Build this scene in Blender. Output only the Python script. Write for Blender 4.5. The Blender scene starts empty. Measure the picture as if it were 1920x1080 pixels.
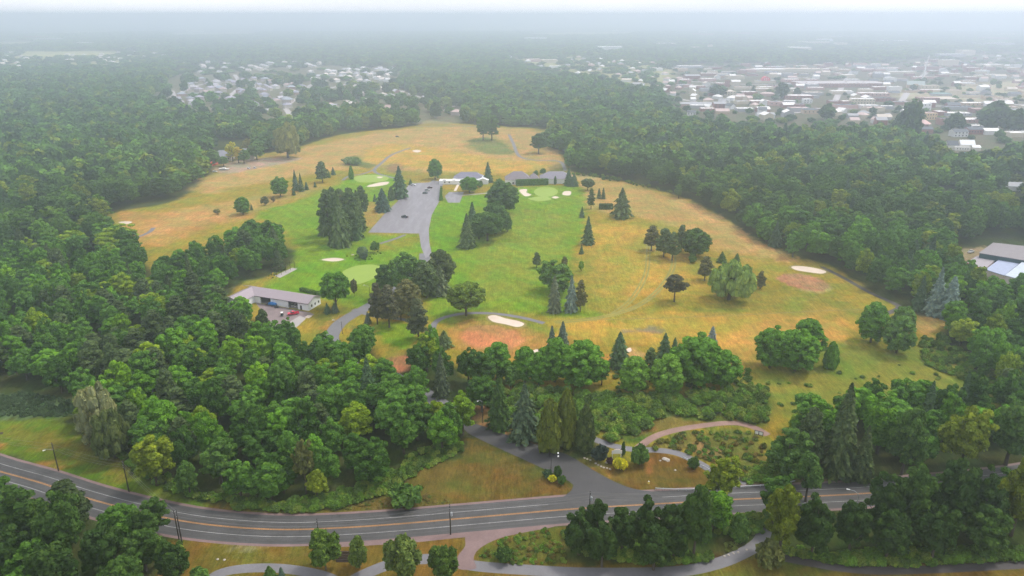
import bpy, bmesh, math, random
import numpy as np
from mathutils import Vector
R = math.radians
rng = np.random.default_rng(7)
random.seed(11)
scene = bpy.context.scene
COL = scene.collection
# ---------------------------------------------------------------- camera
CAM_H = 140.0; FPX = 1380.0; PITCH = math.atan(512.0 / FPX)
SP, CP = math.sin(PITCH), math.cos(PITCH)
cam_d = bpy.data.cameras.new('camera'); cam = bpy.data.objects.new('camera', cam_d); COL.objects.link(cam)
cam.location = (0, 0, CAM_H); cam.rotation_euler = (math.pi / 2 - PITCH, 0, 0)
cam_d.sensor_width = 36; cam_d.lens = 36 * FPX / 1920; cam_d.clip_start = 1; cam_d.clip_end = 60000
scene.camera = cam

def at(px, py, z=0.0):
    """world point on the height z that the photograph shows at pixel (px, py) of 1920 x 1080"""
    a = (px - 960) / FPX; b = (540 - py) / FPX
    dy = CP + b * SP; dz = -SP + b * CP
    t = (z - CAM_H) / dz
    return (a * t, dy * t)

def proj(x, y, z=0.0):
    d = y * CP + (CAM_H - z) * SP
    v = y * SP - (CAM_H - z) * CP
    return 960 + FPX * x / d, 540 - FPX * v / d

def height_to(x, y, py):
    """height of a point above (x, y) that shows at row py"""
    k = (540 - py) / FPX
    # v = k*d -> y*SP-(H-z)CP = k*(y*CP+(H-z)*SP); q=H-z
    q = (y * SP - k * y * CP) / (CP + k * SP)
    return CAM_H - q

def mpp(x, y, z=0.0):
    return (y * CP + (CAM_H - z) * SP) / FPX

# ---------------------------------------------------------------- world, sun
w = bpy.data.worlds.new('World'); scene.world = w; w.use_nodes = True
nt = w.node_tree; nt.nodes.clear()
SUN_EL, SUN_AZ = R(58), R(62)      # from +Y towards +X
sky = nt.nodes.new('ShaderNodeTexSky'); sky.sky_type = 'NISHITA'; sky.sun_disc = False
sky.sun_elevation = SUN_EL; sky.sun_rotation = SUN_AZ; sky.air_density = 1.0; sky.dust_density = 4.0; sky.ozone_density = 1.0
hs = nt.nodes.new('ShaderNodeHueSaturation'); hs.inputs['Saturation'].default_value = 0.45
tc = nt.nodes.new('ShaderNodeTexCoord')
mp = nt.nodes.new('ShaderNodeMapping'); mp.inputs['Scale'].default_value = (1.2, 1.2, 5)
ns = nt.nodes.new('ShaderNodeTexNoise'); ns.inputs['Scale'].default_value = 2.2; ns.inputs['Detail'].default_value = 6
cr = nt.nodes.new('ShaderNodeValToRGB')
cr.color_ramp.elements[0].position = 0.3; cr.color_ramp.elements[0].color = (5.9, 6.05, 6.5, 1)
cr.color_ramp.elements[1].position = 0.75; cr.color_ramp.elements[1].color = (7.6, 7.65, 7.9, 1)
mx = nt.nodes.new('ShaderNodeMix'); mx.data_type = 'RGBA'; mx.inputs[0].default_value = 0.75
bg = nt.nodes.new('ShaderNodeBackground'); bg.inputs['Strength'].default_value = 0.14
wo = nt.nodes.new('ShaderNodeOutputWorld')
L = nt.links.new
L(sky.outputs[0], hs.inputs['Color']); L(tc.outputs['Generated'], mp.inputs[0]); L(mp.outputs[0], ns.inputs['Vector'])
L(ns.outputs['Fac'], cr.inputs[0]); L(hs.outputs[0], mx.inputs[6]); L(cr.outputs[0], mx.inputs[7])
L(mx.outputs[2], bg.inputs['Color']); L(bg.outputs[0], wo.inputs[0])
sd = bpy.data.lights.new('sun', 'SUN'); sd.energy = 2.1; sd.angle = R(11); sd.color = (1.0, 0.95, 0.86)
so = bpy.data.objects.new('sun', sd); COL.objects.link(so)
so.rotation_euler = Vector((math.sin(SUN_AZ) * math.cos(SUN_EL), math.cos(SUN_AZ) * math.cos(SUN_EL), math.sin(SUN_EL))).to_track_quat('Z', 'Y').to_euler()
so.location = (200, 300, 400)
scene.view_settings.view_transform = 'Standard'; scene.view_settings.look = 'None'
scene.view_settings.exposure = 0.60; scene.view_settings.gamma = 1.0
scene.render.engine = 'CYCLES'
cy = scene.cycles
cy.use_denoising = True; cy.denoising_prefilter = 'NONE'; cy.denoising_input_passes = 'RGB_ALBEDO_NORMAL'; cy.max_bounces = 7; cy.diffuse_bounces = 3; cy.glossy_bounces = 2; cy.transmission_bounces = 2
cy.volume_bounces = 2; cy.transparent_max_bounces = 6; cy.use_fast_gi = False; cy.caustics_reflective = False; cy.caustics_refractive = False
cy.sample_clamp_indirect = 6
scene.render.film_transparent = False

# ---------------------------------------------------------------- tagging
def tag(o, label=None, cat=None, group=None, kind=None):
    if label: o['label'] = label
    if cat: o['category'] = cat
    if group: o['group'] = group
    if kind: o['kind'] = kind
    return o

def thing(name, label, cat, loc=(0, 0, 0), rz=0.0, group=None):
    o = bpy.data.objects.new(name, None); COL.objects.link(o)
    o.empty_display_size = 0.5
    o.location = loc; o.rotation_euler = (0, 0, rz)
    return tag(o, label, cat, group)

def link(name, me, parent=None, loc=None, rz=None, color=None):
    o = bpy.data.objects.new(name, me); COL.objects.link(o)
    if parent is not None: o.parent = parent
    if loc is not None: o.location = loc
    if rz is not None: o.rotation_euler = (0, 0, rz)
    if color is not None: o.color = (*color, 1)
    return o

# ---------------------------------------------------------------- mesh builder
class MB:
    def __init__(self): self.v = []; self.f = []; self.m = []
    def add(self, vs, fs, mi=0):
        b = len(self.v); self.v += [tuple(p) for p in vs]; self.f += [tuple(b + i for i in f) for f in fs]; self.m += [mi] * len(fs)
    def box(self, x0, y0, z0, x1, y1, z1, mi=0):
        self.add([(x0, y0, z0), (x1, y0, z0), (x1, y1, z0), (x0, y1, z0), (x0, y0, z1), (x1, y0, z1), (x1, y1, z1), (x0, y1, z1)],
                 [(0, 3, 2, 1), (4, 5, 6, 7), (0, 1, 5, 4), (1, 2, 6, 5), (2, 3, 7, 6), (3, 0, 4, 7)], mi)
    def tube(self, pts, rad, n=8, mi=0):
        rad = rad if isinstance(rad, (list, tuple)) else [rad] * len(pts)
        vs = []; fs = []
        for i, p in enumerate(pts):
            p = Vector(p); a = Vector(pts[max(i - 1, 0)]); b = Vector(pts[min(i + 1, len(pts) - 1)])
            d = (b - a).normalized() if (b - a).length > 1e-6 else Vector((0, 0, 1))
            u = d.cross(Vector((0, 1, 0)) if abs(d.y) < .9 else Vector((1, 0, 0))).normalized(); q = d.cross(u)
            for k in range(n):
                t = 2 * math.pi * k / n; vs.append(p + (u * math.cos(t) + q * math.sin(t)) * rad[i])
        for i in range(len(pts) - 1):
            for k in range(n):
                k2 = (k + 1) % n; fs.append((i * n + k, i * n + k2, (i + 1) * n + k2, (i + 1) * n + k))
        fs.append(tuple(range(n))[::-1]); fs.append(tuple((len(pts) - 1) * n + k for k in range(n)))
        self.add(vs, fs, mi)
    def prism(self, poly, z0, z1, mi=0):
        n = len(poly)
        self.add([(x, y, z0) for x, y in poly] + [(x, y, z1) for x, y in poly],
                 [tuple(range(n))[::-1], tuple(range(n, 2 * n))] + [(k, (k + 1) % n, n + (k + 1) % n, n + k) for k in range(n)], mi)
    def profile(self, prof, y0, y1, mi=0):
        """prof: (x, z) outline, extruded from y0 to y1"""
        n = len(prof)
        self.add([(x, y0, z) for x, z in prof] + [(x, y1, z) for x, z in prof],
                 [tuple(range(n)), tuple(range(n, 2 * n))[::-1]] + [((k + 1) % n, k, n + k, n + (k + 1) % n) for k in range(n)], mi)
    def mesh(self, name, *mats):
        me = bpy.data.meshes.new(name); me.from_pydata(self.v, [], self.f)
        for m in mats: me.materials.append(m)
        if len(mats) > 1:
            me.polygons.foreach_set('material_index', self.m)
        me.update(); return me

# ---------------------------------------------------------------- materials
def new_mat(name):
    m = bpy.data.materials.new(name); m.use_nodes = True; m.node_tree.nodes.clear(); return m, m.node_tree

def N(nt, t, **kw):
    n = nt.nodes.new(t)
    for k, v in kw.items():
        if k in n.inputs: n.inputs[k].default_value = v
        else: setattr(n, k, v)
    return n

MATS = {}
def flat_mat(name, col, rough=0.8, vary=0.18, scale=0.8, spec=0.3, stretch=(1, 1, 1), obj_color=False, metal=0.0, dirt=0.0):
    """a painted / mineral surface with procedural mottling and streaks"""
    if name in MATS: return MATS[name]
    m, nt = new_mat(name); L = nt.links.new
    tc = N(nt, 'ShaderNodeTexCoord'); mp = N(nt, 'ShaderNodeMapping'); mp.inputs['Scale'].default_value = stretch
    n1 = N(nt, 'ShaderNodeTexNoise', Scale=scale, Detail=6.0, Roughness=0.65)
    L(tc.outputs['Object'], mp.inputs[0]); L(mp.outputs[0], n1.inputs['Vector'])
    mr = N(nt, 'ShaderNodeMapRange'); mr.inputs[1].default_value = 0.25; mr.inputs[2].default_value = 0.75
    mr.inputs[3].default_value = 1 - vary - dirt; mr.inputs[4].default_value = 1 + vary
    L(n1.outputs['Fac'], mr.inputs[0])
    vm = N(nt, 'ShaderNodeVectorMath', operation='SCALE')
    if obj_color:
        oi = N(nt, 'ShaderNodeObjectInfo'); L(oi.outputs['Color'], vm.inputs[0])
    else:
        vm.inputs[0].default_value = col
    L(mr.outputs[0], vm.inputs['Scale'])
    b = N(nt, 'ShaderNodeBsdfPrincipled'); b.inputs['Roughness'].default_value = rough; b.inputs['Metallic'].default_value = metal
    b.inputs['Specular IOR Level'].default_value = spec
    L(vm.outputs[0], b.inputs['Base Color'])
    o = N(nt, 'ShaderNodeOutputMaterial'); L(b.outputs[0], o.inputs[0])
    MATS[name] = m; return m

def leaf_mat(name, trans=0.2, inst=False):
    m, nt = new_mat(name); L = nt.links.new
    va = N(nt, 'ShaderNodeAttribute', attribute_name='var')
    if inst:
        at_ = N(nt, 'ShaderNodeAttribute', attribute_name='tint'); at_.attribute_type = 'INSTANCER'; src = at_.outputs['Color']
    else:
        oi = N(nt, 'ShaderNodeObjectInfo'); src = oi.outputs['Color']
    # leaf to leaf variation: value and a swing to yellow
    mr = N(nt, 'ShaderNodeMapRange'); mr.inputs[3].default_value = 0.6; mr.inputs[4].default_value = 1.6
    L(va.outputs['Fac'], mr.inputs[0])
    vm = N(nt, 'ShaderNodeVectorMath', operation='SCALE'); L(src, vm.inputs[0]); L(mr.outputs[0], vm.inputs['Scale'])
    mrr = N(nt, 'ShaderNodeMapRange'); mrr.inputs[1].default_value = 0.45; mrr.inputs[2].default_value = 1.0; mrr.inputs[3].default_value = 0.0; mrr.inputs[4].default_value = 1.0
    L(va.outputs['Fac'], mrr.inputs[0])
    ym = N(nt, 'ShaderNodeVectorMath', operation='MULTIPLY'); L(vm.outputs[0], ym.inputs[0]); ym.inputs[1].default_value = (1.35, 1.08, 0.75)
    mx = N(nt, 'ShaderNodeMix', data_type='RGBA'); L(mrr.outputs[0], mx.inputs[0]); L(vm.outputs[0], mx.inputs[6]); L(ym.outputs[0], mx.inputs[7])
    d = N(nt, 'ShaderNodeBsdfDiffuse'); t = N(nt, 'ShaderNodeBsdfTranslucent'); L(mx.outputs[2], d.inputs[0])
    tm = N(nt, 'ShaderNodeVectorMath', operation='MULTIPLY'); L(mx.outputs[2], tm.inputs[0]); tm.inputs[1].default_value = (1.25, 1.15, 0.5); L(tm.outputs[0], t.inputs[0])
    ms = N(nt, 'ShaderNodeMixShader'); ms.inputs[0].default_value = trans; L(d.outputs[0], ms.inputs[1]); L(t.outputs[0], ms.inputs[2])
    o = N(nt, 'ShaderNodeOutputMaterial'); L(ms.outputs[0], o.inputs[0])
    return m
LEAF = leaf_mat('foliage'); LEAF_I = leaf_mat('foliage_mass', inst=True); NEEDLE = leaf_mat('needles', trans=0.12)
BARK = flat_mat('bark', (0.085, 0.068, 0.052), 0.9, 0.35, 3, stretch=(4, 4, 0.6))
# ---------------------------------------------------------------- ground sheet, coloured by what grows on it
def P(*pts):
    """pixels (x, y) or (x, y, z) -> world polygon"""
    return np.array([at(*p) for p in pts])

def smooth_poly(W, n=4, closed=True):
    """Catmull-Rom through the points"""
    W = np.asarray(W, float); m = len(W); out = []
    for i in range(m if closed else m - 1):
        if closed: p0, p1, p2, p3 = W[(i - 1) % m], W[i], W[(i + 1) % m], W[(i + 2) % m]
        else: p0, p1, p2, p3 = W[max(i - 1, 0)], W[i], W[i + 1], W[min(i + 2, m - 1)]
        for k in range(n):
            t = k / n
            out.append(0.5 * ((2 * p1) + (-p0 + p2) * t + (2 * p0 - 5 * p1 + 4 * p2 - p3) * t * t + (-p0 + 3 * p1 - 3 * p2 + p3) * t ** 3))
    if not closed: out.append(W[-1])
    return np.array(out)

def sdist(X, Y, poly):
    """signed distance, positive inside"""
    x0, y0 = poly[:, 0], poly[:, 1]; x1, y1 = np.roll(x0, -1), np.roll(y0, -1)
    best = np.full(X.shape, 1e18); ins = np.zeros(X.shape, bool)
    for a, b, c, d in zip(x0, y0, x1, y1):
        ex, ey = c - a, d - b; l2 = ex * ex + ey * ey + 1e-9
        t = np.clip(((X - a) * ex + (Y - b) * ey) / l2, 0, 1)
        best = np.minimum(best, (X - a - t * ex) ** 2 + (Y - b - t * ey) ** 2)
        if b != d:
            c_ = ((b > Y) != (d > Y)) & (X < (c - a) * (Y - b) / (d - b) + a)
            ins ^= c_
    s = np.sqrt(best); return np.where(ins, s, -s)

def inside(X, Y, poly, grow=0.0):
    lo = poly.min(0) - abs(grow) - 1; hi = poly.max(0) + abs(grow) + 1
    r = np.zeros(X.shape, bool); k = (X > lo[0]) & (X < hi[0]) & (Y > lo[1]) & (Y < hi[1])
    if k.any(): r[k] = sdist(X[k], Y[k], poly) > -grow
    return r

def wob(X, Y, s, seed=0):
    """smooth pseudo-noise in about -1..1, feature size s"""
    o = np.zeros_like(X)
    r = np.random.default_rng(seed)
    for k in range(7):
        a = r.uniform(0, 2 * math.pi); f = 2 * math.pi / (s * r.uniform(.5, 1.6)); ph = r.uniform(0, 6.28)
        o += np.sin((X * math.cos(a) + Y * math.sin(a)) * f + ph + 1.7 * np.sin((Y * math.cos(a) - X * math.sin(a)) * f * .6 + ph * 2))
    return o / 4.2

def axis(lo, hi, step, far_lo, far_hi, g=1.14):
    c = list(np.arange(lo, hi, step))
    s = step; a = []; x = lo
    while x > far_lo: s *= g; x -= s; a.append(x)
    s = step; b = []; x = c[-1]
    while x < far_hi: s *= g; x += s; b.append(x)
    return np.array(a[::-1] + c + b)

XS = axis(-430, 420, 1.9, -22000, 22000)
ys = [95.0]
while ys[-1] < 1150: ys.append(ys[-1] + max(1.5, ys[-1] * 0.0052))
while ys[-1] < 32000: ys.append(ys[-1] * 1.035)
YS = np.array([-3000, -1200, -500, -200, -60, 0, 40, 70, 85.] + ys)
GX, GY = np.meshgrid(XS, YS)
C_FLOOR = (0.050, 0.062, 0.024)
ZONES = []
def zone(col, soft, poly, strength=1.0, wobble=3.0, ws=14, smooth=True):
    poly = smooth_poly(poly, 3) if smooth else poly
    ZONES.append((np.array(col), soft, poly, strength, wobble, ws))
    return poly
STRAW = (0.42, 0.264, 0.056); STRAW2 = (0.38, 0.245, 0.105); OLIVE = (0.255, 0.200, 0.034); FAIR = (0.150, 0.235, 0.020); BRIGHT = (0.125, 0.235, 0.012)
MEADOW = (0.190, 0.165, 0.040); LAWN = (0.098, 0.140, 0.017); BROWN = (0.125, 0.076, 0.021); SCRUB = (0.07, 0.115, 0.026); PINKSOIL = (0.42, 0.245, 0.12)
COURSE = P((205, 402), (330, 376), (395, 326), (415, 300), (470, 292), (560, 276), (640, 252), (780, 236), (800, 226), (890, 234), (1025, 243), (1020, 270),
           (1050, 290), (1065, 318), (1110, 330), (1200, 346), (1290, 374), (1340, 400), (1390, 432), (1420, 462), (1490, 482), (1560, 500), (1640, 552), (1720, 592),
           (1782, 597), (1765, 640), (1800, 685), (1880, 735, 6), (1760, 765), (1640, 772), (1560, 770), (1490, 800), (1450, 860), (1425, 905), (1240, 925), (1110, 880),
           (1130, 850), (1100, 800), (1095, 742), (1000, 738), (900, 722), (830, 668), (765, 655), (745, 692), (715, 690), (700, 655), (640, 668), (600, 672),
           (545, 652), (515, 640), (490, 606), (440, 592), (425, 568), (452, 532), (520, 514), (552, 488), (558, 468), (548, 452, 6), (505, 412, 14), (440, 418, 14),
           (380, 445, 14), (330, 460, 14), (290, 474, 14), (250, 446, 10), (232, 424, 10))
zone(OLIVE, 5, COURSE, 1, 2, 12)
# dry hills at the far end, dry rough
zone(STRAW2, 16, P((390, 330), (560, 280), (780, 240), (1020, 246), (1050, 292), (1064, 322), (960, 318), (900, 322), (780, 322), (700, 312), (640, 318), (560, 330), (470, 345), (380, 362)), .9, 8, 30)
zone(STRAW, 14, P((700, 275), (760, 270), (860, 285), (940, 300), (1000, 302), (1040, 312), (920, 330), (830, 318), (740, 312), (680, 300)), .8, 8, 20)
zone(STRAW2, 14, P((330, 395), (450, 375), (560, 350), (600, 352), (500, 390), (440, 405), (330, 432), (260, 445)), .65, 6, 20)
zone((0.45, 0.22, 0.10), 8, P((220, 405), (250, 398), (420, 398), (480, 408), (400, 425), (300, 462), (255, 450)), .5, 5, 14)
zone(STRAW2, 14, P((1090, 340), (1200, 350), (1330, 402), (1420, 470), (1380, 480), (1250, 420), (1150, 400), (1090, 385)), .75, 6, 25)
zone((0.47, 0.29, 0.13), 5, P((1270, 370), (1340, 400), (1420, 450), (1490, 482), (1470, 492), (1410, 470), (1330, 420), (1260, 385)), .7, 4, 12)
zone(STRAW, 16, P((1095, 430), (1200, 420), (1300, 500), (1290, 540), (1200, 560), (1120, 560), (1100, 500)), .8, 7, 22)
zone(STRAW, 10, P((1050, 600), (1200, 590), (1380, 585), (1560, 580), (1600, 600), (1560, 640), (1410, 660), (1280, 650), (1100, 640), (1040, 625)), .8, 5, 18)
zone((0.46, 0.25, 0.08), 9, P((1360, 640), (1420, 600), (1540, 590), (1600, 620), (1560, 660), (1500, 650), (1400, 690), (1370, 680)), .55, 5, 14)
zone((0.43, 0.19, 0.06), 7, P((850, 640), (880, 660), (960, 672), (1080, 690), (1200, 690), (1100, 650), (1010, 615), (960, 610)), .45, 5, 14)
zone(PINKSOIL, 4, P((1730, 595), (1775, 598), (1760, 620), (1730, 625), (1715, 610)), .6, 2, 8)
# fairways and lawns
zone(FAIR, 9, P((480, 402), (560, 376), (640, 342), (690, 326), (745, 330), (762, 345), (742, 378), (690, 436), (786, 440), (800, 482), (790, 520), (740, 560), (690, 580), (640, 572), (606, 560), (500, 545), (510, 522), (556, 490), (556, 462), (520, 420)), 1, 3, 14)
zone(BRIGHT, 6, P((640, 342), (700, 328), (742, 332), (752, 350), (700, 352), (660, 352)), .6, 2, 9)
zone(FAIR, 9, P((832, 372), (900, 364), (960, 352), (1085, 350), (1095, 380), (1092, 440), (1066, 500), (1078, 560), (1128, 592), (1000, 590), (900, 584), (820, 602), (800, 560), (812, 480), (803, 430), (806, 400)), 1, 3, 14)
zone(BRIGHT, 5, P((828, 378), (900, 366), (880, 400), (862, 440), (850, 480), (812, 480), (804, 440), (808, 405)), .8, 2, 9)
zone(BRIGHT, 5, P((556, 470), (620, 470), (690, 470), (690, 500), (600, 545), (540, 545), (520, 535), (556, 500)), .6, 2, 9)
zone((0.19, 0.225, 0.035), 9, P((940, 400), (1050, 400), (1060, 470), (1000, 540), (940, 560), (880, 560), (900, 470)), .7, 4, 22)
zone(OLIVE, 7, P((700, 460), (786, 442), (786, 455), (740, 468), (700, 470)), .6, 2, 8)
zone((0.36, 0.2, 0.08), 5, P((690, 378), (722, 395), (700, 425), (680, 420)), .7, 2, 8)
zone((0.15, 0.21, 0.035), 6, P((828, 590), (905, 575), (1000, 600), (1060, 625), (1000, 622), (900, 606), (840, 612)), .7, 2, 9)
zone((0.20, 0.21, 0.04), 12, P((1100, 470), (1240, 440), (1190, 520), (1180, 580), (1250, 590), (1120, 596), (1090, 540)), .5, 6, 20)
zone((0.17, 0.18, 0.035), 10, P((1350, 560), (1500, 540), (1560, 560), (1660, 590), (1600, 600), (1400, 590), (1300, 600)), .55, 5, 16)
zone((0.15, 0.185, 0.035), 9, P((1560, 640), (1650, 655), (1750, 640), (1800, 690), (1880, 735), (1760, 765), (1560, 768), (1480, 790), (1400, 700), (1440, 700)), .85, 6, 16)
zone((0.24, 0.20, 0.04), 10, P((1400, 700), (1500, 710), (1640, 700), (1760, 720), (1700, 745), (1560, 750), (1420, 735)), .5, 5, 16)
zone(BRIGHT, 3, P((706, 604), (760, 606), (785, 618), (775, 642), (765, 655), (738, 650), (716, 636)), .85, 2, 8)
zone((0.15, 0.16, 0.03), 5, P((600, 590), (650, 575), (660, 590), (625, 620), (600, 640), (590, 610)), .8, 2, 8)
zone((0.30, 0.15, 0.05), 4, P((620, 598), (655, 588), (640, 600), (608, 632), (600, 640), (600, 615)), .6, 2, 6)
# the disused green with salmon soil, mud, bare spots
zone((0.37, 0.20, 0.07), 4, P((850, 640), (845, 618), (880, 600), (960, 605), (1010, 625), (1020, 650), (960, 668), (890, 662)), .7, 2, 8)
zone((0.46, 0.195, 0.105), 1.4, P((868, 638), (866, 622), (890, 611), (930, 611), (965, 620), (982, 636), (970, 650), (930, 657), (890, 652)), .85, 1, 7)
zone((0.36, 0.165, 0.125), 1.6, P((1455, 520), (1480, 513), (1520, 517), (1550, 530), (1556, 541), (1535, 547), (1500, 541), (1470, 531)), .8, 1, 7)
zone((0.44, 0.32, 0.17), 1.0, P((1486, 541), (1520, 548), (1545, 549), (1560, 541), (1554, 537), (1545, 545), (1520, 544)), .5, .6, 6)
zone((0.23, 0.165, 0.13), 2.5, P((1200, 617), (1220, 611), (1245, 620), (1235, 626), (1205, 622), (1165, 622), (1165, 619)), .9, 2, 5)
zone((0.52, 0.30, 0.15), 3, P((1176, 650), (1195, 658), (1210, 668), (1190, 672), (1175, 664)), .7, 1.5, 6)
zone((0.10, 0.15, 0.05), 12, P((880, 262), (925, 258), (965, 280), (955, 290), (900, 285)), .8, 6, 15)
zone((0.09, 0.14, 0.05), 7, P((645, 296), (672, 292), (680, 302), (705, 310), (690, 316), (655, 306)), .8, 4, 10)
zone((0.09, 0.12, 0.04), 7, P((1030, 312), (1065, 306), (1062, 322), (1035, 326)), .7, 4, 10)
zone((0.20, 0.12, 0.11), 7, P((725, 310), (750, 306), (752, 324), (730, 322)), .7, 4, 10)
zone((0.33, 0.24, 0.25), 7, P((400, 318), (450, 300), (560, 296), (545, 304), (480, 316), (430, 325)), .75, 4, 10)
zone((0.45, 0.31, 0.17), 5, P((1040, 325), (1110, 330), (1130, 336), (1080, 338)), .8, 3, 9)
# shrubby slope under the maples, trail field
zone(SCRUB, 8, P((1095, 735), (1200, 745), (1330, 735), (1440, 730), (1440, 790), (1400, 800), (1260, 800), (1200, 830), (1120, 810), (1090, 780)), .9, 6, 14)
zone((0.22, 0.125, 0.045), 4, P((1200, 790), (1250, 780), (1310, 792), (1390, 792), (1300, 800), (1220, 812), (1190, 815)), .8, 3, 8)
zone((0.13, 0.125, 0.035), 5, P((1210, 845), (1240, 820), (1310, 808), (1400, 805), (1430, 830), (1440, 880), (1400, 900), (1330, 870), (1270, 840)), .9, 4, 9)
zone((0.28, 0.16, 0.09), 3, P((1290, 830), (1340, 835), (1360, 850), (1330, 855), (1295, 845)), .6, 3, 7)
zone(BROWN, 4, P((1080, 868), (1110, 862), (1180, 872), (1230, 845), (1290, 862), (1330, 890), (1370, 912), (1240, 926), (1190, 920), (1130, 890)), .95, 2, 8)
zone((0.12, 0.10, 0.026), 5, P((1180, 880), (1250, 870), (1290, 890), (1240, 912), (1170, 898)), .7, 3, 8)
zone((0.29, 0.13, 0.05), 2, P((1208, 858), (1220, 858), (1222, 886), (1212, 884)), .7, 1.5, 5)
zone((0.30, 0.13, 0.05), 1.5, P((1104, 880), (1112, 878), (1110, 886), (1106, 888)), .8, 1, 4)
zone((0.26, 0.12, 0.05), 1.5, P((1137, 892), (1147, 891), (1147, 896), (1140, 897)), .8, 1, 4)
zone((0.30, 0.15, 0.075), 5, P((890, 752), (915, 745), (925, 790), (960, 815), (1010, 835), (1060, 850), (1000, 832), (905, 800), (890, 790)), .8, 3, 6)
zone((0.32, 0.14, 0.085), 5, P((715, 690), (735, 668), (765, 668), (775, 688), (745, 700)), .9, 3, 6)
zone((0.13, 0.15, 0.05), 4, P((1000, 835), (1110, 862), (1150, 850), (1130, 880), (1060, 856)), .5, 2, 6)
# front lawn triangle, verges
FRONT = P((885, 822), (1000, 870), (1066, 902), (1074, 915), (1060, 930), (960, 943), (845, 955), (740, 966), (600, 975), (480, 968), (340, 950), (420, 945), (520, 962), (610, 955), (700, 935), (740, 900), (790, 880), (850, 862), (872, 840))
zone((0.105, 0.088, 0.024), 3, FRONT, 1, 3, 8)
zone(BROWN, 4, P((860, 870), (930, 875), (1060, 912), (1050, 928), (940, 940), (850, 948), (820, 930), (900, 905)), .7, 4, 9)
zone((0.17, 0.10, 0.03), 3, P((340, 951), (480, 969), (600, 976), (740, 966), (720, 960), (600, 966), (480, 958)), .8, 2, 8)
LEFTLAWN = P((-200, 760), (0, 784), (120, 786), (150, 812), (165, 845), (235, 862), (262, 898), (330, 928), (400, 952), (334, 952), (262, 938), (120, 892), (0, 853), (-200, 800))
zone(LAWN, 4, LEFTLAWN, 1, 3, 10)
zone((0.19, 0.125, 0.032), 6, P((0, 806), (60, 800), (150, 830), (230, 870), (240, 900), (180, 885), (100, 850), (40, 830)), .55, 5, 9)
zone((0.30, 0.125, 0.045), 3, P((70, 872), (100, 862), (118, 876), (106, 886), (80, 880)), .8, 2, 6)
zone((0.33, 0.13, 0.05), 2, P((-10, 832), (6, 834), (6, 842), (-10, 842)), .8, 1, 5)
zone((0.085, 0.135, 0.07), 4, P((-200, 720), (0, 742), (60, 738), (130, 752), (125, 778), (60, 784), (0, 784), (-200, 750)), .9, 3, 8)
BOTTOM = P((320, 1010), (480, 1013), (640, 1016), (760, 1008), (880, 998), (1040, 990), (1060, 1000), (1050, 1050), (1150, 1056), (1330, 1050), (1400, 1020), (1440, 1010), (1450, 1050), (1560, 1066), (1920, 1056), (1990, 1056), (1990, 1200), (250, 1200), (320, 1060))
zone((0.150, 0.100, 0.024), 3, BOTTOM, 1, 3, 8)
zone((0.10, 0.115, 0.026), 5, P((890, 1050), (930, 1015), (1040, 990), (1060, 1055), (960, 1062), (900, 1060)), .8, 4, 8)
zone((0.12, 0.12, 0.028), 5, P((1200, 1075), (1360, 1062), (1480, 1055), (1500, 1100), (1200, 1120)), .8, 4, 8)
zone((0.12, 0.12, 0.028), 6, P((420, 1040), (560, 1030), (640, 1050), (520, 1060), (440, 1060)), .5, 4, 8)
zone((0.28, 0.2, 0.14), 2, P((432, 1016), (500, 1019), (485, 1030), (440, 1028)), .6, 2, 5)
zone((0.085, 0.028, 0.022), 1.5, P((1340, 1012), (1370, 1005), (1395, 1012), (1385, 1035), (1345, 1048), (1325, 1045)), .95, 1, 5)
zone((0.075, 0.10, 0.026), 5, P((1340, 955), (1430, 950), (1440, 1005), (1380, 1005), (1345, 1000)), .9, 3, 7)
zone((0.05, 0.075, 0.02), 5, P((1230, 1020), (1350, 1040), (1600, 1068), (1920, 1050), (1920, 1000), (1500, 1000), (1250, 990)), .6, 3, 7)
zone((0.14, 0.10, 0.03), 2, P((1240, 926), (1400, 914), (1560, 908), (1640, 905), (1560, 900), (1400, 905)), .8, 2, 7)
# yard right of the wood, town soils, distant fields
zone((0.30, 0.22, 0.15), 4, P((1765, 478), (1800, 468), (1870, 462), (1990, 470), (1990, 560), (1900, 560), (1820, 510), (1780, 500)), .9, 3, 9)
TOWN = P((1230, 138), (1270, 120), (1400, 118), (1560, 118), (1700, 112), (1800, 100), (1990, 96), (1990, 272, 14), (1925, 270, 14), (1850, 292, 14), (1775, 288, 14), (1745, 256, 14), (1690, 242, 14), (1560, 242, 14), (1440, 240, 14), (1290, 224, 14), (1245, 190, 14))
zone((0.17, 0.155, 0.13), 25, TOWN, .8, 18, 60)
zone((0.42, 0.36, 0.29), 12, P((1670, 168), (1760, 172), (1800, 160), (1990, 150), (1990, 182), (1860, 190), (1700, 186)), .9, 8, 40)
SUB = P((270, 205), (300, 160), (330, 140), (520, 128), (620, 122), (745, 124), (770, 150), (745, 168), (760, 175), (880, 205), (870, 228), (770, 232), (640, 198, 14), (560, 214, 14), (530, 224, 14), (470, 222, 14), (400, 214, 14), (330, 208, 14))
zone((0.25, 0.22, 0.19), 25, SUB, .5, 15, 50)
FAR_FIELDS = [P((0, 78), (60, 76), (65, 84), (0, 88)), P((60, 60), (230, 57), (220, 62), (40, 66)), P((350, 52), (390, 51), (385, 54), (345, 55)), P((330, 62), (480, 60), (470, 66), (320, 68)),
              P((1300, 40), (1370, 40), (1360, 44), (1290, 45)), P((1540, 68), (1620, 68), (1620, 72), (1540, 73)), P((880, 50), (1010, 49), (1000, 55), (870, 57)),
              P((600, 44), (800, 43), (790, 48), (590, 49)), P((1000, 62), (1180, 60), (1170, 66), (1010, 68)), P((1500, 52), (1720, 51), (1730, 57), (1490, 58)), P((60, 98), (200, 96), (220, 104), (40, 108))]
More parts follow.
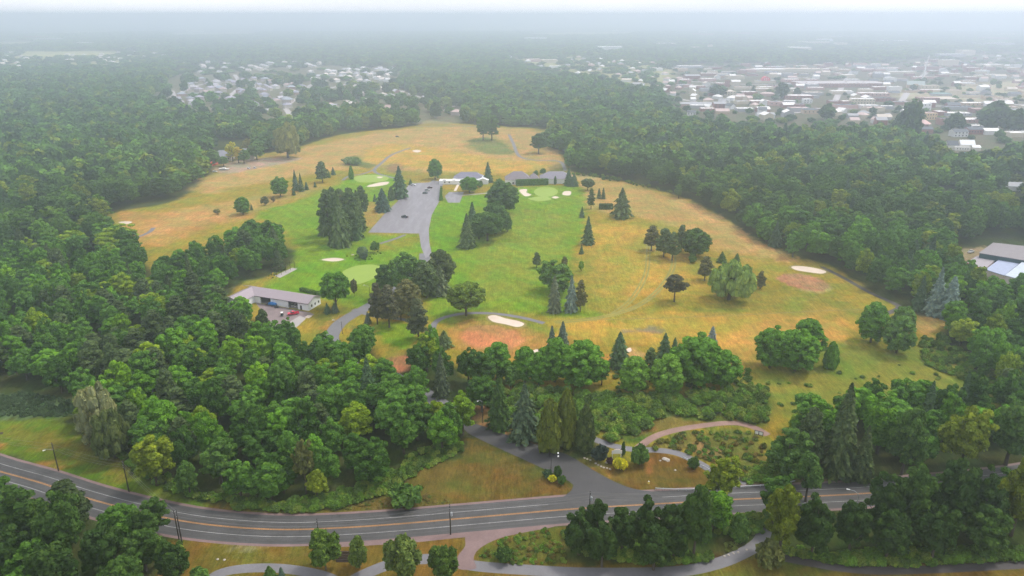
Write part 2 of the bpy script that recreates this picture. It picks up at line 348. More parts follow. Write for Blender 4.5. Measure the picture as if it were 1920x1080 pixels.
for q in FAR_FIELDS + [P((960, 110), (1080, 106), (1240, 118), (1240, 160), (1180, 168), (1120, 148)), P((-200, 98), (300, 98), (330, 112), (150, 128), (-200, 128))]: zone((0.38, 0.36, 0.20), 40, q, .8, 30, 200)

C = np.empty(GX.shape + (3,)); C[:] = C_FLOOR
for col, soft, poly, st, wb, ws in ZONES:
    mgn = soft + abs(wb) * 1.5 + 2
    lo = poly.min(0) - mgn; hi = poly.max(0) + mgn
    i0, i1 = np.searchsorted(XS, [lo[0], hi[0]]); j0, j1 = np.searchsorted(YS, [lo[1], hi[1]])
    i0 = max(i0 - 1, 0); j0 = max(j0 - 1, 0); i1 = min(i1 + 1, len(XS)); j1 = min(j1 + 1, len(YS))
    X = GX[j0:j1, i0:i1]; Y = GY[j0:j1, i0:i1]
    s = sdist(X, Y, poly) + wb * wob(X, Y, ws, len(poly)) * .8
    t = np.clip(s / soft + .5, 0, 1); t = (t * t * (3 - 2 * t) * st)[..., None]
    C[j0:j1, i0:i1] = C[j0:j1, i0:i1] * (1 - t) + col * t
ny, nx = GX.shape
V = np.stack([GX, GY, np.zeros_like(GX)], -1).reshape(-1, 3)
idx = np.arange(nx * ny).reshape(ny, nx)
F = np.stack([idx[:-1, :-1], idx[:-1, 1:], idx[1:, 1:], idx[1:, :-1]], -1).reshape(-1, 4)
def np_mesh(name, V, F, mats=(), k=4):
    me = bpy.data.meshes.new(name); n = len(F)
    me.vertices.add(len(V)); me.vertices.foreach_set('co', np.ascontiguousarray(V, np.float32).ravel())
    me.loops.add(n * k); me.loops.foreach_set('vertex_index', np.ascontiguousarray(F, np.int32).ravel())
    me.polygons.add(n); me.polygons.foreach_set('loop_start', np.arange(0, n * k, k, dtype=np.int32))
    me.polygons.foreach_set('loop_total', np.full(n, k, np.int32))
    for m in mats: me.materials.append(m)
    me.update(calc_edges=True); return me
gm, nt = new_mat('ground_cover'); L = nt.links.new
ca = N(nt, 'ShaderNodeAttribute', attribute_name='cover'); geo = N(nt, 'ShaderNodeNewGeometry')
def noise(nt, vec, scale, detail=4, rough=.6, dist=0.0):
    n = N(nt, 'ShaderNodeTexNoise', Scale=scale, Detail=float(detail), Roughness=rough, Distortion=dist); nt.links.new(vec, n.inputs['Vector']); return n.outputs['Fac']
def rmp(nt, v, a, b, c, d):
    n = N(nt, 'ShaderNodeMapRange'); nt.links.new(v, n.inputs[0])
    for i, q in enumerate((a, b, c, d)): n.inputs[i + 1].default_value = q
    return n.outputs[0]
def mth(nt, op, a, b):
    n = N(nt, 'ShaderNodeMath', operation=op)
    for i, q in enumerate((a, b)):
        if isinstance(q, (int, float)): n.inputs[i].default_value = q
        else: nt.links.new(q, n.inputs[i])
    return n.outputs[0]
def warp_mp(nt, vec, sc, rot=0):
    m = N(nt, 'ShaderNodeMapping'); m.inputs['Scale'].default_value = sc; m.inputs['Rotation'].default_value = (0, 0, rot); nt.links.new(vec, m.inputs[0]); return m.outputs[0]
pos = geo.outputs['Position']
a1 = rmp(nt, noise(nt, pos, .035, 5), .3, .7, .86, 1.14)
a2 = rmp(nt, noise(nt, pos, .22, 6, .7), .3, .7, .80, 1.2)
a3 = rmp(nt, noise(nt, warp_mp(nt, pos, (1.6, .35, 1), .35), .9, 4, .7, .6), .25, .75, .62, 1.38)
a4 = rmp(nt, noise(nt, pos, 2.6, 3, .8), .25, .75, .66, 1.34)
a5 = rmp(nt, noise(nt, warp_mp(nt, pos, (.55, .05, 1), .12), 1.0, 5, .6, .8), .3, .7, .84, 1.17)
val = mth(nt, 'MULTIPLY', mth(nt, 'MULTIPLY', mth(nt, 'MULTIPLY', a1, a2), mth(nt, 'MULTIPLY', a3, a4)), a5)
# mowing passes on the green turf
sx = N(nt, 'ShaderNodeSeparateColor'); L(ca.outputs['Color'], sx.inputs[0])
turf = rmp(nt, mth(nt, 'SUBTRACT', sx.outputs[1], sx.outputs[0]), .015, .06, 0, 1)
wv = N(nt, 'ShaderNodeTexWave', Scale=.085, Distortion=6.0, Detail=1.0); wv.inputs['Detail Scale'].default_value = .25; wv.wave_profile = 'TRI'
L(warp_mp(nt, pos, (.35, 1, 1), -.25), wv.inputs['Vector'])
val = mth(nt, 'MULTIPLY', val, mth(nt, 'ADD', 1.0, mth(nt, 'MULTIPLY', turf, rmp(nt, wv.outputs['Fac'], .35, .65, -.05, .05))))
vm = N(nt, 'ShaderNodeVectorMath', operation='SCALE'); L(ca.outputs['Color'], vm.inputs[0]); L(val, vm.inputs['Scale'])
# swing between greener and rustier cover
g1 = N(nt, 'ShaderNodeVectorMath', operation='MULTIPLY'); L(vm.outputs[0], g1.inputs[0]); g1.inputs[1].default_value = (0.78, 1.0, 0.72)
g2 = N(nt, 'ShaderNodeVectorMath', operation='MULTIPLY'); L(vm.outputs[0], g2.inputs[0]); g2.inputs[1].default_value = (1.14, 0.98, 0.85)
mx = N(nt, 'ShaderNodeMix', data_type='RGBA'); L(rmp(nt, noise(nt, pos, .06, 7, .68, .5), .40, .60, 0, 1), mx.inputs[0]); L(g1.outputs[0], mx.inputs[6]); L(g2.outputs[0], mx.inputs[7])
df = N(nt, 'ShaderNodeBsdfDiffuse'); L(mx.outputs[2], df.inputs[0]); df.inputs['Roughness'].default_value = .6
bp = N(nt, 'ShaderNodeBump', Strength=.6, Distance=.35); L(noise(nt, pos, 1.4, 4, .75), bp.inputs['Height']); L(bp.outputs[0], df.inputs['Normal'])
o = N(nt, 'ShaderNodeOutputMaterial'); L(df.outputs[0], o.inputs[0])
gme = np_mesh('ground', V, F, [gm])
att = gme.color_attributes.new('cover', 'FLOAT_COLOR', 'POINT')
att.data.foreach_set('color', np.concatenate([C.reshape(-1, 3), np.ones((nx * ny, 1))], 1).astype(np.float32).ravel())
tag(link('ground', gme), kind='structure')

# ---------------------------------------------------------------- sheets on the ground
def sheet_mat(name, col, vary=.2, streak=False, spec=.25, rough=.75, wet=0.0):
    m, nt = new_mat(name); L = nt.links.new; geo = N(nt, 'ShaderNodeNewGeometry'); pos = geo.outputs['Position']
    v = mth(nt, 'MULTIPLY', rmp(nt, noise(nt, pos, .12, 6, .7), .3, .7, 1 - vary, 1 + vary), rmp(nt, noise(nt, pos, 1.6, 4, .8), .3, .7, 1 - vary * .6, 1 + vary * .6))
    if streak:
        uv = N(nt, 'ShaderNodeUVMap'); 
        v = mth(nt, 'MULTIPLY', v, rmp(nt, noise(nt, warp_mp(nt, uv.outputs[0], (.012, 1.4, 1)), 1.0, 5, .6), .3, .7, .72, 1.2))
        # cracks sealed across the carriageway
        ck = N(nt, 'ShaderNodeTexNoise', Scale=1.0, Detail=2.0); L(warp_mp(nt, uv.outputs[0], (.22, .03, 1)), ck.inputs['Vector'])
        cf = N(nt, 'ShaderNodeMath', operation='PINGPONG'); L(mth(nt, 'MULTIPLY', ck.outputs['Fac'], 14), cf.inputs[0]); cf.inputs[1].default_value = .5
        v = mth(nt, 'MULTIPLY', v, rmp(nt, cf.outputs[0], 0, .035, .62, 1))
    vm = N(nt, 'ShaderNodeVectorMath', operation='SCALE'); vm.inputs[0].default_value = col; L(v, vm.inputs['Scale'])
    b = N(nt, 'ShaderNodeBsdfPrincipled'); L(vm.outputs[0], b.inputs['Base Color']); b.inputs['Specular IOR Level'].default_value = spec
    if wet: L(rmp(nt, noise(nt, warp_mp(nt, pos, (1, .18, 1), .5), .25, 5, .6), .38, .58, wet, rough), b.inputs['Roughness'])
    else: b.inputs['Roughness'].default_value = rough
    o = N(nt, 'ShaderNodeOutputMaterial'); L(b.outputs[0], o.inputs[0]); return m
M_ROAD = sheet_mat('asphalt', (.060, .058, .058), .22, True, .35, .7); M_DRIVE = sheet_mat('drive_asphalt', (.062, .060, .062), .15); M_LOT = sheet_mat('wet_asphalt', (.19,.175,.195), .07, False, .4, .6, .38)
M_PATH = sheet_mat('path_asphalt', (.15, .145, .155), .14); M_DARKPATH = sheet_mat('old_path', (.07, .062, .062), .25); M_GRAVEL = sheet_mat('gravel', (.17,.115,.11), .2)
M_PINK = sheet_mat('pale_trail', (.23, .145, .12), .25)
M_SAND = sheet_mat('sand', (.56, .46, .38), .10); M_GREEN = sheet_mat('putting_turf', (.215, .30, .045), .05); M_CONC = sheet_mat('concrete', (.34, .31, .30), .15)
M_TRACK = sheet_mat('worn_track', (.20, .16, .05), .3); M_WHITE = sheet_mat('road_paint', (.36, .36, .36), .4); M_YELLOW = sheet_mat('yellow_paint', (.50, .235, .06), .3)
M_STREET = sheet_mat('town_street', (.36, .33, .33), .15); M_YARD = sheet_mat('yard_asphalt', (.20, .155, .155), .22); M_LIP = sheet_mat('dry_lip', (.20, .17, .04), .25); M_APRON = sheet_mat('fringe_turf', (.15, .225, .035), .08)

def ribbon(name, W, width, mat, z, off=0.0, smooth=8, uv=True, parent=None, taper=None):
    C_ = smooth_poly(W, smooth, closed=False); d = np.gradient(C_, axis=0); d /= np.linalg.norm(d, axis=1)[:, None]
    nrm = np.stack([-d[:, 1], d[:, 0]], 1); c = C_ + nrm * off
    wd = np.full(len(c), width / 2)[:, None]
    a = c + nrm * wd; b = c - nrm * wd; n = len(c)
    Vv = np.concatenate([np.c_[a, np.full(n, z)], np.c_[b, np.full(n, z)]]); i = np.arange(n - 1)
    Ff = np.stack([i, i + n, i + n + 1, i + 1], 1)
    me = np_mesh(name, Vv, Ff, [mat])
    ln = np.r_[0, np.cumsum(np.linalg.norm(np.diff(C_, axis=0), axis=1))]
    uvl = me.uv_layers.new(name='UVMap'); u = np.r_[ln, ln]; vv = np.r_[np.full(n, width / 2), np.full(n, -width / 2)]
    li = np.empty(len(me.loops), np.int32); me.loops.foreach_get('vertex_index', li)
    uvl.data.foreach_set('uv', np.c_[u[li], vv[li]].astype(np.float32).ravel())
    return tag(link(name, me, parent), kind='structure') if parent is None else link(name, me, parent)

def sheet(name, poly, mat, z, smooth=True):
    poly = smooth_poly(poly, 5) if smooth else np.asarray(poly)
    bm = bmesh.new(); vs = [bm.verts.new((x, y, z)) for x, y in poly]; f = bm.faces.new(vs)
    bmesh.ops.triangulate(bm, faces=[f])
    for f in bm.faces:
        if f.normal.z < 0: f.normal_flip()
    me = bpy.data.meshes.new(name); bm.to_mesh(me); bm.free(); me.materials.append(mat)
    return tag(link(name, me), kind='structure')

ROAD_C = P((-300, 808), (-80, 860), (0, 884), (75, 905), (150, 930), (233, 953), (337, 976), (433, 988), (533, 993), (633, 990), (740, 983), (845, 974), (960, 964), (1080, 954), (1247, 944),
           (1367, 937), (1440, 934), (1557, 929), (1638, 924), (1740, 914), (1847, 904), (1960, 888), (2150, 850))
ribbon('road_shoulder', ROAD_C, 14.6, M_GRAVEL, .012)
ribbon('road', ROAD_C, 12.6, M_ROAD, .024)
sheet('entrance_drive', P((878, 812), (868, 795), (893, 795), (940, 812), (1000, 832), (1060, 851), (1110, 880), (1150, 902), (1195, 918), (1270, 927), (1270, 945), (1020, 948), (1055, 932), (1073, 916), (1066, 902), (1000, 870), (930, 838)), M_DRIVE, .020)
ROAD_S = smooth_poly(ROAD_C, 8, closed=False)
def sub_road(x0, x1):
    pr = [(proj(x, y)[0]) for x, y in ROAD_S]; return np.array([p for p, q in zip(ROAD_S, pr) if x0 <= q <= x1])
for k, (x0, x1, off, wdt, mt) in enumerate([(-400, 2300, .17, .13, M_YELLOW), (-400, 2300, -.17, .13, M_YELLOW), (-400, 2300, -3.15, .13, M_WHITE), (-400, 1040, 3.15, .13, M_WHITE), (1235, 2300, 3.15, .13, M_WHITE)]):
    ribbon('road_marking', sub_road(x0, x1), wdt, mt, .034 + .001 * k, off, 1)
ribbon('drive', P((875, 800), (850, 775), (800, 740), (735, 705), (660, 672), (622, 640), (632, 612), (655, 594), (685, 578), (715, 560), (760, 530), (792, 500), (797, 475)), 7.0, M_PATH, .016)
sheet('parking_lot', P((690, 436), (722, 400), (745, 378), (757, 360), (768, 344), (804, 342), (812, 338), (832, 342), (829, 352), (824, 377), (810, 402), (804, 430), (805, 455), (810, 478), (798, 484), (789, 462), (786, 438)), M_LOT, .028, False)
sheet('service_yard', P((480, 568), (540, 578), (582, 586), (590, 590), (560, 600), (540, 614), (560, 640), (520, 640), (505, 610), (495, 590)), M_YARD, .018, False)
sheet('concrete_pad', P((530, 612), (562, 592), (574, 597), (556, 614)), M_CONC, .026, False)
sheet('white_slab', P((571, 595), (577, 591), (586, 592), (579, 597)), M_SAND, .034, False)
ribbon('shoulder_gravel', P((640, 1019), (760, 1012), (860, 1002), (940, 994), (1000, 989)), 3.0, M_GRAVEL, .009)
sheet('gravel_turnout', P((880, 1000), (960, 991), (1040, 987), (985, 998), (935, 1010), (900, 1028), (888, 1046), (892, 1066), (858, 1066), (858, 1044), (872, 1024)), M_GRAVEL, .016)
ribbon('bike_path', P((380, 1100), (410, 1076), (460, 1066), (530, 1066), (600, 1078), (640, 1095)), 3.4, M_PATH, .006)
ribbon('bike_path', P((640, 1100), (690, 1074), (740, 1056), (800, 1048), (850, 1054), (900, 1062), (980, 1068), (1100, 1074), (1260, 1072), (1340, 1058), (1395, 1036), (1425, 1015), (1435, 990)), 4.0, M_PATH, .008)
ribbon('bike_path', P((1440, 1040), (1500, 1052), (1570, 1064), (1640, 1070), (1740, 1068), (1840, 1063), (1960, 1056)), 3.0, M_DARKPATH, .008)
ribbon('trail', P((1196, 840), (1225, 820), (1260, 808), (1310, 799), (1370, 793), (1410, 800), (1440, 816)), 3.0, M_PINK, .008)
ribbon('trail', P((1110, 822), (1150, 836), (1190, 843), (1230, 844), (1270, 850), (1310, 868), (1345, 888), (1400, 905)), 3.2, M_PATH, .010)
ribbon('cart_path', P((830, 655), (820, 640), (812, 620), (818, 603), (845, 592), (885, 587), (935, 589), (980, 596), (1020, 606)), 3.0, M_PATH, .008)
ribbon('cart_path', P((662, 580), (700, 592), (750, 598), (800, 608)), 3.0, M_PATH, .007)
ribbon('cart_path', P((770, 277), (735, 290), (715, 306), (702, 318), (710, 326), (740, 334)), 3.2, M_PATH, .008)
ribbon('cart_path', P((702, 318), (680, 326), (655, 330), (642, 338)), 2.6, M_PATH, .006)
ribbon('cart_path', P((954, 252), (962, 268), (973, 292), (1000, 300), (1040, 301), (1054, 306), (1060, 320)), 3.4, M_PATH, .008)
ribbon('cart_path', P((780, 237), (850, 236), (900, 238)), 3.2, M_PATH, .006)
ribbon('cart_path', P((240, 448), (262, 443), (280, 435), (288, 427)), 3.0, M_PATH, .008)
ribbon('cart_path', P((1540, 500), (1580, 520), (1630, 548), (1670, 566), (1686, 576), (1668, 586), (1650, 592)), 3.0, M_DARKPATH, .008)
ribbon('cart_path', P((712, 457), (740, 448), (760, 440)), 2.6, M_PATH, .006)
ribbon('footpath', P((840, 367), (880, 365), (925, 361)), 2.4, M_CONC, .006)
ribbon('footpath', P((853, 358), (857, 350), (860, 345)), 2.2, M_SAND, .007)
sheet('patio', P((834, 368), (842, 360), (870, 360), (862, 380), (840, 380)), M_LOT, .012, False)
ribbon('wheel_track', P((1040, 608), (1120, 600), (1250, 596), (1400, 590), (1560, 582), (1650, 580)), .55, M_TRACK, .004)
M_GTRACK = sheet_mat('green_track', (.21, .19, .036), .3)
for o_ in (-1.0, 1.0):
    ribbon('wheel_track', P((1238, 425), (1258, 462), (1262, 500), (1236, 542), (1190, 576), (1120, 596), (1040, 604)), 1.3, M_GTRACK, .005, o_)
    ribbon('wheel_track', P((1216, 450), (1212, 510), (1185, 560), (1150, 588)), 1.0, M_GTRACK, .0055, o_)
sheet('practice_mat', P((515, 517), (548, 502), (558, 504), (525, 521)), M_CONC, .012, False)
BUNK = [((915, 594), (928, 591), (948, 597), (972, 602), (983, 608), (970, 613), (948, 608), (924, 603)), ((688, 349), (708, 343), (728, 341), (724, 346), (700, 350)), ((974, 356), (988, 355), (987, 361), (996, 365), (986, 368), (978, 363)),
        ((1055, 365), (1058, 359), (1070, 359), (1068, 366)), ((1035, 370), (1041, 368), (1048, 370), (1041, 372)), ((603, 487), (620, 484), (632, 484), (645, 486), (636, 489), (622, 490)),
        ((1484, 500), (1502, 499), (1530, 503), (1549, 509), (1540, 513), (1515, 510), (1492, 506)), ((998, 660), (1005, 655), (1015, 658), (1010, 664)), ((222, 417), (234, 415), (248, 416), (238, 420)), ((773, 283), (781, 281), (790, 283), (782, 286)),
        ((706, 332), (712, 331), (718, 332), (712, 334)), ((1175, 655), (1182, 652), (1184, 658), (1178, 660))]
for k, q in enumerate(BUNK):
    pq = P(*q); cq = pq.mean(0); dq = pq - cq; ln_ = np.linalg.norm(dq, axis=1)[:, None]
    if k not in (7, 9, 11, 8): sheet('bunker_lip', cq + dq * (ln_ + 1.5) / ln_, M_APRON if k not in (0, 6) else M_LIP, .010)
    sheet('sand_bunker', pq, M_SAND, .016)
for k, q in enumerate([((640, 512), (662, 500), (695, 496), (718, 502), (716, 513), (690, 527), (668, 533), (648, 526)), ((663, 334), (675, 329), (705, 328), (728, 332), (722, 339), (695, 342), (672, 341)), ((1001, 359), (1008, 353), (1023, 350), (1040, 353), (1046, 359), (1040, 366), (1023, 369), (1007, 366)),
          ((990, 372), (1020, 368), (1034, 374), (1010, 377))]): sheet('putting_green', P(*q), M_GREEN, .012 if k < 3 else .008)
# ---------------------------------------------------------------- vegetation prototypes
_ico = {}
def ico(sub):
    if sub not in _ico:
        bm = bmesh.new(); bmesh.ops.create_icosphere(bm, subdivisions=sub, radius=1)
        _ico[sub] = (np.array([v.co[:] for v in bm.verts]), np.array([[v.index for v in f.verts] for f in bm.faces])); bm.free()
    return _ico[sub]

def quads(c, nrm, size, r, aspect=1.0, axis=None):
    """leaf clumps: quads centred on c, facing nrm; AXIS (n,3) gives the long direction"""
    n = len(c); nrm = nrm / (np.linalg.norm(nrm, axis=1)[:, None] + 1e-9)
    if axis is None: axis = r.normal(size=(n, 3))
    u = axis - (axis * nrm).sum(1)[:, None] * nrm; u /= np.linalg.norm(u, axis=1)[:, None] + 1e-9
    v = np.cross(nrm, u); s = np.asarray(size)[:, None] if np.ndim(size) else size
    u = u * s * aspect * .5; v = v * s * .5
    k = r.uniform(.55, 1.0, (n, 1))
    V = np.stack([c - u, c + v * k + u * .1, c + u, c - v * k + u * .1], 1)   # a diamond-like leaf clump
    V2 = np.stack([c - u - v * .8, c + u * .9 - v, c + u + v * .8, c - u * .9 + v], 1)
    pick = r.random(n) < .5; V[pick] = V2[pick]
    return V.reshape(-1, 3)

def leaf_mesh(name, Vq, varq, mat, core=None, core_var=.3):
    n = len(Vq) // 4
    Fq = np.arange(n * 4).reshape(n, 4)
    V = Vq
    if core is not None:
        cv, cf = core; cf4 = np.concatenate([cf, cf[:, :1]], 1)     # degenerate-free: handled as triangles below
        me = bpy.data.meshes.new(name); V = np.concatenate([Vq, cv]); me.vertices.add(len(V))
        me.vertices.foreach_set('co', V.astype(np.float32).ravel())
        loops = np.concatenate([Fq.ravel(), (cf + len(Vq)).ravel()]); me.loops.add(len(loops)); me.loops.foreach_set('vertex_index', loops.astype(np.int32))
        tot = np.concatenate([np.full(n, 4), np.full(len(cf), 3)]); st = np.concatenate([[0], np.cumsum(tot)[:-1]])
        me.polygons.add(len(tot)); me.polygons.foreach_set('loop_start', st.astype(np.int32)); me.polygons.foreach_set('loop_total', tot.astype(np.int32))
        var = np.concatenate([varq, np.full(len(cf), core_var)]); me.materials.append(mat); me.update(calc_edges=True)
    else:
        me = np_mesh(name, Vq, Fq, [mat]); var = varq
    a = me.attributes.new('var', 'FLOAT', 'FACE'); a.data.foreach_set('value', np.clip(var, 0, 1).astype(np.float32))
    return me

def crown(name, blobs, n, size, seed, mat=None, core=True, droop=None, aspect=1.3, jit=.75, upbias=.25, sub=1, core_k=.80):
    r = np.random.default_rng(seed); B = np.array(blobs)          # cx cy cz rx rz
    wgt = B[:, 3] ** 2; pick = r.choice(len(B), n * 2, p=wgt / wgt.sum()); b = B[pick]
    d = r.normal(size=(n * 2, 3)); d /= np.linalg.norm(d, axis=1)[:, None]
    d[:, 2] = np.where(d[:, 2] < -.35, -d[:, 2], d[:, 2])
    rad = np.stack([b[:, 3], b[:, 3], b[:, 4]], 1); k = r.uniform(.82, 1.12, (n * 2, 1))
    c = b[:, :3] + d * rad * k
    # drop what lies deep inside another cluster
    keep = np.ones(len(c), bool)
    for q in B:
        e = ((c - q[:3]) / [q[3], q[3], q[4]]); keep &= (e * e).sum(1) > .52
    c = c[keep][:n]; d = d[keep][:n]; pk = pick[keep][:n]
    nrm = d / rad[keep][:n] * rad[keep][:n].mean() + r.normal(size=c.shape) * jit; nrm[:, 2] += upbias
    bv = r.uniform(.15, .75, len(B)); var = bv[pk] * .45 + r.random(len(c)) * .55
    ax = None
    if droop is not None:
        ax = d * .5 + r.normal(size=c.shape) * .3; ax[:, 2] = -droop
        nrm = d + r.normal(size=c.shape) * .35; nrm[:, 2] *= .3
    Vq = quads(c, nrm, size * r.uniform(.6, 1.4, len(c)), r, aspect, ax)
    cr_ = None
    if core:
        iv, if_ = ico(sub); vs = []; fs = []
        for i, q in enumerate(B):
            jv = iv * (core_k + r.uniform(-.1, .1, (len(iv), 1))); vs.append(jv * [q[3], q[3], q[4]] + q[:3]); fs.append(if_ + i * len(iv))
        cr_ = (np.concatenate(vs), np.concatenate(fs))
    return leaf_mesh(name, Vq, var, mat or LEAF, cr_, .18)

def dome(R_, H, z0, nb, br, seed, shape='oval', flat=1.0, rough=.12):
    """cluster centres spread over a crown: R_ radius, z0..H crown heights"""
    r = np.random.default_rng(seed); out = []; zc = (z0 + H) / 2; hz = (H - z0) / 2
    ga = math.pi * (3 - 5 ** .5)
    for i in range(nb):
        t = (i + .5) / nb; z = 1 - 2 * t; z = z if z > -.8 else -.8 + r.uniform(-.1, .2)
        s = math.sqrt(max(0, 1 - z * z)); a = i * ga + r.uniform(-.35, .35)
        if shape == 'tall': s *= 1 - .25 * abs(z)
        if shape == 'egg': s *= 1 - .30 * max(z, 0) - 0.05 * max(-z, 0)
        if shape == 'vase': s *= .75 + .35 * max(z, 0)
        k = 1 - rough * r.uniform(-1, 1.6); b = br * r.uniform(.75, 1.3)
        out.append((s * math.cos(a) * (R_ - b) * k, s * math.sin(a) * (R_ - b) * k, zc + z * (hz - b * .8) * k, b, b * flat))
    for i in range(max(3, nb // 6)):
        out.append((r.uniform(-.3, .3) * R_, r.uniform(-.3, .3) * R_, zc + r.uniform(-.5, .5) * hz, br * 1.5, br * 1.5))
    return out

def lumpy(R_, H, z0, seed, nl=5, nb=9, br=.17):
    """a forest crown of several rounded lobes at different heights"""
    r = np.random.default_rng(seed); out = []
    for i in range(nl):
        a = i * 2 * math.pi / (nl - 1) + r.uniform(-.5, .5); q = 0 if i == 0 else R_ * r.uniform(.38, .58)
        top = H * (1.0 if i == 0 else r.uniform(.74, .96)); lr = R_ * (.62 if i == 0 else r.uniform(.40, .56))
        for x, y, z, b, bz in dome(lr, top, z0 + (0 if i == 0 else H * r.uniform(0, .12)), nb + (6 if i == 0 else 0), R_ * br * r.uniform(.85, 1.2), seed * 31 + i, 'egg', .9, .13):
            out.append((x + q * math.cos(a), y + q * math.sin(a), z, b, bz))
    return out

def conifer(name, R_, H, n, seed, size=.75, tiers=13, base=.04, droop=.35, sparse=0.0, power=.85, ragged=.30):
    r = np.random.default_rng(seed); t = r.random(n) ** 1.25
    ti = np.floor(t * tiers) ; ph = t * tiers - ti; z = (base + (1 - base) * t)
    nbr = 9; prof = (1 - t) ** power * (1 - .25 * np.exp(-t * 14)) 
    a = r.uniform(0, 2 * math.pi, n); br_ = np.cos(a * nbr + ti * 2.1 + seed)           # branch fingers around each tier
    ln = prof * R_ * (1 - .30 * ph) * (1 + ragged * (br_ - .3) + ragged * .8 * np.sin(ti * 3.7 + a * 2 + seed))
    k = np.sqrt(r.uniform(.25, 1, n)) if sparse else np.sqrt(r.uniform(.5, 1.0, n))
    rad = ln * k; hz = z * H - droop * rad + .12 * H * prof * (1 - k) * .5
    c = np.stack([rad * np.cos(a), rad * np.sin(a), hz + droop * R_ * .1], 1)
    out = np.stack([np.cos(a), np.sin(a), -np.full(n, droop)], 1)
    nrm = np.stack([np.cos(a) * .7, np.sin(a) * .7, np.full(n, .75)], 1) + r.normal(size=(n, 3)) * .45
    Vq = quads(c, nrm, size * (.5 + .6 * prof ** .5) * r.uniform(.6, 1.3, n), r, 1.9, out + r.normal(size=(n, 3)) * .25)
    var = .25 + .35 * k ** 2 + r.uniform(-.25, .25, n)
    rings = 10; m = 12; cv = []; cf = []
    for i in range(rings + 1):
        q = i / rings; rr = (1 - q) ** power * R_ * .55
        for j in range(m):
            aa = 2 * math.pi * j / m; jj = r.uniform(.8, 1.1); cv.append((rr * jj * math.cos(aa), rr * jj * math.sin(aa), (base + (1 - base) * q) * H - droop * rr))
    for i in range(rings):
        for j in range(m):
            p, q = i * m + j, i * m + (j + 1) % m; cf += [(p, q, q + m), (p, q + m, p + m)]
    core = None if sparse else (np.array(cv), np.array(cf))
    return leaf_mesh(name, Vq, var, NEEDLE, core, .15)

def trunk_mesh(name, H, rad, z_split, seed, n_limbs=5, spread=.5, lean=0.0):
    r = np.random.default_rng(seed); mb = MB()
    mb.tube([(0, 0, -.15), (r.uniform(-.1, .1) + lean * .3, 0, z_split * .5), (lean * .6, 0, z_split), (lean, 0, H)], [rad * 1.25, rad, rad * .8, rad * .18], 8)
    for i in range(n_limbs):
        a = i * 2.4 + r.uniform(-.4, .4); z = z_split * r.uniform(.85, 1.1); l = H * spread * r.uniform(.7, 1.1)
        mb.tube([(lean * .6, 0, z), (math.cos(a) * l * .45 + lean * .6, math.sin(a) * l * .45, z + l * .45), (math.cos(a) * l * .8 + lean, math.sin(a) * l * .8, z + l * .95)], [rad * .5, rad * .3, rad * .08], 6)
    return mb.mesh(name, BARK)

PROTO = {}     # name -> (crown, trunk, radius, height)
def reg(key, cm, tm, R_, H): PROTO[key] = (cm, tm, R_, H)
for i, (nl, nb, R_, H) in enumerate([(6, 8, 6.0, 17), (5, 9, 5.4, 18), (7, 7, 6.4, 16), (5, 8, 5.0, 19), (6, 9, 6.2, 17), (4, 9, 4.6, 18), (7, 8, 6.6, 18), (5, 8, 5.6, 16)]):
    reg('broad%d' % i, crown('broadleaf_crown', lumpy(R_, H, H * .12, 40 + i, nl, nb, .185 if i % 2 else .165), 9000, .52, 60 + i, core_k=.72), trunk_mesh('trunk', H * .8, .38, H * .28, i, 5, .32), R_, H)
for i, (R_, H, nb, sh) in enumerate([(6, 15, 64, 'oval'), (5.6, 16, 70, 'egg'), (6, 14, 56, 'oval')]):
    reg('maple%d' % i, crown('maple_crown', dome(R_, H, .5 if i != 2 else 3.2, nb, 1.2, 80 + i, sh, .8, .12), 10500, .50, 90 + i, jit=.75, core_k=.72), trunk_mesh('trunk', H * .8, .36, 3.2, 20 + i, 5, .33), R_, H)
for i, (R_, H) in enumerate([(5, 16), (5.4, 14.5)]):
    r_ = np.random.default_rng(500 + i)
    reg('open%d' % i, crown('open_crown', [(b[0], b[1], b[2], b[3] * r_.uniform(.6, 1.1), b[4]) for b in lumpy(R_, H, H * .3, 140 + i, 6, 6, .15)], 4200, .6, 160 + i, core_k=.6), trunk_mesh('trunk', H * .9, .36, H * .35, 120 + i, 6, .4), R_, H)
for i, (R_, H, t, rg, pw, dr) in enumerate([(4.0, 17, 15, .30, .85, .32), (3.3, 16, 13, .42, 1.0, .25), (4.6, 15, 12, .38, .75, .35), (3.8, 16, 11, .55, .9, .15), (3.4, 17, 17, .45, .7, .4)]):
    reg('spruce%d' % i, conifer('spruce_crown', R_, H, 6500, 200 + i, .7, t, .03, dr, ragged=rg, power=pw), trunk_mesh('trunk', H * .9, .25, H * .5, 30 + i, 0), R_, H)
def pine_blobs(R_, H, z0, seed, n=26, flat=.34):
    r = np.random.default_rng(seed); out = []
    for i in range(n):
        t = (i + .5) / n; z = z0 + (H - z0) * t; pr = (1 - t ** 2.2) ** .6 * (.7 + .3 * min(1, t * 4)); a = i * 2.4 + r.uniform(-.5, .5)
        q = R_ * pr * r.uniform(.35, .72); b = R_ * r.uniform(.24, .42) * (.55 + .45 * (1 - t)); out.append((q * math.cos(a), q * math.sin(a), z, b, b * flat * r.uniform(.9, 1.5)))
    return out
for i, (R_, H, z0, n, fl) in enumerate([(5.0, 18, 4, 34, .42), (5.6, 16, 3.4, 38, .5), (4.4, 19, 3.5, 36, .45)]):
    reg('pine%d' % i, crown('pine_crown', pine_blobs(R_, H * .97, z0, 240 + i, n, fl), 6200, .52, 260 + i, NEEDLE, core_k=.62, aspect=1.8, jit=.8), trunk_mesh('trunk', H * .95, .30, H * .5, 40 + i, 4, .2), R_, H)
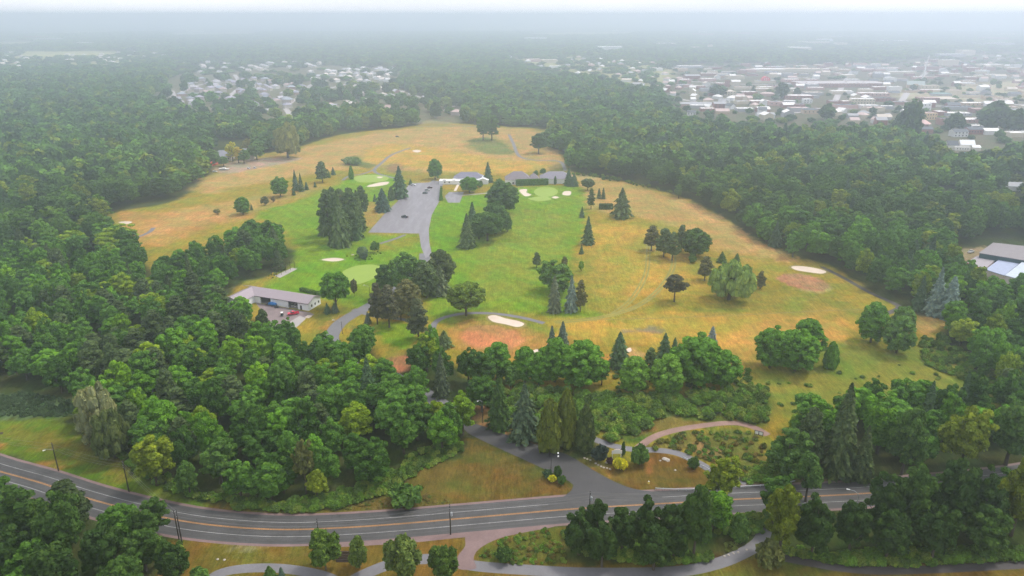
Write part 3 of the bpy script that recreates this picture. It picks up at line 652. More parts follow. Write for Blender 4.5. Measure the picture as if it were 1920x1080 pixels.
reg('scots', crown('pine_crown', pine_blobs(6, 13.5, 6.0, 291, 26, .32), 4200, .5, 292, NEEDLE, core_k=.6, aspect=1.8, jit=.8), trunk_mesh('trunk', 11.5, .32, 5, 44, 7, .4, .5), 6, 14)
for i, (R_, H) in enumerate([(7.5, 13), (6.5, 15)]):
    b_ = lumpy(R_, H, .3, 300 + i, 7, 9, .15)
    reg('willow%d' % i, crown('willow_crown', b_, 9500, .62, 310 + i, LEAF, droop=1.3, aspect=2.6, core_k=.74), trunk_mesh('trunk', H * .75, .5, 3, 50 + i, 6, .4), R_, H)
def stack(R_, H, seed, n=30):
    r = np.random.default_rng(seed); out = []
    for i in range(n):
        t = (i + .5) / n; a = i * 2.4; pr = min(1, .55 + t * 2.2) * (1 - t ** 2.4) ** .7; b = R_ * .36 * (1 - .35 * t)
        out.append((math.cos(a) * R_ * pr * .62, math.sin(a) * R_ * pr * .62, .6 + t * (H - b * 1.3), b, b * 1.7))
    return out
for i, (R_, H) in enumerate([(2.6, 9.5), (2.9, 9), (1.0, 4.5)]):
    reg('cedar%d' % i, crown('cedar_crown', stack(R_, H, 330 + i), 4600 if i < 2 else 1200, .42 if i < 2 else .3, 340 + i, NEEDLE, droop=-1.1, aspect=1.9, core_k=.85), trunk_mesh('trunk', H * .8, .16, 2, 60 + i, 0), R_, H)
for i, (R_, H) in enumerate([(1.5, 2.0), (1.3, 2.3), (1.7, 1.8)]):
    reg('shrub%d' % i, crown('shrub_crown', dome(R_, H, .05, 16, .5, 360 + i, 'oval', .9, .2), 900, .34, 370 + i, upbias=.4), trunk_mesh('trunk', H * .6, .07, .3, 70 + i, 3, .5), R_, H)
for i, (R_, H) in enumerate([(2.9, 7.2), (2.2, 7)]):
    reg('young%d' % i, crown('young_crown', lumpy(R_, H, .6, 380 + i, 4, 9, .21), 4800, .36, 390 + i, aspect=1.7, jit=.7), trunk_mesh('trunk', H * .8, .12, 1.2, 80 + i, 4, .35), R_, H)
# light crowns of few faces for trees a kilometre off
for i in range(3):
    reg('far%d' % i, crown('far_crown', lumpy(6, 15, .5, 400 + i, 5, 4, .27), 520, 1.7, 410 + i, LEAF, upbias=.3), trunk_mesh('trunk', 10, .4, 5, 90 + i, 0), 6, 15)
reg('farc', conifer('far_spruce_crown', 3.2, 15, 420, 420, 1.9, 8, .03, .3), trunk_mesh('trunk', 12, .25, 8, 95, 0), 3.2, 15)

T_MID = (0.076, 0.152, 0.033); T_BRIGHT = (0.100, 0.205, 0.028); T_YELLOW = (0.165, 0.225, 0.022); T_DARK = (0.052, 0.105, 0.026); T_PINE = (0.075, 0.115, 0.045)
T_SPRUCE = (0.062, 0.115, 0.055); T_BLUE = (0.130, 0.190, 0.175); T_MAPLE = (0.070, 0.165, 0.020); T_WILLOW = (0.15, 0.235, 0.062); T_CEDAR = (0.110, 0.145, 0.022); T_BROWN = (0.105, 0.112, 0.045)
T_LIME = (0.14, 0.25, 0.022); T_SILVER = (0.25, 0.28, 0.14); T_GOLD = (0.50, 0.50, 0.025); T_PURPLE = (0.06, 0.025, 0.035)
TREES = []       # (x, y, crown radius) of everything placed, so that the woods keep off
def plant(key, x, y, h, rad, tint, name, label, cat='tree', group=None, rz=None):
    cm, tm, R_, H = PROTO[key]
    t = thing(name, label, cat, (x, y, 0), random.uniform(0, 6.28) if rz is None else rz, group)
    t.scale = (rad / R_, rad / R_, h / H)
    link('trunk', tm, t); link('crown', cm, t, color=tint)
    TREES.append((x, y, rad)); return t

def put(key, px, py, top, wpx, tint, name, label, cat='tree', group=None, z_adj=1.0):
    if key[:6] == 'spruce': key = {'spruce0': ('spruce0', 'spruce3'), 'spruce1': ('spruce1', 'spruce4', 'spruce3'), 'spruce2': ('spruce2', 'spruce3')}[key][(int(px) + int(py)) % (3 if key == 'spruce1' else 2)]
    """stand a plant whose foot shows at (px, py), whose tip shows at row TOP and whose crown shows WPX pixels wide"""
    x, y = at(px, py); h = height_to(x, y + 0, top)
    rad = wpx * .5 * mpp(x, y, h * .5) * (1.14 if key[:5] == 'maple' else 1.0)
    # a wide crown shows its far edge above the tip line of a thin one
    k = PROTO[key]; 
    if key[:5] not in ('spruc', 'cedar'): h = max(h - .12 * rad, rad * .8)
    return plant(key, x, y, max(h, .6) * z_adj, rad, tint, name, label, cat, group)
# ---------------------------------------------------------------- plants that one can tell apart
def jig(t, k=.12): 
    q = random.uniform(1 - k, 1 + k); return tuple(c * q for c in t)
PL = [
 # key, foot x, foot y, top y, width, tint, name, label
 ('maple2', 874, 592, 527, 64, (0.085, 0.135, 0.022), 'maple_tree', 'round maple standing alone on the curve of the cart path, trunk showing'),
 ('maple0', 526, 369, 330, 30, T_MAPLE, 'maple_tree', 'small round dark maple on dry grass beside three narrow spruces'),
 ('maple1', 456, 402, 368, 27, T_MAPLE, 'maple_tree', 'small egg shaped maple at the tip of the green fairway, near the woods'),
 ('maple1', 816, 336, 297, 26, T_MAPLE, 'maple_tree', 'upright maple between the parking lot and the white clubhouse'),
 ('maple0', 880, 361, 330, 33, T_MAPLE, 'maple_tree', 'round maple hiding part of the white clubhouse front'),
 ('maple0', 943, 402, 338, 56, T_DARK, 'maple_tree', 'large dark maple below the clubhouse, uppermost of the clump on the fairway'),
 ('maple2', 914, 452, 394, 58, T_DARK, 'maple_tree', 'broad dark maple in the fairway clump, right of two spruces'),
 ('spruce1', 886, 440, 380, 30, T_SPRUCE, 'spruce_tree', 'pointed dark spruce at the back of the fairway clump'),
 ('spruce0', 876, 464, 402, 34, T_PINE, 'spruce_tree', 'grey green spruce at the front of the fairway clump, foot on mown grass'),
 ('maple1', 951, 434, 402, 18, T_MID, 'maple_tree', 'small young maple at the edge of the fairway clump'),
 ('maple1', 936, 362, 334, 22, T_MID, 'maple_tree', 'small round maple below the grey roofed lodge by the patio'),
 ('maple2', 631, 581, 506, 52, T_MAPLE, 'maple_tree', 'tall maple at the end of the L shaped shed, trunk showing'),
 ('young0', 665, 556, 521, 14, T_BROWN, 'sapling_tree', 'thin young tree in mown lawn below the big putting green'),
 ('broad2', 1036, 545, 478, 74, T_MID, 'broadleaf_tree', 'wide spreading tree alone in mid fairway with three conifers beneath'),
 ('broad0', 1048, 556, 508, 50, T_MID, 'broadleaf_tree', 'lower tree leaning out of the wide fairway tree, nearer the conifers'),
 ('pine1', 1006, 502, 472, 20, T_PINE, 'pine_tree', 'small dark pine behind the wide fairway tree'),
 ('pine1', 1058, 498, 480, 16, T_BROWN, 'pine_tree', 'small brownish pine tucked behind the wide fairway tree'),
 ('spruce1', 1039, 585, 518, 24, (0.095, 0.125, 0.085), 'spruce_tree', 'slim grey spruce, leftmost of three conifers below the wide fairway tree'),
 ('spruce1', 1071, 584, 518, 24, T_BLUE, 'spruce_tree', 'slim blue grey spruce, middle of three conifers below the wide fairway tree'),
 ('pine2', 1088, 584, 523, 26, T_BROWN, 'spruce_tree', 'slim brownish conifer, rightmost of three below the wide fairway tree'),
 ('spruce1', 1102, 458, 407, 23, T_SPRUCE, 'spruce_tree', 'tall pointed spruce standing alone between green fairway and dry grass'),
 ('spruce1', 1091, 408, 387, 9, T_SPRUCE, 'spruce_tree', 'tiny pointed spruce above the lone tall spruce on the dry grass'),
 ('spruce1', 1090, 476, 459, 9, T_SPRUCE, 'spruce_tree', 'tiny spruce just below the lone tall spruce'),
 ('young1', 1090, 508, 488, 11, T_LIME, 'sapling_tree', 'thin pale sapling under the tiny spruce on the dry grass'),
 ('pine2', 1108, 392, 352, 17, T_PINE, 'pine_tree', 'slim pine above the dark square hedge'),
 ('spruce2', 1165, 408, 353, 34, T_PINE, 'spruce_tree', 'wide ragged spruce beside the dark square hedge'),
 ('maple2', 1102, 357, 333, 23, T_PINE, 'pine_tree', 'round headed small pine beside the end of the grey roofed annex'),
 ('spruce1', 1123, 372, 353, 8, T_PINE, 'spruce_tree', 'tiny spruce between hedge and annex, nearer the buildings'),
 ('spruce1', 1131, 373, 352, 8, T_PINE, 'spruce_tree', 'tiny spruce above the dark hedge, one nearer the woods'),
 ('spruce0', 1066, 348, 316, 18, T_SPRUCE, 'spruce_tree', 'taller spruce at the end wall of the grey roofed annex'),
 ('spruce0', 1076, 349, 325, 16, T_SPRUCE, 'spruce_tree', 'lower spruce beside the taller one at the annex end wall'),
 ('cedar0', 1041, 346, 331, 6, T_SPRUCE, 'cedar_tree', 'narrow column shaped evergreen against the white annex wall'),
 ('spruce0', 915, 342, 304, 17, T_SPRUCE, 'spruce_tree', 'pointed spruce on dry grass right of the white clubhouse'),
 ('broad1', 906, 263, 214, 30, T_MID, 'broadleaf_tree', 'left of two tall trees standing together on the far dry hill'),
 ('broad3', 922, 263, 210, 34, T_MID, 'broadleaf_tree', 'right of two tall trees standing together on the far dry hill'),
 ('pine0', 1221, 470, 420, 36, T_BROWN, 'pine_tree', 'dark pine at the left end of the pine group on the dry grass'),
 ('pine1', 1244, 482, 426, 42, T_PINE, 'pine_tree', 'broad pine in the middle of the pine group on the dry grass'),
 ('pine0', 1260, 488, 432, 34, T_PINE, 'pine_tree', 'lowest pine of the group on the dry grass, trunk showing'),
 ('pine2', 1277, 470, 420, 28, T_PINE, 'pine_tree', 'tall pine between the pine group and the round dark maple'),
 ('maple0', 1303, 481, 426, 50, T_DARK, 'maple_tree', 'round dark maple at the right end of the pine group'),
 ('shrub0', 1298, 493, 479, 16, T_DARK, 'shrub', 'round dark shrub just below the round maple of the pine group'),
 ('scots', 1264, 566, 512, 52, (0.055, 0.060, 0.036), 'pine_tree', 'lone flat topped pine with a bare crooked trunk on golden grass'),
 ('pine0', 1321, 526, 478, 34, T_BROWN, 'pine_tree', 'dark brownish pine against the pale willow'),
 ('willow0', 1366, 562, 486, 92, T_WILLOW, 'willow_tree', 'large pale green willow spreading over the golden grass'),
 ('pine2', 1425, 542, 507, 22, T_BROWN, 'pine_tree', 'scraggly dark little pine right of the pale willow'),
 ('spruce0', 1353, 492, 472, 17, T_DARK, 'spruce_tree', 'small dark spruce behind the pale willow'),
 ('spruce1', 1381, 492, 475, 12, T_DARK, 'spruce_tree', 'smallest dark spruce behind the pale willow, nearer the woods'),
 ('maple1', 1632, 642, 566, 52, T_MAPLE, 'maple_tree', 'egg shaped maple left of two standing at the end of the woodland path'),
 ('maple1', 1680, 662, 590, 52, T_MID, 'maple_tree', 'maple nearer the camera of the two beside the end of the woodland path'),
 ('maple0', 1691, 622, 573, 38, T_MID, 'maple_tree', 'smaller round maple behind the pair at the end of the woodland path'),
 ('maple0', 1443, 690, 610, 62, T_MAPLE, 'maple_tree', 'left maple of the dense group of three on the lower meadow'),
 ('maple1', 1508, 678, 597, 60, T_MAPLE, 'maple_tree', 'tallest maple at the back of the dense group of three on the meadow'),
 ('maple0', 1490, 695, 614, 74, T_MAPLE, 'maple_tree', 'front maple of the dense group of three on the lower meadow'),
 ('cedar1', 1556, 690, 645, 32, T_MAPLE, 'shrub', 'tall upright shrub right of the dense maple group on the meadow'),
 ('maple1', 932, 712, 640, 54, T_MAPLE, 'maple_tree', 'dark egg shaped maple at the left end of the row under the salmon bare green'),
 ('maple1', 984, 718, 650, 46, T_MAPLE, 'maple_tree', 'second maple of the row under the salmon bare green, near the small bunker'),
 ('maple1', 1040, 716, 632, 60, T_MAPLE, 'maple_tree', 'third and tallest maple of the row, in front of two blue spruces'),
 ('maple0', 1090, 724, 637, 84, T_MAPLE, 'maple_tree', 'widest round maple of the row under the golden grass'),
 ('spruce0', 1054, 672, 604, 34, (0.085, 0.125, 0.10), 'spruce_tree', 'blue green spruce behind the tallest maple of the row, right of two'),
 ('spruce1', 1034, 676, 612, 28, (0.085, 0.125, 0.10), 'spruce_tree', 'blue green spruce behind the tallest maple of the row, left of two'),
 ('spruce2', 1160, 688, 624, 42, T_SPRUCE, 'spruce_tree', 'dark pointed spruce alone in the gap between the maple rows'),
 ('maple1', 1187, 737, 668, 54, T_BRIGHT, 'maple_tree', 'bright green young maple below the dark pointed spruce'),
 ('maple1', 1248, 739, 662, 58, T_BRIGHT, 'maple_tree', 'bright green maple in front of the biggest maple of the row'),
 ('pine0', 1218, 716, 650, 38, T_PINE, 'pine_tree', 'dark loose pine between the two bright green maples'),
 ('spruce0', 1245, 674, 625, 28, T_SPRUCE, 'spruce_tree', 'dark spruce behind the bright green maples'),
 ('spruce1', 1263, 676, 634, 18, T_SPRUCE, 'spruce_tree', 'smaller dark spruce peeping out behind the biggest maple of the row'),
 ('maple0', 1303, 722, 624, 86, T_MAPLE, 'maple_tree', 'biggest maple of the lower row, in front of a silvery spruce'),
 ('maple1', 1352, 722, 655, 62, T_MAPLE, 'maple_tree', 'maple at the right end of the lower row'),
 ('spruce1', 1332, 664, 613, 24, (0.21, 0.26, 0.27), 'spruce_tree', 'silvery blue spruce rising behind the lower row of maples'),
 ('spruce1', 1340, 690, 645, 22, (0.17, 0.21, 0.23), 'spruce_tree', 'second silvery spruce, almost hidden at the end of the maple row'),
 ('broad1', 766, 548, 466, 62, T_MID, 'broadleaf_tree', 'bright leafy tree at the head of the clump beside the drive'),
 ('broad0', 722, 560, 488, 46, T_DARK, 'broadleaf_tree', 'dark tree in the drive clump, beside the big putting green'),
 ('maple1', 826, 540, 467, 52, (0.06, 0.085, 0.032), 'cedar_tree', 'dense dark oval evergreen at the right side of the drive clump'),
 ('maple1', 800, 558, 490, 44, T_PINE, 'cedar_tree', 'dense evergreen in the middle of the drive clump'),
 ('spruce0', 825, 552, 498, 34, (0.085, 0.115, 0.062), 'spruce_tree', 'grey green spruce at the foot of the drive clump on the fairway'),
 ('maple1', 766, 592, 522, 46, T_BROWN, 'cedar_tree', 'dense brownish oval evergreen in the drive clump, nearer the shed'),
 ('pine0', 730, 614, 530, 50, (0.075, 0.08, 0.045), 'pine_tree', 'brownish bare footed pine beside the drive, trunk showing'),
 ('pine2', 708, 608, 528, 36, (0.075, 0.08, 0.045), 'pine_tree', 'thin pine with bare trunk standing where drive and path meet'),
 ('pine2', 785, 637, 557, 46, (0.072, 0.09, 0.045), 'pine_tree', 'tall grey green pine where the cart path starts, above the small tee'),
 ('spruce2', 833, 650, 620, 28, T_PINE, 'spruce_tree', 'small dark spruce inside the bend of the cart path'),
 ('spruce0', 690, 606, 586, 14, (0.09, 0.12, 0.09), 'spruce_tree', 'tiny grey spruce at the foot of the bare footed pines'),
 ('spruce1', 614, 588, 568, 12, T_SPRUCE, 'spruce_tree', 'tiny dark spruce on the bank at the end of the shed, left of two'),
 ('spruce1', 628, 586, 567, 14, (0.08, 0.12, 0.08), 'spruce_tree', 'tiny blue green spruce on the bank at the end of the shed, right of two'),
 ('pine0', 618, 452, 352, 44, T_PINE, 'pine_tree', 'leftmost tall pine of the dense group beside the parking lot'),
 ('spruce2', 638, 462, 360, 40, T_PINE, 'spruce_tree', 'lowest spruce of the dense conifer group beside the parking lot'),
 ('pine1', 660, 452, 350, 46, T_PINE, 'pine_tree', 'broad pine in the dense conifer group beside the parking lot'),
 ('spruce2', 664, 448, 388, 36, T_SPRUCE, 'spruce_tree', 'dark spruce at the parking lot corner of the conifer group'),
 ('pine0', 680, 410, 346, 32, T_PINE, 'pine_tree', 'rightmost pine of the dense group, touching the brown strip by the lot'),
 ('pine2', 640, 410, 352, 36, T_PINE, 'pine_tree', 'pine at the back of the dense conifer group beside the parking lot'),
 ('spruce2', 718, 396, 354, 30, (0.048, 0.090, 0.068), 'spruce_tree', 'plump blue green spruce on the brown strip beside the lot'),
 ('spruce0', 750, 371, 312, 28, T_SPRUCE, 'spruce_tree', 'tallest dark spruce at the upper left corner of the parking lot'),
 ('cedar0', 734, 376, 352, 14, T_PINE, 'cedar_tree', 'small grey evergreen between the blue green spruce and the tall corner spruce'),
 ('spruce1', 770, 346, 336, 8, T_SPRUCE, 'spruce_tree', 'small spruce at the far edge of the parking lot'),
 ('spruce1', 703, 378, 364, 7, T_SPRUCE, 'spruce_tree', 'tiny spruce beside the plump blue green spruce'),
 ('cedar1', 659, 336, 313, 11, T_MAPLE, 'cedar_tree', 'narrow dark evergreen beside the upper putting green'),
 ('spruce1', 828, 375, 354, 5, T_MAPLE, 'cedar_tree', 'upper of two slim evergreens at the right edge of the parking lot'),
 ('spruce1', 826, 376, 364, 6, T_MAPLE, 'cedar_tree', 'lower of two slim evergreens at the right edge of the parking lot'),
 ('pine1', 605, 342, 301, 30, T_PINE, 'pine_tree', 'broad pine standing alone on the dry grass, trunk showing'),
 ('spruce1', 555, 357, 319, 13, T_SPRUCE, 'spruce_tree', 'tallest of the narrow spruces beside the small round maple'),
 ('spruce1', 565, 359, 325, 12, T_PINE, 'spruce_tree', 'second tallest of the narrow spruces beside the small round maple'),
 ('spruce1', 575, 356, 341, 8, T_SPRUCE, 'spruce_tree', 'short spruce at the right of the narrow spruces'),
 ('spruce1', 551, 366, 353, 7, T_SPRUCE, 'spruce_tree', 'short spruce at the foot of the tallest narrow spruce'),
 ('spruce1', 591, 351, 340, 6, T_SPRUCE, 'spruce_tree', 'tiny spruce just left of the lone broad pine'),
 ('spruce1', 472, 394, 382, 5, T_DARK, 'spruce_tree', 'tiny dark spruce touching the egg shaped maple'),
 ('young1', 497, 385, 366, 16, (0.12, 0.13, 0.06), 'sapling_tree', 'thin grey green sapling on the dry slope, larger of two'),
 ('young1', 513, 379, 367, 10, (0.14, 0.11, 0.06), 'sapling_tree', 'thin brownish sapling on the dry slope, smaller of two'),
 ('young0', 408, 402, 390, 14, (0.15, 0.16, 0.06), 'sapling_tree', 'pale low sapling among the dry grass near the left woods'),
 ('spruce1', 625, 328, 313, 8, T_SPRUCE, 'spruce_tree', 'small dark spruce just right of the lone broad pine'),
 ('spruce1', 617, 333, 320, 6, T_SPRUCE, 'spruce_tree', 'smallest spruce right of the lone broad pine'),
 ('young0', 1018, 328, 314, 14, T_MID, 'broadleaf_tree', 'small leafy tree behind the gap between lodge and annex'),
 ('shrub2', 655, 308, 294, 26, (0.13, 0.19, 0.09), 'shrub', 'pale rounded thicket on the dry ground above the putting green'),
 ('shrub0', 668, 310, 297, 20, (0.09, 0.15, 0.06), 'shrub', 'darker shrub beside the pale thicket above the putting green'),
 ('shrub1', 680, 482, 462, 20, (0.10, 0.15, 0.08), 'shrub', 'grey green shrub in the planting bed by the white rock'),
 ('young0', 703, 474, 450, 20, T_MID, 'shrub', 'taller round shrub in the planting bed below the parking lot'),
 ('shrub1', 682, 486, 474, 14, (0.05, 0.08, 0.06), 'shrub', 'low dark shrub at the front of the planting bed by the white rock'),
 ('shrub0', 900, 352, 340, 12, T_MID, 'shrub', 'bush at the corner of the white clubhouse'),
 ('young1', 1005, 330, 318, 10, T_MID, 'shrub', 'small bush behind the grey roofed lodge'),
 ('broad3', 1740, 592, 500, 36, T_BLUE, 'spruce_tree', ''), 
 # entrance
 ('spruce0', 983, 822, 722, 54, (0.075, 0.12, 0.07), 'spruce_tree', 'large pale grey green spruce above the entrance drive'),
 ('spruce1', 936, 802, 708, 40, T_DARK, 'spruce_tree', 'dark narrow spruce beside the street lamp on the entrance drive'),
 ('cedar0', 1030, 848, 757, 52, T_CEDAR, 'cedar_tree', 'dense olive cedar nearest the entrance drive'),
 ('cedar1', 1060, 838, 740, 48, T_CEDAR, 'cedar_tree', 'tall olive cedar at the back of the cedars by the entrance sign'),
 ('cedar0', 1096, 846, 766, 42, (0.07, 0.105, 0.03), 'cedar_tree', 'dark olive cedar nearest the white entrance sign'),
 ('broad5', 868, 815, 730, 54, T_LIME, 'broadleaf_tree', 'bright lime green tree at the wood edge beside the entrance drive'),
 ('spruce0', 828, 742, 664, 34, (0.08, 0.115, 0.065), 'spruce_tree', 'slim grey spruce rising out of the wood below the cart path'),
 ('cedar2', 1168, 855, 832, 9, T_DARK, 'cedar_tree', 'narrow dark evergreen right beside the white entrance sign'),
 ('shrub0', 1124, 863, 836, 34, (0.035, 0.055, 0.045), 'shrub', 'dark blue green bush left of the white entrance sign'),
 ('shrub0', 1162, 881, 859, 27, T_GOLD, 'shrub', 'large golden yellow bush in front of the entrance sign'),
 ('shrub2', 1144, 870, 858, 14, T_PURPLE, 'shrub', 'low purple bush between dark bush and golden bush'),
 ('shrub0', 1199, 871, 839, 34, T_MID, 'shrub', 'round green bush right of the entrance sign'),
 ('shrub0', 1036, 904, 891, 16, T_GOLD, 'shrub', 'small golden bush at the foot of the black lamp post'),
 ('shrub1', 1045, 898, 874, 15, T_DARK, 'shrub', 'tall dark bush beside the small golden bush'),
 ('shrub2', 1027, 896, 881, 18, (0.06, 0.11, 0.06), 'shrub', 'blue green bush left of the black lamp post'),
 ('shrub2', 1053, 908, 893, 16, T_MID, 'shrub', 'low green bush at the tip of the lawn by the junction'),
 ('shrub2', 760, 944, 912, 62, T_MID, 'shrub', 'wide green bush on the lawn edge above the road'),
 ('shrub2', 1300, 878, 858, 22, T_MID, 'shrub', 'green bush by the path and fence right of the white rock'),
 ('shrub2', 945, 1052, 1028, 32, T_DARK, 'shrub', 'dark low bush on the lower lawn right of the gravel turnout'),
 ('cedar1', 1385, 1010, 968, 44, T_MID, 'shrub', 'bush beside the red mulch bed'),
 ('shrub0', 1440, 1064, 1022, 52, (0.10, 0.12, 0.04), 'shrub', 'olive round bush beside the bend of the bike path'),
 ('young0', 611, 1068, 990, 66, (0.085, 0.15, 0.028), 'young_tree', 'dense bright green young tree left of the timber steps'),
 ('young1', 675, 1066, 1002, 42, (0.10, 0.155, 0.035), 'young_tree', 'thin upright young tree right of the timber steps'),
 ('young0', 758, 1092, 1000, 78, (0.10, 0.15, 0.04), 'young_tree', 'largest young tree beside the bike path'),
 ('young0', 833, 1096, 1020, 62, (0.065, 0.12, 0.025), 'young_tree', 'darker rounded young tree nearest the gravel turnout'),
 ('spruce2', 508, 1096, 1062, 34, T_DARK, 'spruce_tree', 'small spruce inside the bend of the bike path, left of two'),
 ('spruce1', 530, 1094, 1064, 16, (0.07, 0.12, 0.09), 'spruce_tree', 'tiny blue green spruce inside the bend of the bike path'),
 ('shrub1', 376, 1092, 1066, 34, T_MID, 'shrub', 'leafy bush at the wood edge beside the bike path bend'),
 ('open0', 1352, 952, 850, 78, T_YELLOW, 'broadleaf_tree', 'open leafy tree with a bare trunk crossing in front of the road'),
 ('open1', 1510, 940, 848, 66, T_MID, 'broadleaf_tree', 'loose tree leaning across the road beside the curved street lamp'),
 ('broad1', 295, 910, 808, 78, T_YELLOW, 'broadleaf_tree', 'yellow green rounded tree at the wood edge above the utility pole'),
 ('broad0', 357, 930, 858, 52, T_MID, 'broadleaf_tree', 'lower round tree at the wood edge above the road bend'),
 ('broad3', 415, 905, 822, 70, T_MID, 'broadleaf_tree', 'tall mid green tree at the wood edge, right of the round yellow green ones'),
 ('willow1', 195, 830, 712, 92, T_SILVER, 'willow_tree', 'silvery white leaved tree at the wood edge above the mown lawn'),
 ('willow1', 218, 858, 760, 80, (0.11, 0.15, 0.05), 'willow_tree', 'olive drooping tree hanging over the corner of the mown lawn'),
 ('open0', 575, 925, 815, 46, (0.13, 0.15, 0.05), 'broadleaf_tree', 'sparse pale tree with bare twigs at the wood edge above the road'),
 ('open1', 596, 938, 880, 50, T_YELLOW, 'broadleaf_tree', 'low yellowish tree at the wood edge above the road'),
 ('willow0', 540, 296, 228, 62, (0.15, 0.17, 0.055), 'willow_tree', 'pale drooping willow at the edge of the far left woods'),
 ('broad5', 437, 303, 262, 24, T_GOLD, 'broadleaf_tree', 'bright yellow tree in front of the grey roofed house'),
 ('broad5', 448, 306, 272, 20, (0.5, 0.42, 0.05), 'broadleaf_tree', 'second bright yellow tree, right of the first before the grey roofed house'),
 ('broad5', 466, 294, 256, 20, (0.22, 0.22, 0.06), 'broadleaf_tree', 'tall olive yellow tree at the corner of the grey roofed house'),
 ('spruce1', 1750, 590, 503, 34, T_BLUE, 'spruce_tree', 'tall silvery blue spruce at the edge of the right woods'),
 ('spruce1', 1775, 596, 520, 38, T_BLUE, 'spruce_tree', 'second silvery blue spruce at the edge of the right woods, right of the tall one'),
 ('broad4', 1486, 482, 428, 44, T_MAPLE, 'maple_tree', 'round tree standing out from the woods above the long white bunker'),
 ('maple0', 1436, 452, 405, 40, T_MAPLE, 'maple_tree', 'round tree at the wood edge, first above the one over the long bunker'),
 ('broad7', 1740, 476, 428, 48, T_YELLOW, 'broadleaf_tree', 'yellow green tree beside the dirt yard of the grey workshop'),
 ('broad2', 1800, 652, 590, 62, T_YELLOW, 'broadleaf_tree', 'yellow topped tree at the corner where meadow meets woods'),
 ('broad5', 1272, 372, 342, 18, T_MID, 'broadleaf_tree', 'small tree standing before the wood edge on the dry slope'),
 ('broad0', 1010, 288, 244, 40, T_DARK, 'broadleaf_tree', 'dark tree at the corner of the woods above the far cart path'),
 ('pine0', 628, 440, 348, 38, T_PINE, 'pine_tree', 'tall pine standing in the second row of the conifer group by the lot'),
 ('spruce2', 612, 440, 372, 30, T_PINE, 'spruce_tree', 'dark spruce at the outer left edge of the conifer group by the lot'),
 ('pine1', 650, 436, 362, 40, T_BROWN, 'pine_tree', 'brownish pine in the heart of the conifer group by the lot'),
 ('spruce0', 672, 432, 358, 34, T_PINE, 'spruce_tree', 'tall spruce just behind the lot corner of the conifer group'),
 ('pine1', 646, 458, 392, 40, T_PINE, 'pine_tree', 'low wide pine at the front skirt of the conifer group by the lot'),
 ('broad2', 745, 556, 476, 52, T_MID, 'broadleaf_tree', 'leafy tree in the drive clump between bright tree and dark tree'),
 ('broad0', 790, 540, 480, 44, T_MID, 'broadleaf_tree', 'leafy tree behind the dense evergreens of the drive clump'),
 ('pine0', 752, 600, 540, 36, T_BROWN, 'pine_tree', 'brownish pine between the two dense ovals and the bare footed pines'),
 ('maple0', 930, 438, 376, 46, T_DARK, 'maple_tree', 'dark maple filling the middle of the fairway clump'),
 ('maple1', 898, 448, 398, 34, T_DARK, 'maple_tree', 'dark maple between the two spruces of the fairway clump'),
 ('broad3', 60, 1030, 900, 96, T_MID, 'broadleaf_tree', 'tall tree at the left frame edge below the road'),
 ('broad6', 128, 1055, 915, 92, T_MID, 'broadleaf_tree', 'tall tree reaching over the road line, second in the lower left wood'),
 ('broad0', 205, 1085, 975, 96, T_DARK, 'broadleaf_tree', 'broad dark tree in the middle of the lower left wood'),
 ('broad4', 275, 1070, 985, 86, T_MID, 'broadleaf_tree', 'round tree at the inner end of the lower left wood'),
 ('broad3', 290, 1010, 930, 70, T_MID, 'broadleaf_tree', 'tree overlapping the road just left of the close pair of poles'),
 ('broad2', 20, 1090, 985, 96, T_DARK, 'broadleaf_tree', 'dark tree in the lower left corner'),
 ('broad7', 110, 1130, 1010, 104, T_DARK, 'broadleaf_tree', 'dark broad tree at the bottom of the lower left wood'),
 ('broad1', 330, 1095, 1010, 64, T_DARK, 'broadleaf_tree', 'dark tree at the bottom, beside the bike path bend'),
 ('broad2', 240, 1150, 1035, 100, T_MID, 'broadleaf_tree', 'round tree cut by the bottom edge in the lower left wood'),
 ('broad2', 402, 309, 276, 30, T_MID, 'broadleaf_tree', 'green tree hiding the left wing of the grey roofed house'),
 ('broad0', 420, 312, 290, 26, T_MID, 'broadleaf_tree', 'low green tree below the bright yellow trees'),
 ('broad6', 458, 306, 278, 28, T_MID, 'broadleaf_tree', 'green tree between the second yellow tree and the olive yellow tree'),
 ('broad4', 482, 300, 262, 36, T_MID, 'broadleaf_tree', 'rounded tree at the right corner of the grey roofed house'),
 ('maple1', 1010, 722, 660, 40, T_MAPLE, 'maple_tree', 'lower maple filling the gap before the tallest maple of the row'),
 ('broad0', 1128, 722, 672, 34, T_MID, 'broadleaf_tree', 'low leafy tree at the right end of the first maple row'),
 ('broad4', 958, 728, 680, 34, T_MID, 'broadleaf_tree', 'low leafy tree between the first and second maple of the row'),
 # the tall mass below the road
 ('broad2', 1085, 1040, 952, 70, T_DARK, 'broadleaf_tree', 'leftmost dark tree of the clump below the junction'),
 ('broad5', 1118, 1030, 928, 54, T_DARK, 'broadleaf_tree', 'dark pointed tree beside the junction transformer pole'),
 ('broad1', 1165, 1040, 948, 66, T_DARK, 'broadleaf_tree', 'second broad dark tree of the clump below the junction'),
 ('broad3', 1207, 1045, 926, 64, T_DARK, 'broadleaf_tree', 'tall tree in the middle of the clump below the junction'),
 ('broad4', 1262, 1050, 940, 76, T_DARK, 'broadleaf_tree', 'wide dark tree just left of the open tree crossing the road'),
 ('broad7', 1300, 1045, 900, 72, T_MID, 'broadleaf_tree', 'tallest tree of the clump below the junction, overlapping the road'),
 ('broad6', 1128, 1062, 975, 70, T_DARK, 'broadleaf_tree', 'low dark tree at the front of the clump by the bike path'),
 ('broad0', 1225, 1068, 975, 74, T_DARK, 'broadleaf_tree', 'low broad tree at the front of the clump, above the wide bike path'),
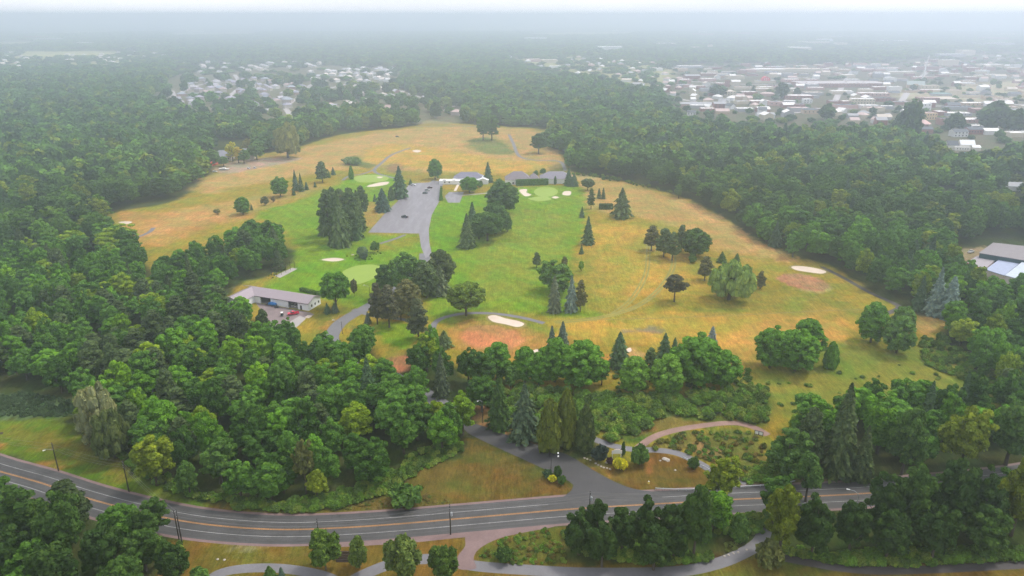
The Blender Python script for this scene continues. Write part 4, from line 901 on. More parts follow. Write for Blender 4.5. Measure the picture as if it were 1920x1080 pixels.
 ('broad5', 1460, 1038, 898, 70, T_YELLOW, 'broadleaf_tree', 'yellowish tall tree at the left end of the lower right mass'),
 ('broad2', 1520, 1045, 925, 84, T_DARK, 'broadleaf_tree', 'broad dark tree left of the curved street lamp'),
 ('broad0', 1590, 1040, 930, 76, T_DARK, 'broadleaf_tree', 'dark tree in front of the curved street lamp'),
 ('broad3', 1645, 1020, 878, 72, T_DARK, 'broadleaf_tree', 'tall dark tree just right of the visible road stretch'),
 ('broad4', 1705, 1012, 862, 90, T_MID, 'broadleaf_tree', 'big spreading tree hiding the road, right of the street lamp'),
 ('broad1', 1765, 1020, 850, 84, T_DARK, 'broadleaf_tree', 'tall dark tree hiding the road, second from the right edge group'),
 ('broad6', 1830, 1015, 872, 88, T_DARK, 'broadleaf_tree', 'broad dark tree hiding the road near the right edge'),
 ('broad7', 1895, 1005, 848, 92, T_YELLOW, 'broadleaf_tree', 'large yellow green tree at the right edge below the road'),
 ('broad0', 1660, 1052, 945, 84, T_DARK, 'broadleaf_tree', 'lower dark tree above the narrow dark path, left of two'),
 ('broad2', 1745, 1054, 940, 88, T_DARK, 'broadleaf_tree', 'lower dark tree above the narrow dark path, right of two'),
 ('broad4', 1840, 1050, 945, 92, T_MID, 'broadleaf_tree', 'bluish green broad tree above the narrow dark path near the right edge'),
 # far side of the road, right
 ('spruce0', 1568, 888, 722, 70, T_PINE, 'spruce_tree', 'very tall dark spruce, highest tip of the wood across the road'),
 ('pine1', 1512, 880, 762, 66, T_PINE, 'pine_tree', 'dark layered pine left of the very tall spruce'),
 ('broad6', 1472, 896, 800, 88, T_MID, 'broadleaf_tree', 'wide bright tree at the left end of the wood across the road'),
 ('spruce0', 1612, 898, 800, 44, T_PINE, 'spruce_tree', 'dense dark spruce at the front edge of the wood across the road'),
 ('broad4', 1690, 890, 752, 74, T_MID, 'broadleaf_tree', 'tall tree in the middle of the wood across the road'),
 ('broad2', 1800, 880, 752, 96, T_YELLOW, 'broadleaf_tree', 'broad yellow green tree in the wood across the road'),
 ('broad7', 1885, 872, 745, 90, T_MID, 'broadleaf_tree', 'broad tree at the right edge of the wood across the road'),
 ('scots', 1855, 210, 188, 40, T_MID, 'broadleaf_tree', ''),
]
for key, px, py, top, wd, tint, name, label in PL:
    if not label: continue
    cat = {'shrub': 'shrub', 'maple_tree': 'maple', 'spruce_tree': 'spruce', 'pine_tree': 'pine', 'willow_tree': 'willow', 'cedar_tree': 'evergreen'}.get(name, 'tree')
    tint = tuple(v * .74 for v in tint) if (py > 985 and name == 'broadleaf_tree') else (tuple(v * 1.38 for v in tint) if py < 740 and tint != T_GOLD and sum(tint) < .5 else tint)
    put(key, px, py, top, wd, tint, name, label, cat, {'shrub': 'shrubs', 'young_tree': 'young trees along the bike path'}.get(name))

# ---------------------------------------------------------------- the woods
CLEAR = [(smooth_poly(COURSE, 3), 3.0), (P((-400, 780), (0, 782), (126, 782), (160, 838), (235, 860), (270, 905), (340, 925), (500, 958), (480, 1015), (334, 1012), (180, 985), (60, 950), (-400, 900)), 1.0),
         (smooth_poly(FRONT, 3), 1.5), (P((860, 790), (900, 790), (1060, 848), (1200, 915), (1260, 930), (1030, 950), (1066, 900), (870, 830)), 1.5),
         (P((500, 1015), (1010, 990), (1040, 1002), (1050, 1060), (1340, 1058), (1450, 1030), (1500, 1046), (1640, 1064), (2100, 1050), (2100, 1300), (300, 1300), (330, 1040)), 2.0),
         (P((320, 1005), (480, 1010), (700, 1010), (700, 1200), (335, 1200), (320, 1080)), 2.0),
         (P((-300, 735), (0, 740), (60, 738), (135, 752), (125, 790), (-300, 790)), 2.0),
         (P((470, 560), (600, 545), (612, 570), (640, 590), (620, 640), (580, 600), (560, 625), (545, 645), (500, 640), (480, 600), (440, 590), (430, 560)), 2.0),
         (P((1755, 472), (1790, 462), (1850, 448), (1990, 446), (1990, 580), (1890, 565), (1800, 528), (1775, 492)), 2.0), (P((1762, 262), (1850, 262), (1850, 292), (1762, 292)), 2.0),
         (P((395, 262), (480, 262), (470, 295), (395, 308)), 0.0), (P((1740, 352), (1800, 352), (1800, 384), (1740, 384)), 0), (P((1880, 372), (1940, 372), (1940, 394), (1880, 394)), 0),
         (P((900, 700), (1100, 730), (1110, 800), (1090, 850), (1000, 835), (905, 795), (890, 750)), -3), (P((1240, 1010), (1480, 1010), (1480, 1060), (1240, 1060)), 0)]
road_b = smooth_poly(ROAD_C, 6, closed=False)
drive_hidden = P((875, 800), (850, 775), (800, 740), (735, 705), (660, 672), (622, 640))
def near_line(X, Y, Wl, d):
    r = np.zeros(X.shape, bool)
    for (a, b), (c, e) in zip(Wl[:-1], Wl[1:]):
        ex, ey = c - a, e - b; t = np.clip(((X - a) * ex + (Y - b) * ey) / (ex * ex + ey * ey + 1e-9), 0, 1)
        r |= (X - a - t * ex) ** 2 + (Y - b - t * ey) ** 2 < d * d
    return r
def hexgrid(x0, x1, y0, y1, s, r, jit=.36):
    n = int((x1 - x0) / s) + 1; m = int((y1 - y0) / (s * .866)) + 1
    i, j = np.meshgrid(np.arange(n), np.arange(m)); X = x0 + (i + .5 * (j % 2)) * s; Y = y0 + j * s * .866
    return (X + r.uniform(-jit, jit, X.shape) * s).ravel(), (Y + r.uniform(-jit, jit, X.shape) * s).ravel()
def in_view(X, Y, m=130, zt=16):
    d = Y * CP + CAM_H * SP; u = 960 + FPX * X / d; v = 540 - FPX * (Y * SP - (CAM_H - zt) * CP) / d
    return (u > -m - 3500 / np.maximum(Y, 60) * 12) & (u < 1920 + m + 3500 / np.maximum(Y, 60) * 12) & (v < 1180) & (Y > 60)
SETTLE = []      # (polygon, share of trees kept)
SETTLE.append((TOWN, .22)); SETTLE.append((SUB, .20))
SETTLE.append((P((1400, 125), (1560, 122), (1700, 118), (1700, 200), (1620, 215), (1450, 180)), .5))
HAMLETS = [P((940, 104), (1080, 104), (1250, 112), (1250, 172), (1180, 176), (1110, 155), (990, 138)), P((-200, 94), (300, 94), (340, 112), (250, 132), (-200, 132)), P((320, 112), (640, 112), (640, 144), (330, 146))]
for q_ in HAMLETS: SETTLE.append((q_, .34))
BANDS = [(90, 420, 10.2), (420, 900, 12.6), (900, 1700, 14.5), (1700, 3000, 18.0), (3000, 6500, 32.0)]
CAND = []
wr = np.random.default_rng(3)
tx = np.array([t[0] for t in TREES]); ty = np.array([t[1] for t in TREES]); tr = np.array([t[2] for t in TREES])

# ---------------------------------------------------------------- buildings
M_WALL = flat_mat('painted_wall', (1, 1, 1), .85, .07, .35, obj_color=True, stretch=(1, 1, 3), dirt=.05)
M_ROOF = flat_mat('roofing', (1, 1, 1), .8, .13, .5, obj_color=True)
M_GLASS = flat_mat('window_glass', (.05, .06, .07), .15, .1, 1, .6); M_DARK = flat_mat('dark_interior', (.025, .028, .03), .9)
M_METALROOF = flat_mat('ribbed_metal_roof', (.29, .24, .265), .5, .08, .7, .4, stretch=(3, .3, 1)); M_SIDING = flat_mat('white_siding', (.82, .84, .86), .6, .05, .5, dirt=.04)
M_TRIM = flat_mat('dark_trim', (.05, .045, .05), .6); M_WOOD = flat_mat('old_timber', (.06, .042, .035), .9, .3, 2); M_POLE = flat_mat('pole_timber', (.045, .038, .033), .9, .3, 2)
M_STEEL = flat_mat('galvanised_steel', (.36, .38, .40), .45, .1, 2, .5); M_WHT = flat_mat('white_paint', (.78, .78, .77), .5, .05, 1); M_BLACK = flat_mat('black_paint', (.035, .035, .038), .5)
M_WIRE = flat_mat('wire', (.22, .22, .22), .6); M_ROCK = flat_mat('pale_rock', (.36, .32, .28), .9, .3, 1.2); M_CAR = flat_mat('car_paint', (1, 1, 1), .25, .03, 1, .6, obj_color=True); M_TYRE = flat_mat('tyre_rubber', (.02, .02, .02), .9)
M_BLUE = flat_mat('blue_tarpaulin', (.03, .20, .52), .5, .2, 1.5); M_ORANGE = flat_mat('orange_mesh', (.75, .10, .06), .7, .2, 1); M_YEL = flat_mat('hydrant_paint', (.75, .60, .12), .5)
BUILT = []
def house_mesh(wd, dp, h, style, rh=2.2, over=.5):
    """wall mesh, roof mesh, centred on the origin"""
    wl = MB(); rf = MB(); x, y = wd / 2, dp / 2
    if style == 'flat':
        t = .35; wl.box(-x, -y, -.2, x, -y + t, h); wl.box(-x, y - t, -.2, x, y, h); wl.box(-x, -y + t, -.2, -x + t, y - t, h); wl.box(x - t, -y + t, -.2, x, y - t, h)
        rf.box(-x + t, -y + t, h - .8, x - t, y - t, h - .35)
        if wd > 9:
            rr = random.Random(int(wd * 10 + dp))
            for k in range(int(min(7, wd / 6))): a, b = rr.uniform(-x * .8, x * .8), rr.uniform(-y * .6, y * .6); s = rr.uniform(.6, 1.4); rf.box(a - s, b - s, h - .35, a + s, b + s, h + rr.uniform(.3, 1.1))
    elif style == 'gable':
        ax = x if wd >= dp else y; hy = y if wd >= dp else x
        wl.box(-x, -y, -.2, x, y, h)
        for s in (-1, 1):
            g = [(-hy, h), (hy, h), (0, h + rh)]; e0, e1 = (s * ax - .05, s * ax + .05) if False else (min(s * ax, s * (ax - .3)), max(s * ax, s * (ax - .3)))
            vs = [(e, p, z) if wd >= dp else (p, e, z) for e in (e0, e1) for p, z in g]
            wl.add(vs, [(0, 1, 2), (5, 4, 3), (0, 3, 4, 1), (1, 4, 5, 2), (2, 5, 3, 0)])
        for s in (-1, 1):
            k = rh / hy; q = [(s * (hy + over), h - k * over), (0, h + rh), (0, h + rh + .18), (s * (hy + over), h - k * over + .18)]
            vs = [(e, p, z + .02) if wd >= dp else (p, e, z + .02) for e in (-ax - over, ax + over) for p, z in q]
            rf.add(vs, [(0, 1, 2, 3), (7, 6, 5, 4), (0, 4, 5, 1), (1, 5, 6, 2), (2, 6, 7, 3), (3, 7, 4, 0)])
    else:
        wl.box(-x, -y, -.2, x, y, h); m = min(x, y) + over; X_, Y_ = x + over, y + over; rx, ry = max(X_ - m, .02), max(Y_ - m, .02); z = h + .02
        rf.add([(-X_, -Y_, z), (X_, -Y_, z), (X_, Y_, z), (-X_, Y_, z), (-rx, -ry, z + rh), (rx, -ry, z + rh), (rx, ry, z + rh), (-rx, ry, z + rh)],
               [(3, 2, 1, 0), (0, 1, 5, 4), (1, 2, 6, 5), (2, 3, 7, 6), (3, 0, 4, 7), (4, 5, 6, 7)])
    return wl, rf
_hm = {}
def win_mesh(w_, h_):
    k = ('w', round(w_, 1), round(h_, 1))
    if k not in _hm:
        mb = MB(); mb.box(-w_ / 2, -.04, -h_ / 2, w_ / 2, .06, h_ / 2); _hm[k] = mb.mesh('window', M_GLASS)
    return _hm[k]
def building(name, label, cat, cx, cy_, wpx, dp, h, wall, roof, style='flat', rz=0.0, rh=2.2, win=None, group=None, world=None, share=None):
    """front wall foot shows at (cx, cy_), WPX pixels wide"""
    if world: x, y, wd = world
    else:
        x, y = at(cx, cy_); wd = wpx * mpp(x, y); y += dp / 2
    t = thing(name, label, cat, (x, y, 0), rz, group)
    if share is not None and share in _hm: wm, rm = _hm[share]
    else:
        a, b = house_mesh(wd, dp, h, style, rh); wm = a.mesh('wall', M_WALL); rm = b.mesh('roof', M_ROOF)
        if share is not None: _hm[share] = (wm, rm)
    link('wall', wm, t, color=wall); link('roof', rm, t, color=roof)
    if win:
        rows, cols = win; ww = min(1.5, wd / cols * .5); wh = min(1.8, h / rows * .5)
        for r_ in range(rows):
            for c in range(cols):
                o = link('window', win_mesh(ww, wh), t, (-wd / 2 + wd * (c + .5) / cols, -dp / 2 - .02, h * (r_ + .55) / rows))
    BUILT.append((x, y, max(wd, dp) * .5)); return t
BRICK = (.30, .13, .11); BRICK2 = (.36, .20, .17); CREAM = (.62, .55, .42); WHITE = (.72, .72, .72); GREY = (.38, .38, .40); TAN = (.55, .42, .30); PINKW = (.55, .36, .33)
RW = (.78, .76, .75); RG = (.34, .34, .36); RD = (.11, .12, .14); RP = (.52, .40, .38); RT = (.55, .48, .42)
def where(px, py): return '%d%% across, %d%% down the photo' % (round(px / 19.2), round(py / 10.8))
def cname(c):
    return {BRICK: 'brick', BRICK2: 'pale brick', CREAM: 'cream', WHITE: 'white', GREY: 'grey', TAN: 'tan', PINKW: 'pink'}.get(c, 'coloured')
def rname(c): return {RW: 'white', RG: 'grey', RD: 'dark', RP: 'pinkish', RT: 'tan'}.get(c, 'coloured')
TB = [  # cx, base y, width px, depth, height, wall, roof, style, windows
 (1295, 128, 46, 30, 6, GREY, RW, 'flat', (1, 7)), (1298, 149, 28, 22, 8, BRICK, RG, 'gable', None), (1284, 157, 22, 18, 9, PINKW, RW, 'flat', (1, 4)), (1330, 143, 30, 20, 7, BRICK2, RW, 'flat', (1, 5)),
 (1446, 135, 60, 45, 7, CREAM, RW, 'flat', None), (1509, 135, 66, 40, 8, CREAM, RT, 'flat', (1, 8)), (1551, 134, 16, 30, 6, BRICK2, RW, 'flat', None), (1405, 136, 26, 30, 7, PINKW, RP, 'flat', None),
 (1380, 148, 32, 26, 7, CREAM, RT, 'flat', (1, 6)), (1485, 154, 30, 22, 6, PINKW, RW, 'flat', (1, 5)), (1490, 160, 26, 15, 3.5, GREY, RW, 'flat', None), (1366, 180, 25, 14, 8, CREAM, RT, 'hip', (2, 5)),
 (1397, 168, 37, 14, 5, CREAM, RP, 'flat', None), (1364, 163, 8, 8, 13, BRICK, RP, 'flat', None), (1499, 187, 52, 25, 7, BRICK2, RW, 'flat', (1, 8)), (1456, 199, 24, 14, 7, PINKW, RG, 'flat', (1, 3)),
 (1482, 195, 22, 14, 5, GREY, RW, 'flat', None), (1515, 194, 16, 12, 7, WHITE, RW, 'flat', (2, 3)), (1521, 214, 28, 13, 6, TAN, RD, 'hip', (1, 4)), (1437, 222, 32, 14, 5, WHITE, RG, 'gable', (1, 5)),
 (1501, 203, 17, 10, 6, BRICK, RG, 'flat', None), (1433, 201, 10, 13, 9, WHITE, RW, 'gable', None), (1349, 203, 22, 12, 7, BRICK, RG, 'gable', (2, 3)), (1306, 200, 58, 15, 4, PINKW, RG, 'gable', None),
 (1297, 217, 15, 8, 5, WHITE, RD, 'gable', (1, 3)), (1440, 181, 24, 12, 5, PINKW, RP, 'hip', None), (1487, 172, 25, 16, 6, CREAM, RW, 'flat', (1, 4)), (1531, 169, 30, 16, 5, PINKW, RW, 'flat', None),
 (1573, 177, 24, 20, 6, CREAM, RW, 'flat', None), (1248, 86, 40, 60, 12, CREAM, RW, 'flat', None), (1304, 94, 14, 30, 14, CREAM, RT, 'flat', None), (1332, 93, 7, 20, 20, CREAM, RT, 'flat', None),
 (1594, 76, 28, 60, 6, GREY, RW, 'flat', None), (1679, 79, 58, 90, 7, WHITE, RW, 'flat', None), (1706, 89, 12, 60, 8, WHITE, RW, 'flat', None), (1740, 86, 32, 60, 7, CREAM, RT, 'flat', None),
 (1781, 124, 32, 24, 17, CREAM, RW, 'flat', (4, 8)), (1787, 107, 46, 40, 10, GREY, RW, 'flat', None), (1815, 104, 16, 30, 15, CREAM, RW, 'flat', (2, 4)), (1741, 131, 38, 24, 9, BRICK2, RG, 'flat', (2, 8)),
 (1754, 118, 16, 22, 10, BRICK, RW, 'flat', None), (1825, 136, 24, 20, 12, BRICK, RW, 'flat', (3, 5)), (1845, 137, 20, 20, 7, WHITE, RW, 'flat', None), (1863, 125, 40, 40, 6, CREAM, RW, 'flat', None),
 (1876, 147, 22, 14, 6, WHITE, RT, 'gable', None), (1592, 146, 24, 24, 7, CREAM, RW, 'flat', None), (1743, 167, 34, 14, 7, CREAM, RT, 'flat', (1, 5)), (1647, 146, 13, 16, 10, GREY, RG, 'gable', None),
 (1693, 138, 50, 26, 5, CREAM, RW, 'flat', None), (1768, 180, 34, 16, 3.5, GREY, (.16, .25, .24), 'hip', None), (1779, 191, 36, 24, 5, CREAM, RT, 'hip', None), (1743, 194, 36, 20, 9, BRICK, RP, 'flat', (2, 7)),
 (1661, 191, 36, 16, 6, BRICK, RD, 'flat', (1, 5)), (1619, 196, 42, 16, 9, CREAM, RW, 'flat', (2, 8)), (1640, 181, 56, 18, 6, PINKW, RW, 'flat', (1, 8)), (1590, 176, 22, 20, 5, WHITE, RW, 'flat', None),
 (1631, 204, 34, 14, 5.5, WHITE, RW, 'flat', (1, 7)), (1829, 199, 46, 18, 5, TAN, RW, 'flat', (1, 6)), (1801, 206, 50, 18, 4.5, GREY, RD, 'flat', None), (1850, 212, 47, 18, 6, BRICK, RP, 'flat', (1, 8)),
 (1798, 218, 48, 18, 4.5, GREY, RW, 'flat', (1, 6)), (1826, 231, 59, 22, 5, BRICK2, RW, 'flat', (1, 7)), (1866, 236, 19, 14, 9, (.40, .50, .56), RW, 'flat', (2, 4)), (1849, 241, 46, 12, 3.5, WHITE, RW, 'flat', None),
 (1905, 231, 34, 24, 5, WHITE, RW, 'flat', None), (1912, 214, 24, 20, 6, GREY, RG, 'flat', None), (1887, 196, 28, 20, 6, PINKW, RW, 'flat', None), (1721, 220, 20, 16, 7, BRICK, RG, 'flat', None), (1766, 217, 18, 16, 6, BRICK, RW, 'flat', None),
 (1801, 257, 27, 12, 6.5, WHITE, RD, 'gable', (2, 4)), (1831, 252, 30, 12, 6, BRICK, RD, 'gable', (1, 6)), (1860, 253, 27, 12, 5, WHITE, RW, 'gable', None), (1721, 256, 8, 9, 8, BRICK, RG, 'gable', (2, 2)), (1733, 250, 32, 12, 5, BRICK2, RD, 'gable', None),
 (1912, 250, 20, 12, 6, GREY, RW, 'flat', None), (1600, 222, 18, 10, 4, GREY, RG, 'gable', None), (1700, 215, 14, 10, 5, WHITE, RW, 'gable', None), (1665, 205, 24, 12, 5, GREY, RW, 'flat', None),
 (1030, 118, 30, 40, 9, CREAM, RT, 'flat', (2, 6)), (1000, 116, 26, 40, 8, PINKW, RT, 'flat', None), (1042, 128, 22, 24, 6, WHITE, RW, 'flat', None), (1195, 163, 28, 16, 6, GREY, RG, 'hip', None), (1175, 154, 18, 14, 5, WHITE, RT, 'gable', None),
 (1222, 176, 16, 10, 6, WHITE, RP, 'gable', None), (1262, 180, 10, 9, 5, WHITE, RP, 'gable', None), (1253, 167, 8, 8, 6, BRICK, RP, 'hip', None), (1232, 133, 22, 22, 7, WHITE, RW, 'flat', None), (1300, 190, 9, 8, 4, WHITE, RW, 'gable', None)]
for i, (cx, by, wp, dp, h, wl, rf, st, win) in enumerate(TB):
    if by > 175: rz = R(random.uniform(-9, 3))
    else: rz = R(random.uniform(-6, 6))
    if win and by < 150: win = None
    s = {'flat': 'flat', 'gable': 'gabled', 'hip': 'hipped'}[st]
    building('town_building', '%s %s town building, %s roof, %s' % (cname(wl), s, rname(rf), where(cx, by - 5)), 'building', cx, by, wp, dp, h, wl, rf, st, rz, 2.5, win, 'town buildings')
# the buildings of the town that stand out
building('town_building', 'white two storey town block with two rows of dark windows', 'building', 1728, 207, 34, 24, 10.5, (.85, .85, .86), RW, 'flat', R(6), 2, (2, 4), 'town buildings')
building('town_building', 'tan walled town block with one row of five small dark windows', 'building', 1743, 225, 26, 14, 9.5, (.72, .52, .30), RP, 'flat', R(5), 2, (2, 5), 'town buildings')
building('town_building', 'widest dark brick store with a broad grey flat roof in the town centre', 'building', 1585, 164, 168, 70, 8, BRICK2, (.40, .37, .38), 'flat', R(2), 2, (1, 24), 'town buildings')
# round hipped inn with a veranda
x, y = at(1737, 238); t = thing('town_inn', 'eight sided inn with a pink hipped roof and veranda posts', 'building', (x, y + 9, 0))
mb = MB(); o8 = [(7.5 * math.cos(R(22.5 + 45 * k)), 7.5 * math.sin(R(22.5 + 45 * k))) for k in range(8)]; mb.prism(o8, -.2, 3.6); link('wall', mb.mesh('wall', M_WALL), t, color=(.42, .3, .3))
mb = MB(); vs = [(p * 1.32, q * 1.32, 3.4) for p, q in o8] + [(p * .25, q * .25, 8.2) for p, q in o8]; mb.add(vs, [(k, (k + 1) % 8, 8 + (k + 1) % 8, 8 + k) for k in range(8)] + [tuple(range(8, 16)), tuple(range(8))[::-1]]); link('roof', mb.mesh('roof', M_ROOF), t, color=(.66, .44, .42))
for p, q in o8: mb = MB(); mb.tube([(p * 1.25, q * 1.25, 0), (p * 1.25, q * 1.25, 3.5)], .16, 6); link('post', mb.mesh('post', M_WHT), t)
BUILT.append((x, y + 9, 12))
# hall with the red barrel roof
x, y = at(1438, 156); t = thing('market_hall', 'cream market hall with a rounded red barrel roof above its front', 'building', (x, y + 12, 0)); wd = 36 * mpp(x, y)
a, b = house_mesh(wd, 24, 5, 'flat'); link('wall', a.mesh('wall', M_WALL), t, color=CREAM); link('roof', b.mesh('roof', M_ROOF), t, color=RG)
mb = MB(); mb.profile([(9 * math.cos(math.pi * k / 10), 4.6 + 8.5 * math.sin(math.pi * k / 10)) for k in range(11)], -6, 8); link('barrel_roof', mb.mesh('barrel_roof', M_ROOF), t, color=(.62, .07, .10))
for k in (-4, 0, 4): mb = MB(); mb.box(k - .35, -6.15, 5.2, k + .35, -5.9, 11.5); link('white_stripe', mb.mesh('white_stripe', M_WHT), t)
BUILT.append((x, y + 12, 22))
# church
x, y = at(1720, 166); t = thing('church', 'tan gabled church with a grey green roof by the town car park', 'church', (x, y + 10, 0), R(-20)); wd = 30 * mpp(x, y)
a, b = house_mesh(wd, 16, 7, 'gable', 7); link('wall', a.mesh('wall', M_WALL), t, color=TAN); link('roof', b.mesh('roof', M_ROOF), t, color=(.36, .42, .40))
mb = MB(); mb.box(-wd * .12, -11.5, -.2, wd * .12, -8.05, 9); link('porch', mb.mesh('porch', M_WALL), t, color=TAN); BUILT.append((x, y + 10, 20))
x, y = at(1729, 150); t = thing('radio_mast', 'tall thin white mast rising above the trees behind the church', 'mast', (x, y, 0)); h = height_to(x, y, 104)
mb = MB(); mb.tube([(0, 0, 0), (.9 * h * .12, 0, h)], [1.9, .9], 8); link('mast_tube', mb.mesh('mast_tube', M_WHT), t); mb = MB(); mb.box(-1.6, -1.6, -.1, 1.6, 1.6, 1.2); link('footing', mb.mesh('footing', M_WALL), t, color=GREY)
# white farmhouse complex at the wood edge
x, y = at(1806, 282); t = thing('farmhouse', 'rambling white farmhouse with dark and white gables at the edge of the town woods', 'house', (x, y, 0), R(-6)); s = mpp(x, y)
for (ox, oy, wd, dp, h, st, rh, rc) in [(-9.5, 9, 11, 9, 5, 'gable', 4, RD), (5.5, 8, 15, 9, 6, 'gable', 4.2, (.85, .86, .88)), (-1, 1.6, 16, 5, 3.6, 'flat', 1, RW), (13.5, 3.5, 8, 8, 3.6, 'gable', 1.8, (.85, .86, .88))]:
    a, b = house_mesh(wd, dp, h, st, rh)
    for m_ in (a, b): m_.v = [(p + ox, q + oy, z) for p, q, z in m_.v]
    link('wall', a.mesh('wall', M_WALL), t, color=(.80, .78, .72)); link('roof', b.mesh('roof', M_ROOF), t, color=rc)
for k in range(5): link('window', win_mesh(1, 1.2), t, (-6.5 + k * 2.7, -.93, 1.8))
BUILT.append((x, y + 5, 22))
x, y = at(1813, 287); t = tag(link('tarpaulin', None if False else (lambda m: (m.box(-5, -1.2, 0, 5, 1.2, .8), m.mesh('tarpaulin', M_BLUE))[1])(MB()), loc=(x, y, 0)), 'long blue covered pool below the white farmhouse', 'pool cover')
building('house', 'teal walled house with a grey roof among the right woods', 'house', 1776, 379, 30, 9, 4.2, (.06, .26, .30), (.30, .33, .40), 'gable', R(8), 3, (1, 4))
building('house', 'house with a flat brown hipped roof at the right edge of the photo', 'house', 1912, 392, 44, 10, 3, (.5, .45, .42), (.20, .15, .15), 'hip', R(-5), 2.2, (1, 3))
building('house', 'white walled house half hidden behind the brown roofed house', 'house', 1900, 358, 40, 10, 4, WHITE, RG, 'gable', R(-8), 2.5)
# house behind the yellow trees
x, y = at(428, 305); t = thing('house', 'large grey roofed house behind the bright yellow trees by the left woods', 'house', (x, y + 10, 0), R(6))
for (ox, oy, wd, dp, h, rh) in [(-10, 6, 20, 14, 4.5, 5.5), (12, 9, 18, 14, 5, 6)]:
    a, b = house_mesh(wd, dp, h, 'hip', rh)
    for m_ in (a, b): m_.v = [(p + ox, q + oy, z) for p, q, z in m_.v]
    link('wall', a.mesh('wall', M_WALL), t, color=(.50, .44, .36)); link('roof', b.mesh('roof', M_ROOF), t, color=(.24, .24, .29))
for k in range(6): link('window', win_mesh(1.3, 1.6), t, (-18 + k * 3.1, -1.03, 2.6))
BUILT.append((x, y + 12, 22))
# clubhouse, lodge, annex
def compound(name, label, cat, px, py, rz, parts, wins=(), group=None):
    x, y = at(px, py); t = thing(name, label, cat, (x, y, 0), R(rz), group)
    for (ox, oy, wd, dp, h, st, rh, wc, rc) in parts:
        a, b = house_mesh(wd, dp, h, st, rh)
        for m_ in (a, b): m_.v = [(p + ox, q + oy, z) for p, q, z in m_.v]
        link('wall', a.mesh('wall', M_WALL), t, color=wc); link('roof', b.mesh('roof', M_ROOF), t, color=rc)
    for (wx, wy, wz, ww, wh, rot) in wins: link('window', win_mesh(ww, wh), t, (wx, wy, wz), rz=rot)
    BUILT.append((x, y + 6, 22)); return t
CW = (.80, .80, .80); SH = (.20, .19, .25)
compound('clubhouse', 'long white clubhouse with a flat white front roof and grey shingled roof behind', 'clubhouse', 868, 346, -2,
         [(-4, 3.5, 34, 7, 3.4, 'flat', 1, CW, (.82, .80, .80)), (4, 13, 26, 12, 4, 'hip', 4.6, CW, SH), (17.6, 7, 9, 11, 3.6, 'gable', 1.6, (.74, .74, .76), (.80, .80, .82))],
         [(-1.5 + 2.0 * k, -.02, 1.8, 1.3, 1.5, 0) for k in range(7)] + [(-16, -.02, 1.9, 1.2, 1.2, 0), (-12, -.02, 1.9, 1.2, 1.2, 0)])
compound('lodge', 'white walled lodge with a brownish grey hipped roof behind the hedge', 'lodge', 972, 347, 3,
         [(0, 9, 22, 14, 4.2, 'hip', 6.2, CW, (.21, .175, .20)), (14, 9, 9, 10, 4.2, 'hip', 4.6, CW, (.21, .175, .20))], [(-8 + 3.4 * k, .47, 1.7, 1.2, 1.8, 0) for k in range(3)])
compound('annex', 'low white annex with a wide grey hipped roof, end of the hedge', 'annex', 1043, 345, 0, [(0, 8, 28, 15, 4.4, 'hip', 5.2, CW, (.22, .20, .25))], [(9, .98, 2, 1.2, 1.2, 0)])
# industrial buildings at the right edge
x, y = at(1850, 512); t = thing('workshop', 'large grey and blue roofed workshop with a red edged lower roof at the right edge', 'workshop', (x, y, 0))
for (h, wc, rc, q) in [(8.0, (.05, .10, .11), (.21, .19, .20), ((1837, 475), (1863, 456), (1990, 470), (1990, 500))), (5.0, (.62, .50, .44), (.30, .27, .29), ((1813, 493), (1833, 480), (1868, 486), (1846, 506))),
                       (5.6, (.60, .52, .44), (.30, .34, .46), ((1848, 506), (1877, 485), (1914, 492), (1883, 517))), (6.8, (.60, .56, .54), (.42, .47, .54), ((1885, 517), (1916, 493), (1990, 506), (1990, 545)))]:
    pl_ = [tuple(v - o for v, o in zip(at(a_, b_, h), (x, y))) for a_, b_ in q]; mb = MB(); mb.prism(pl_[::-1] if False else pl_, -.2, h); bm_ = mb.mesh('wall', M_WALL); link('wall', bm_, t, color=wc)
    cxm = sum(p[0] for p in pl_) / 4; cym = sum(p[1] for p in pl_) / 4; mb = MB(); mb.prism([(cxm + (p[0] - cxm) * 1.02, cym + (p[1] - cym) * 1.02) for p in pl_], h + .01, h + .3); link('roof', mb.mesh('roof', M_ROOF), t, color=rc)
    if h == 5.0:
        p0, p3 = Vector(pl_[0]), Vector(pl_[3]); d_ = p3 - p0; nrm_ = Vector((d_.y, -d_.x)).normalized() * .12; mb = MB(); mb.prism([tuple(p0 + nrm_ * 2), tuple(p3 + nrm_ * 2), tuple(p3 + nrm_), tuple(p0 + nrm_)], h - .7, h + .35); link('red_fascia', mb.mesh('red_fascia', flat_mat('red_fascia', (.55, .05, .06), .6)), t)
BUILT += [(x, y, 12), (x + 30, y + 12, 18)]
x, y = at(1911, 521); tag(link('excavator_arm', (lambda m: (m.box(-2, -1.5, .5, 2, 1.5, 2.6), m.box(-1.2, -1.2, 2.6, .8, .4, 3.9), m.tube([(1.2, 0, 2.4), (3.2, 0, 5.0), (5.5, 0, 3.2)], .35, 6), m.box(-2.2, -2, 0, 2.2, -1.5, .9), m.box(-2.2, 1.5, 0, 2.2, 2, .9), m.mesh('excavator', flat_mat('machine_orange', (.75, .33, .03), .5)))[-1])(MB()), loc=(x, y, 0)), 'orange digger standing against the workshop at the right edge', 'digger').name = 'excavator'

# L shaped maintenance shed
A = Vector(at(579, 583)); B_ = Vector(at(604, 571)); Cc = Vector(at(478, 567))
u = (Cc - A); Ls = u.length; ang = math.atan2(u.y, u.x); Wd = 10.5
shed = thing('maintenance_shed', 'white L shaped shed with mauve metal roof beside the gravel yard', 'shed', (A.x, A.y, 0), ang)
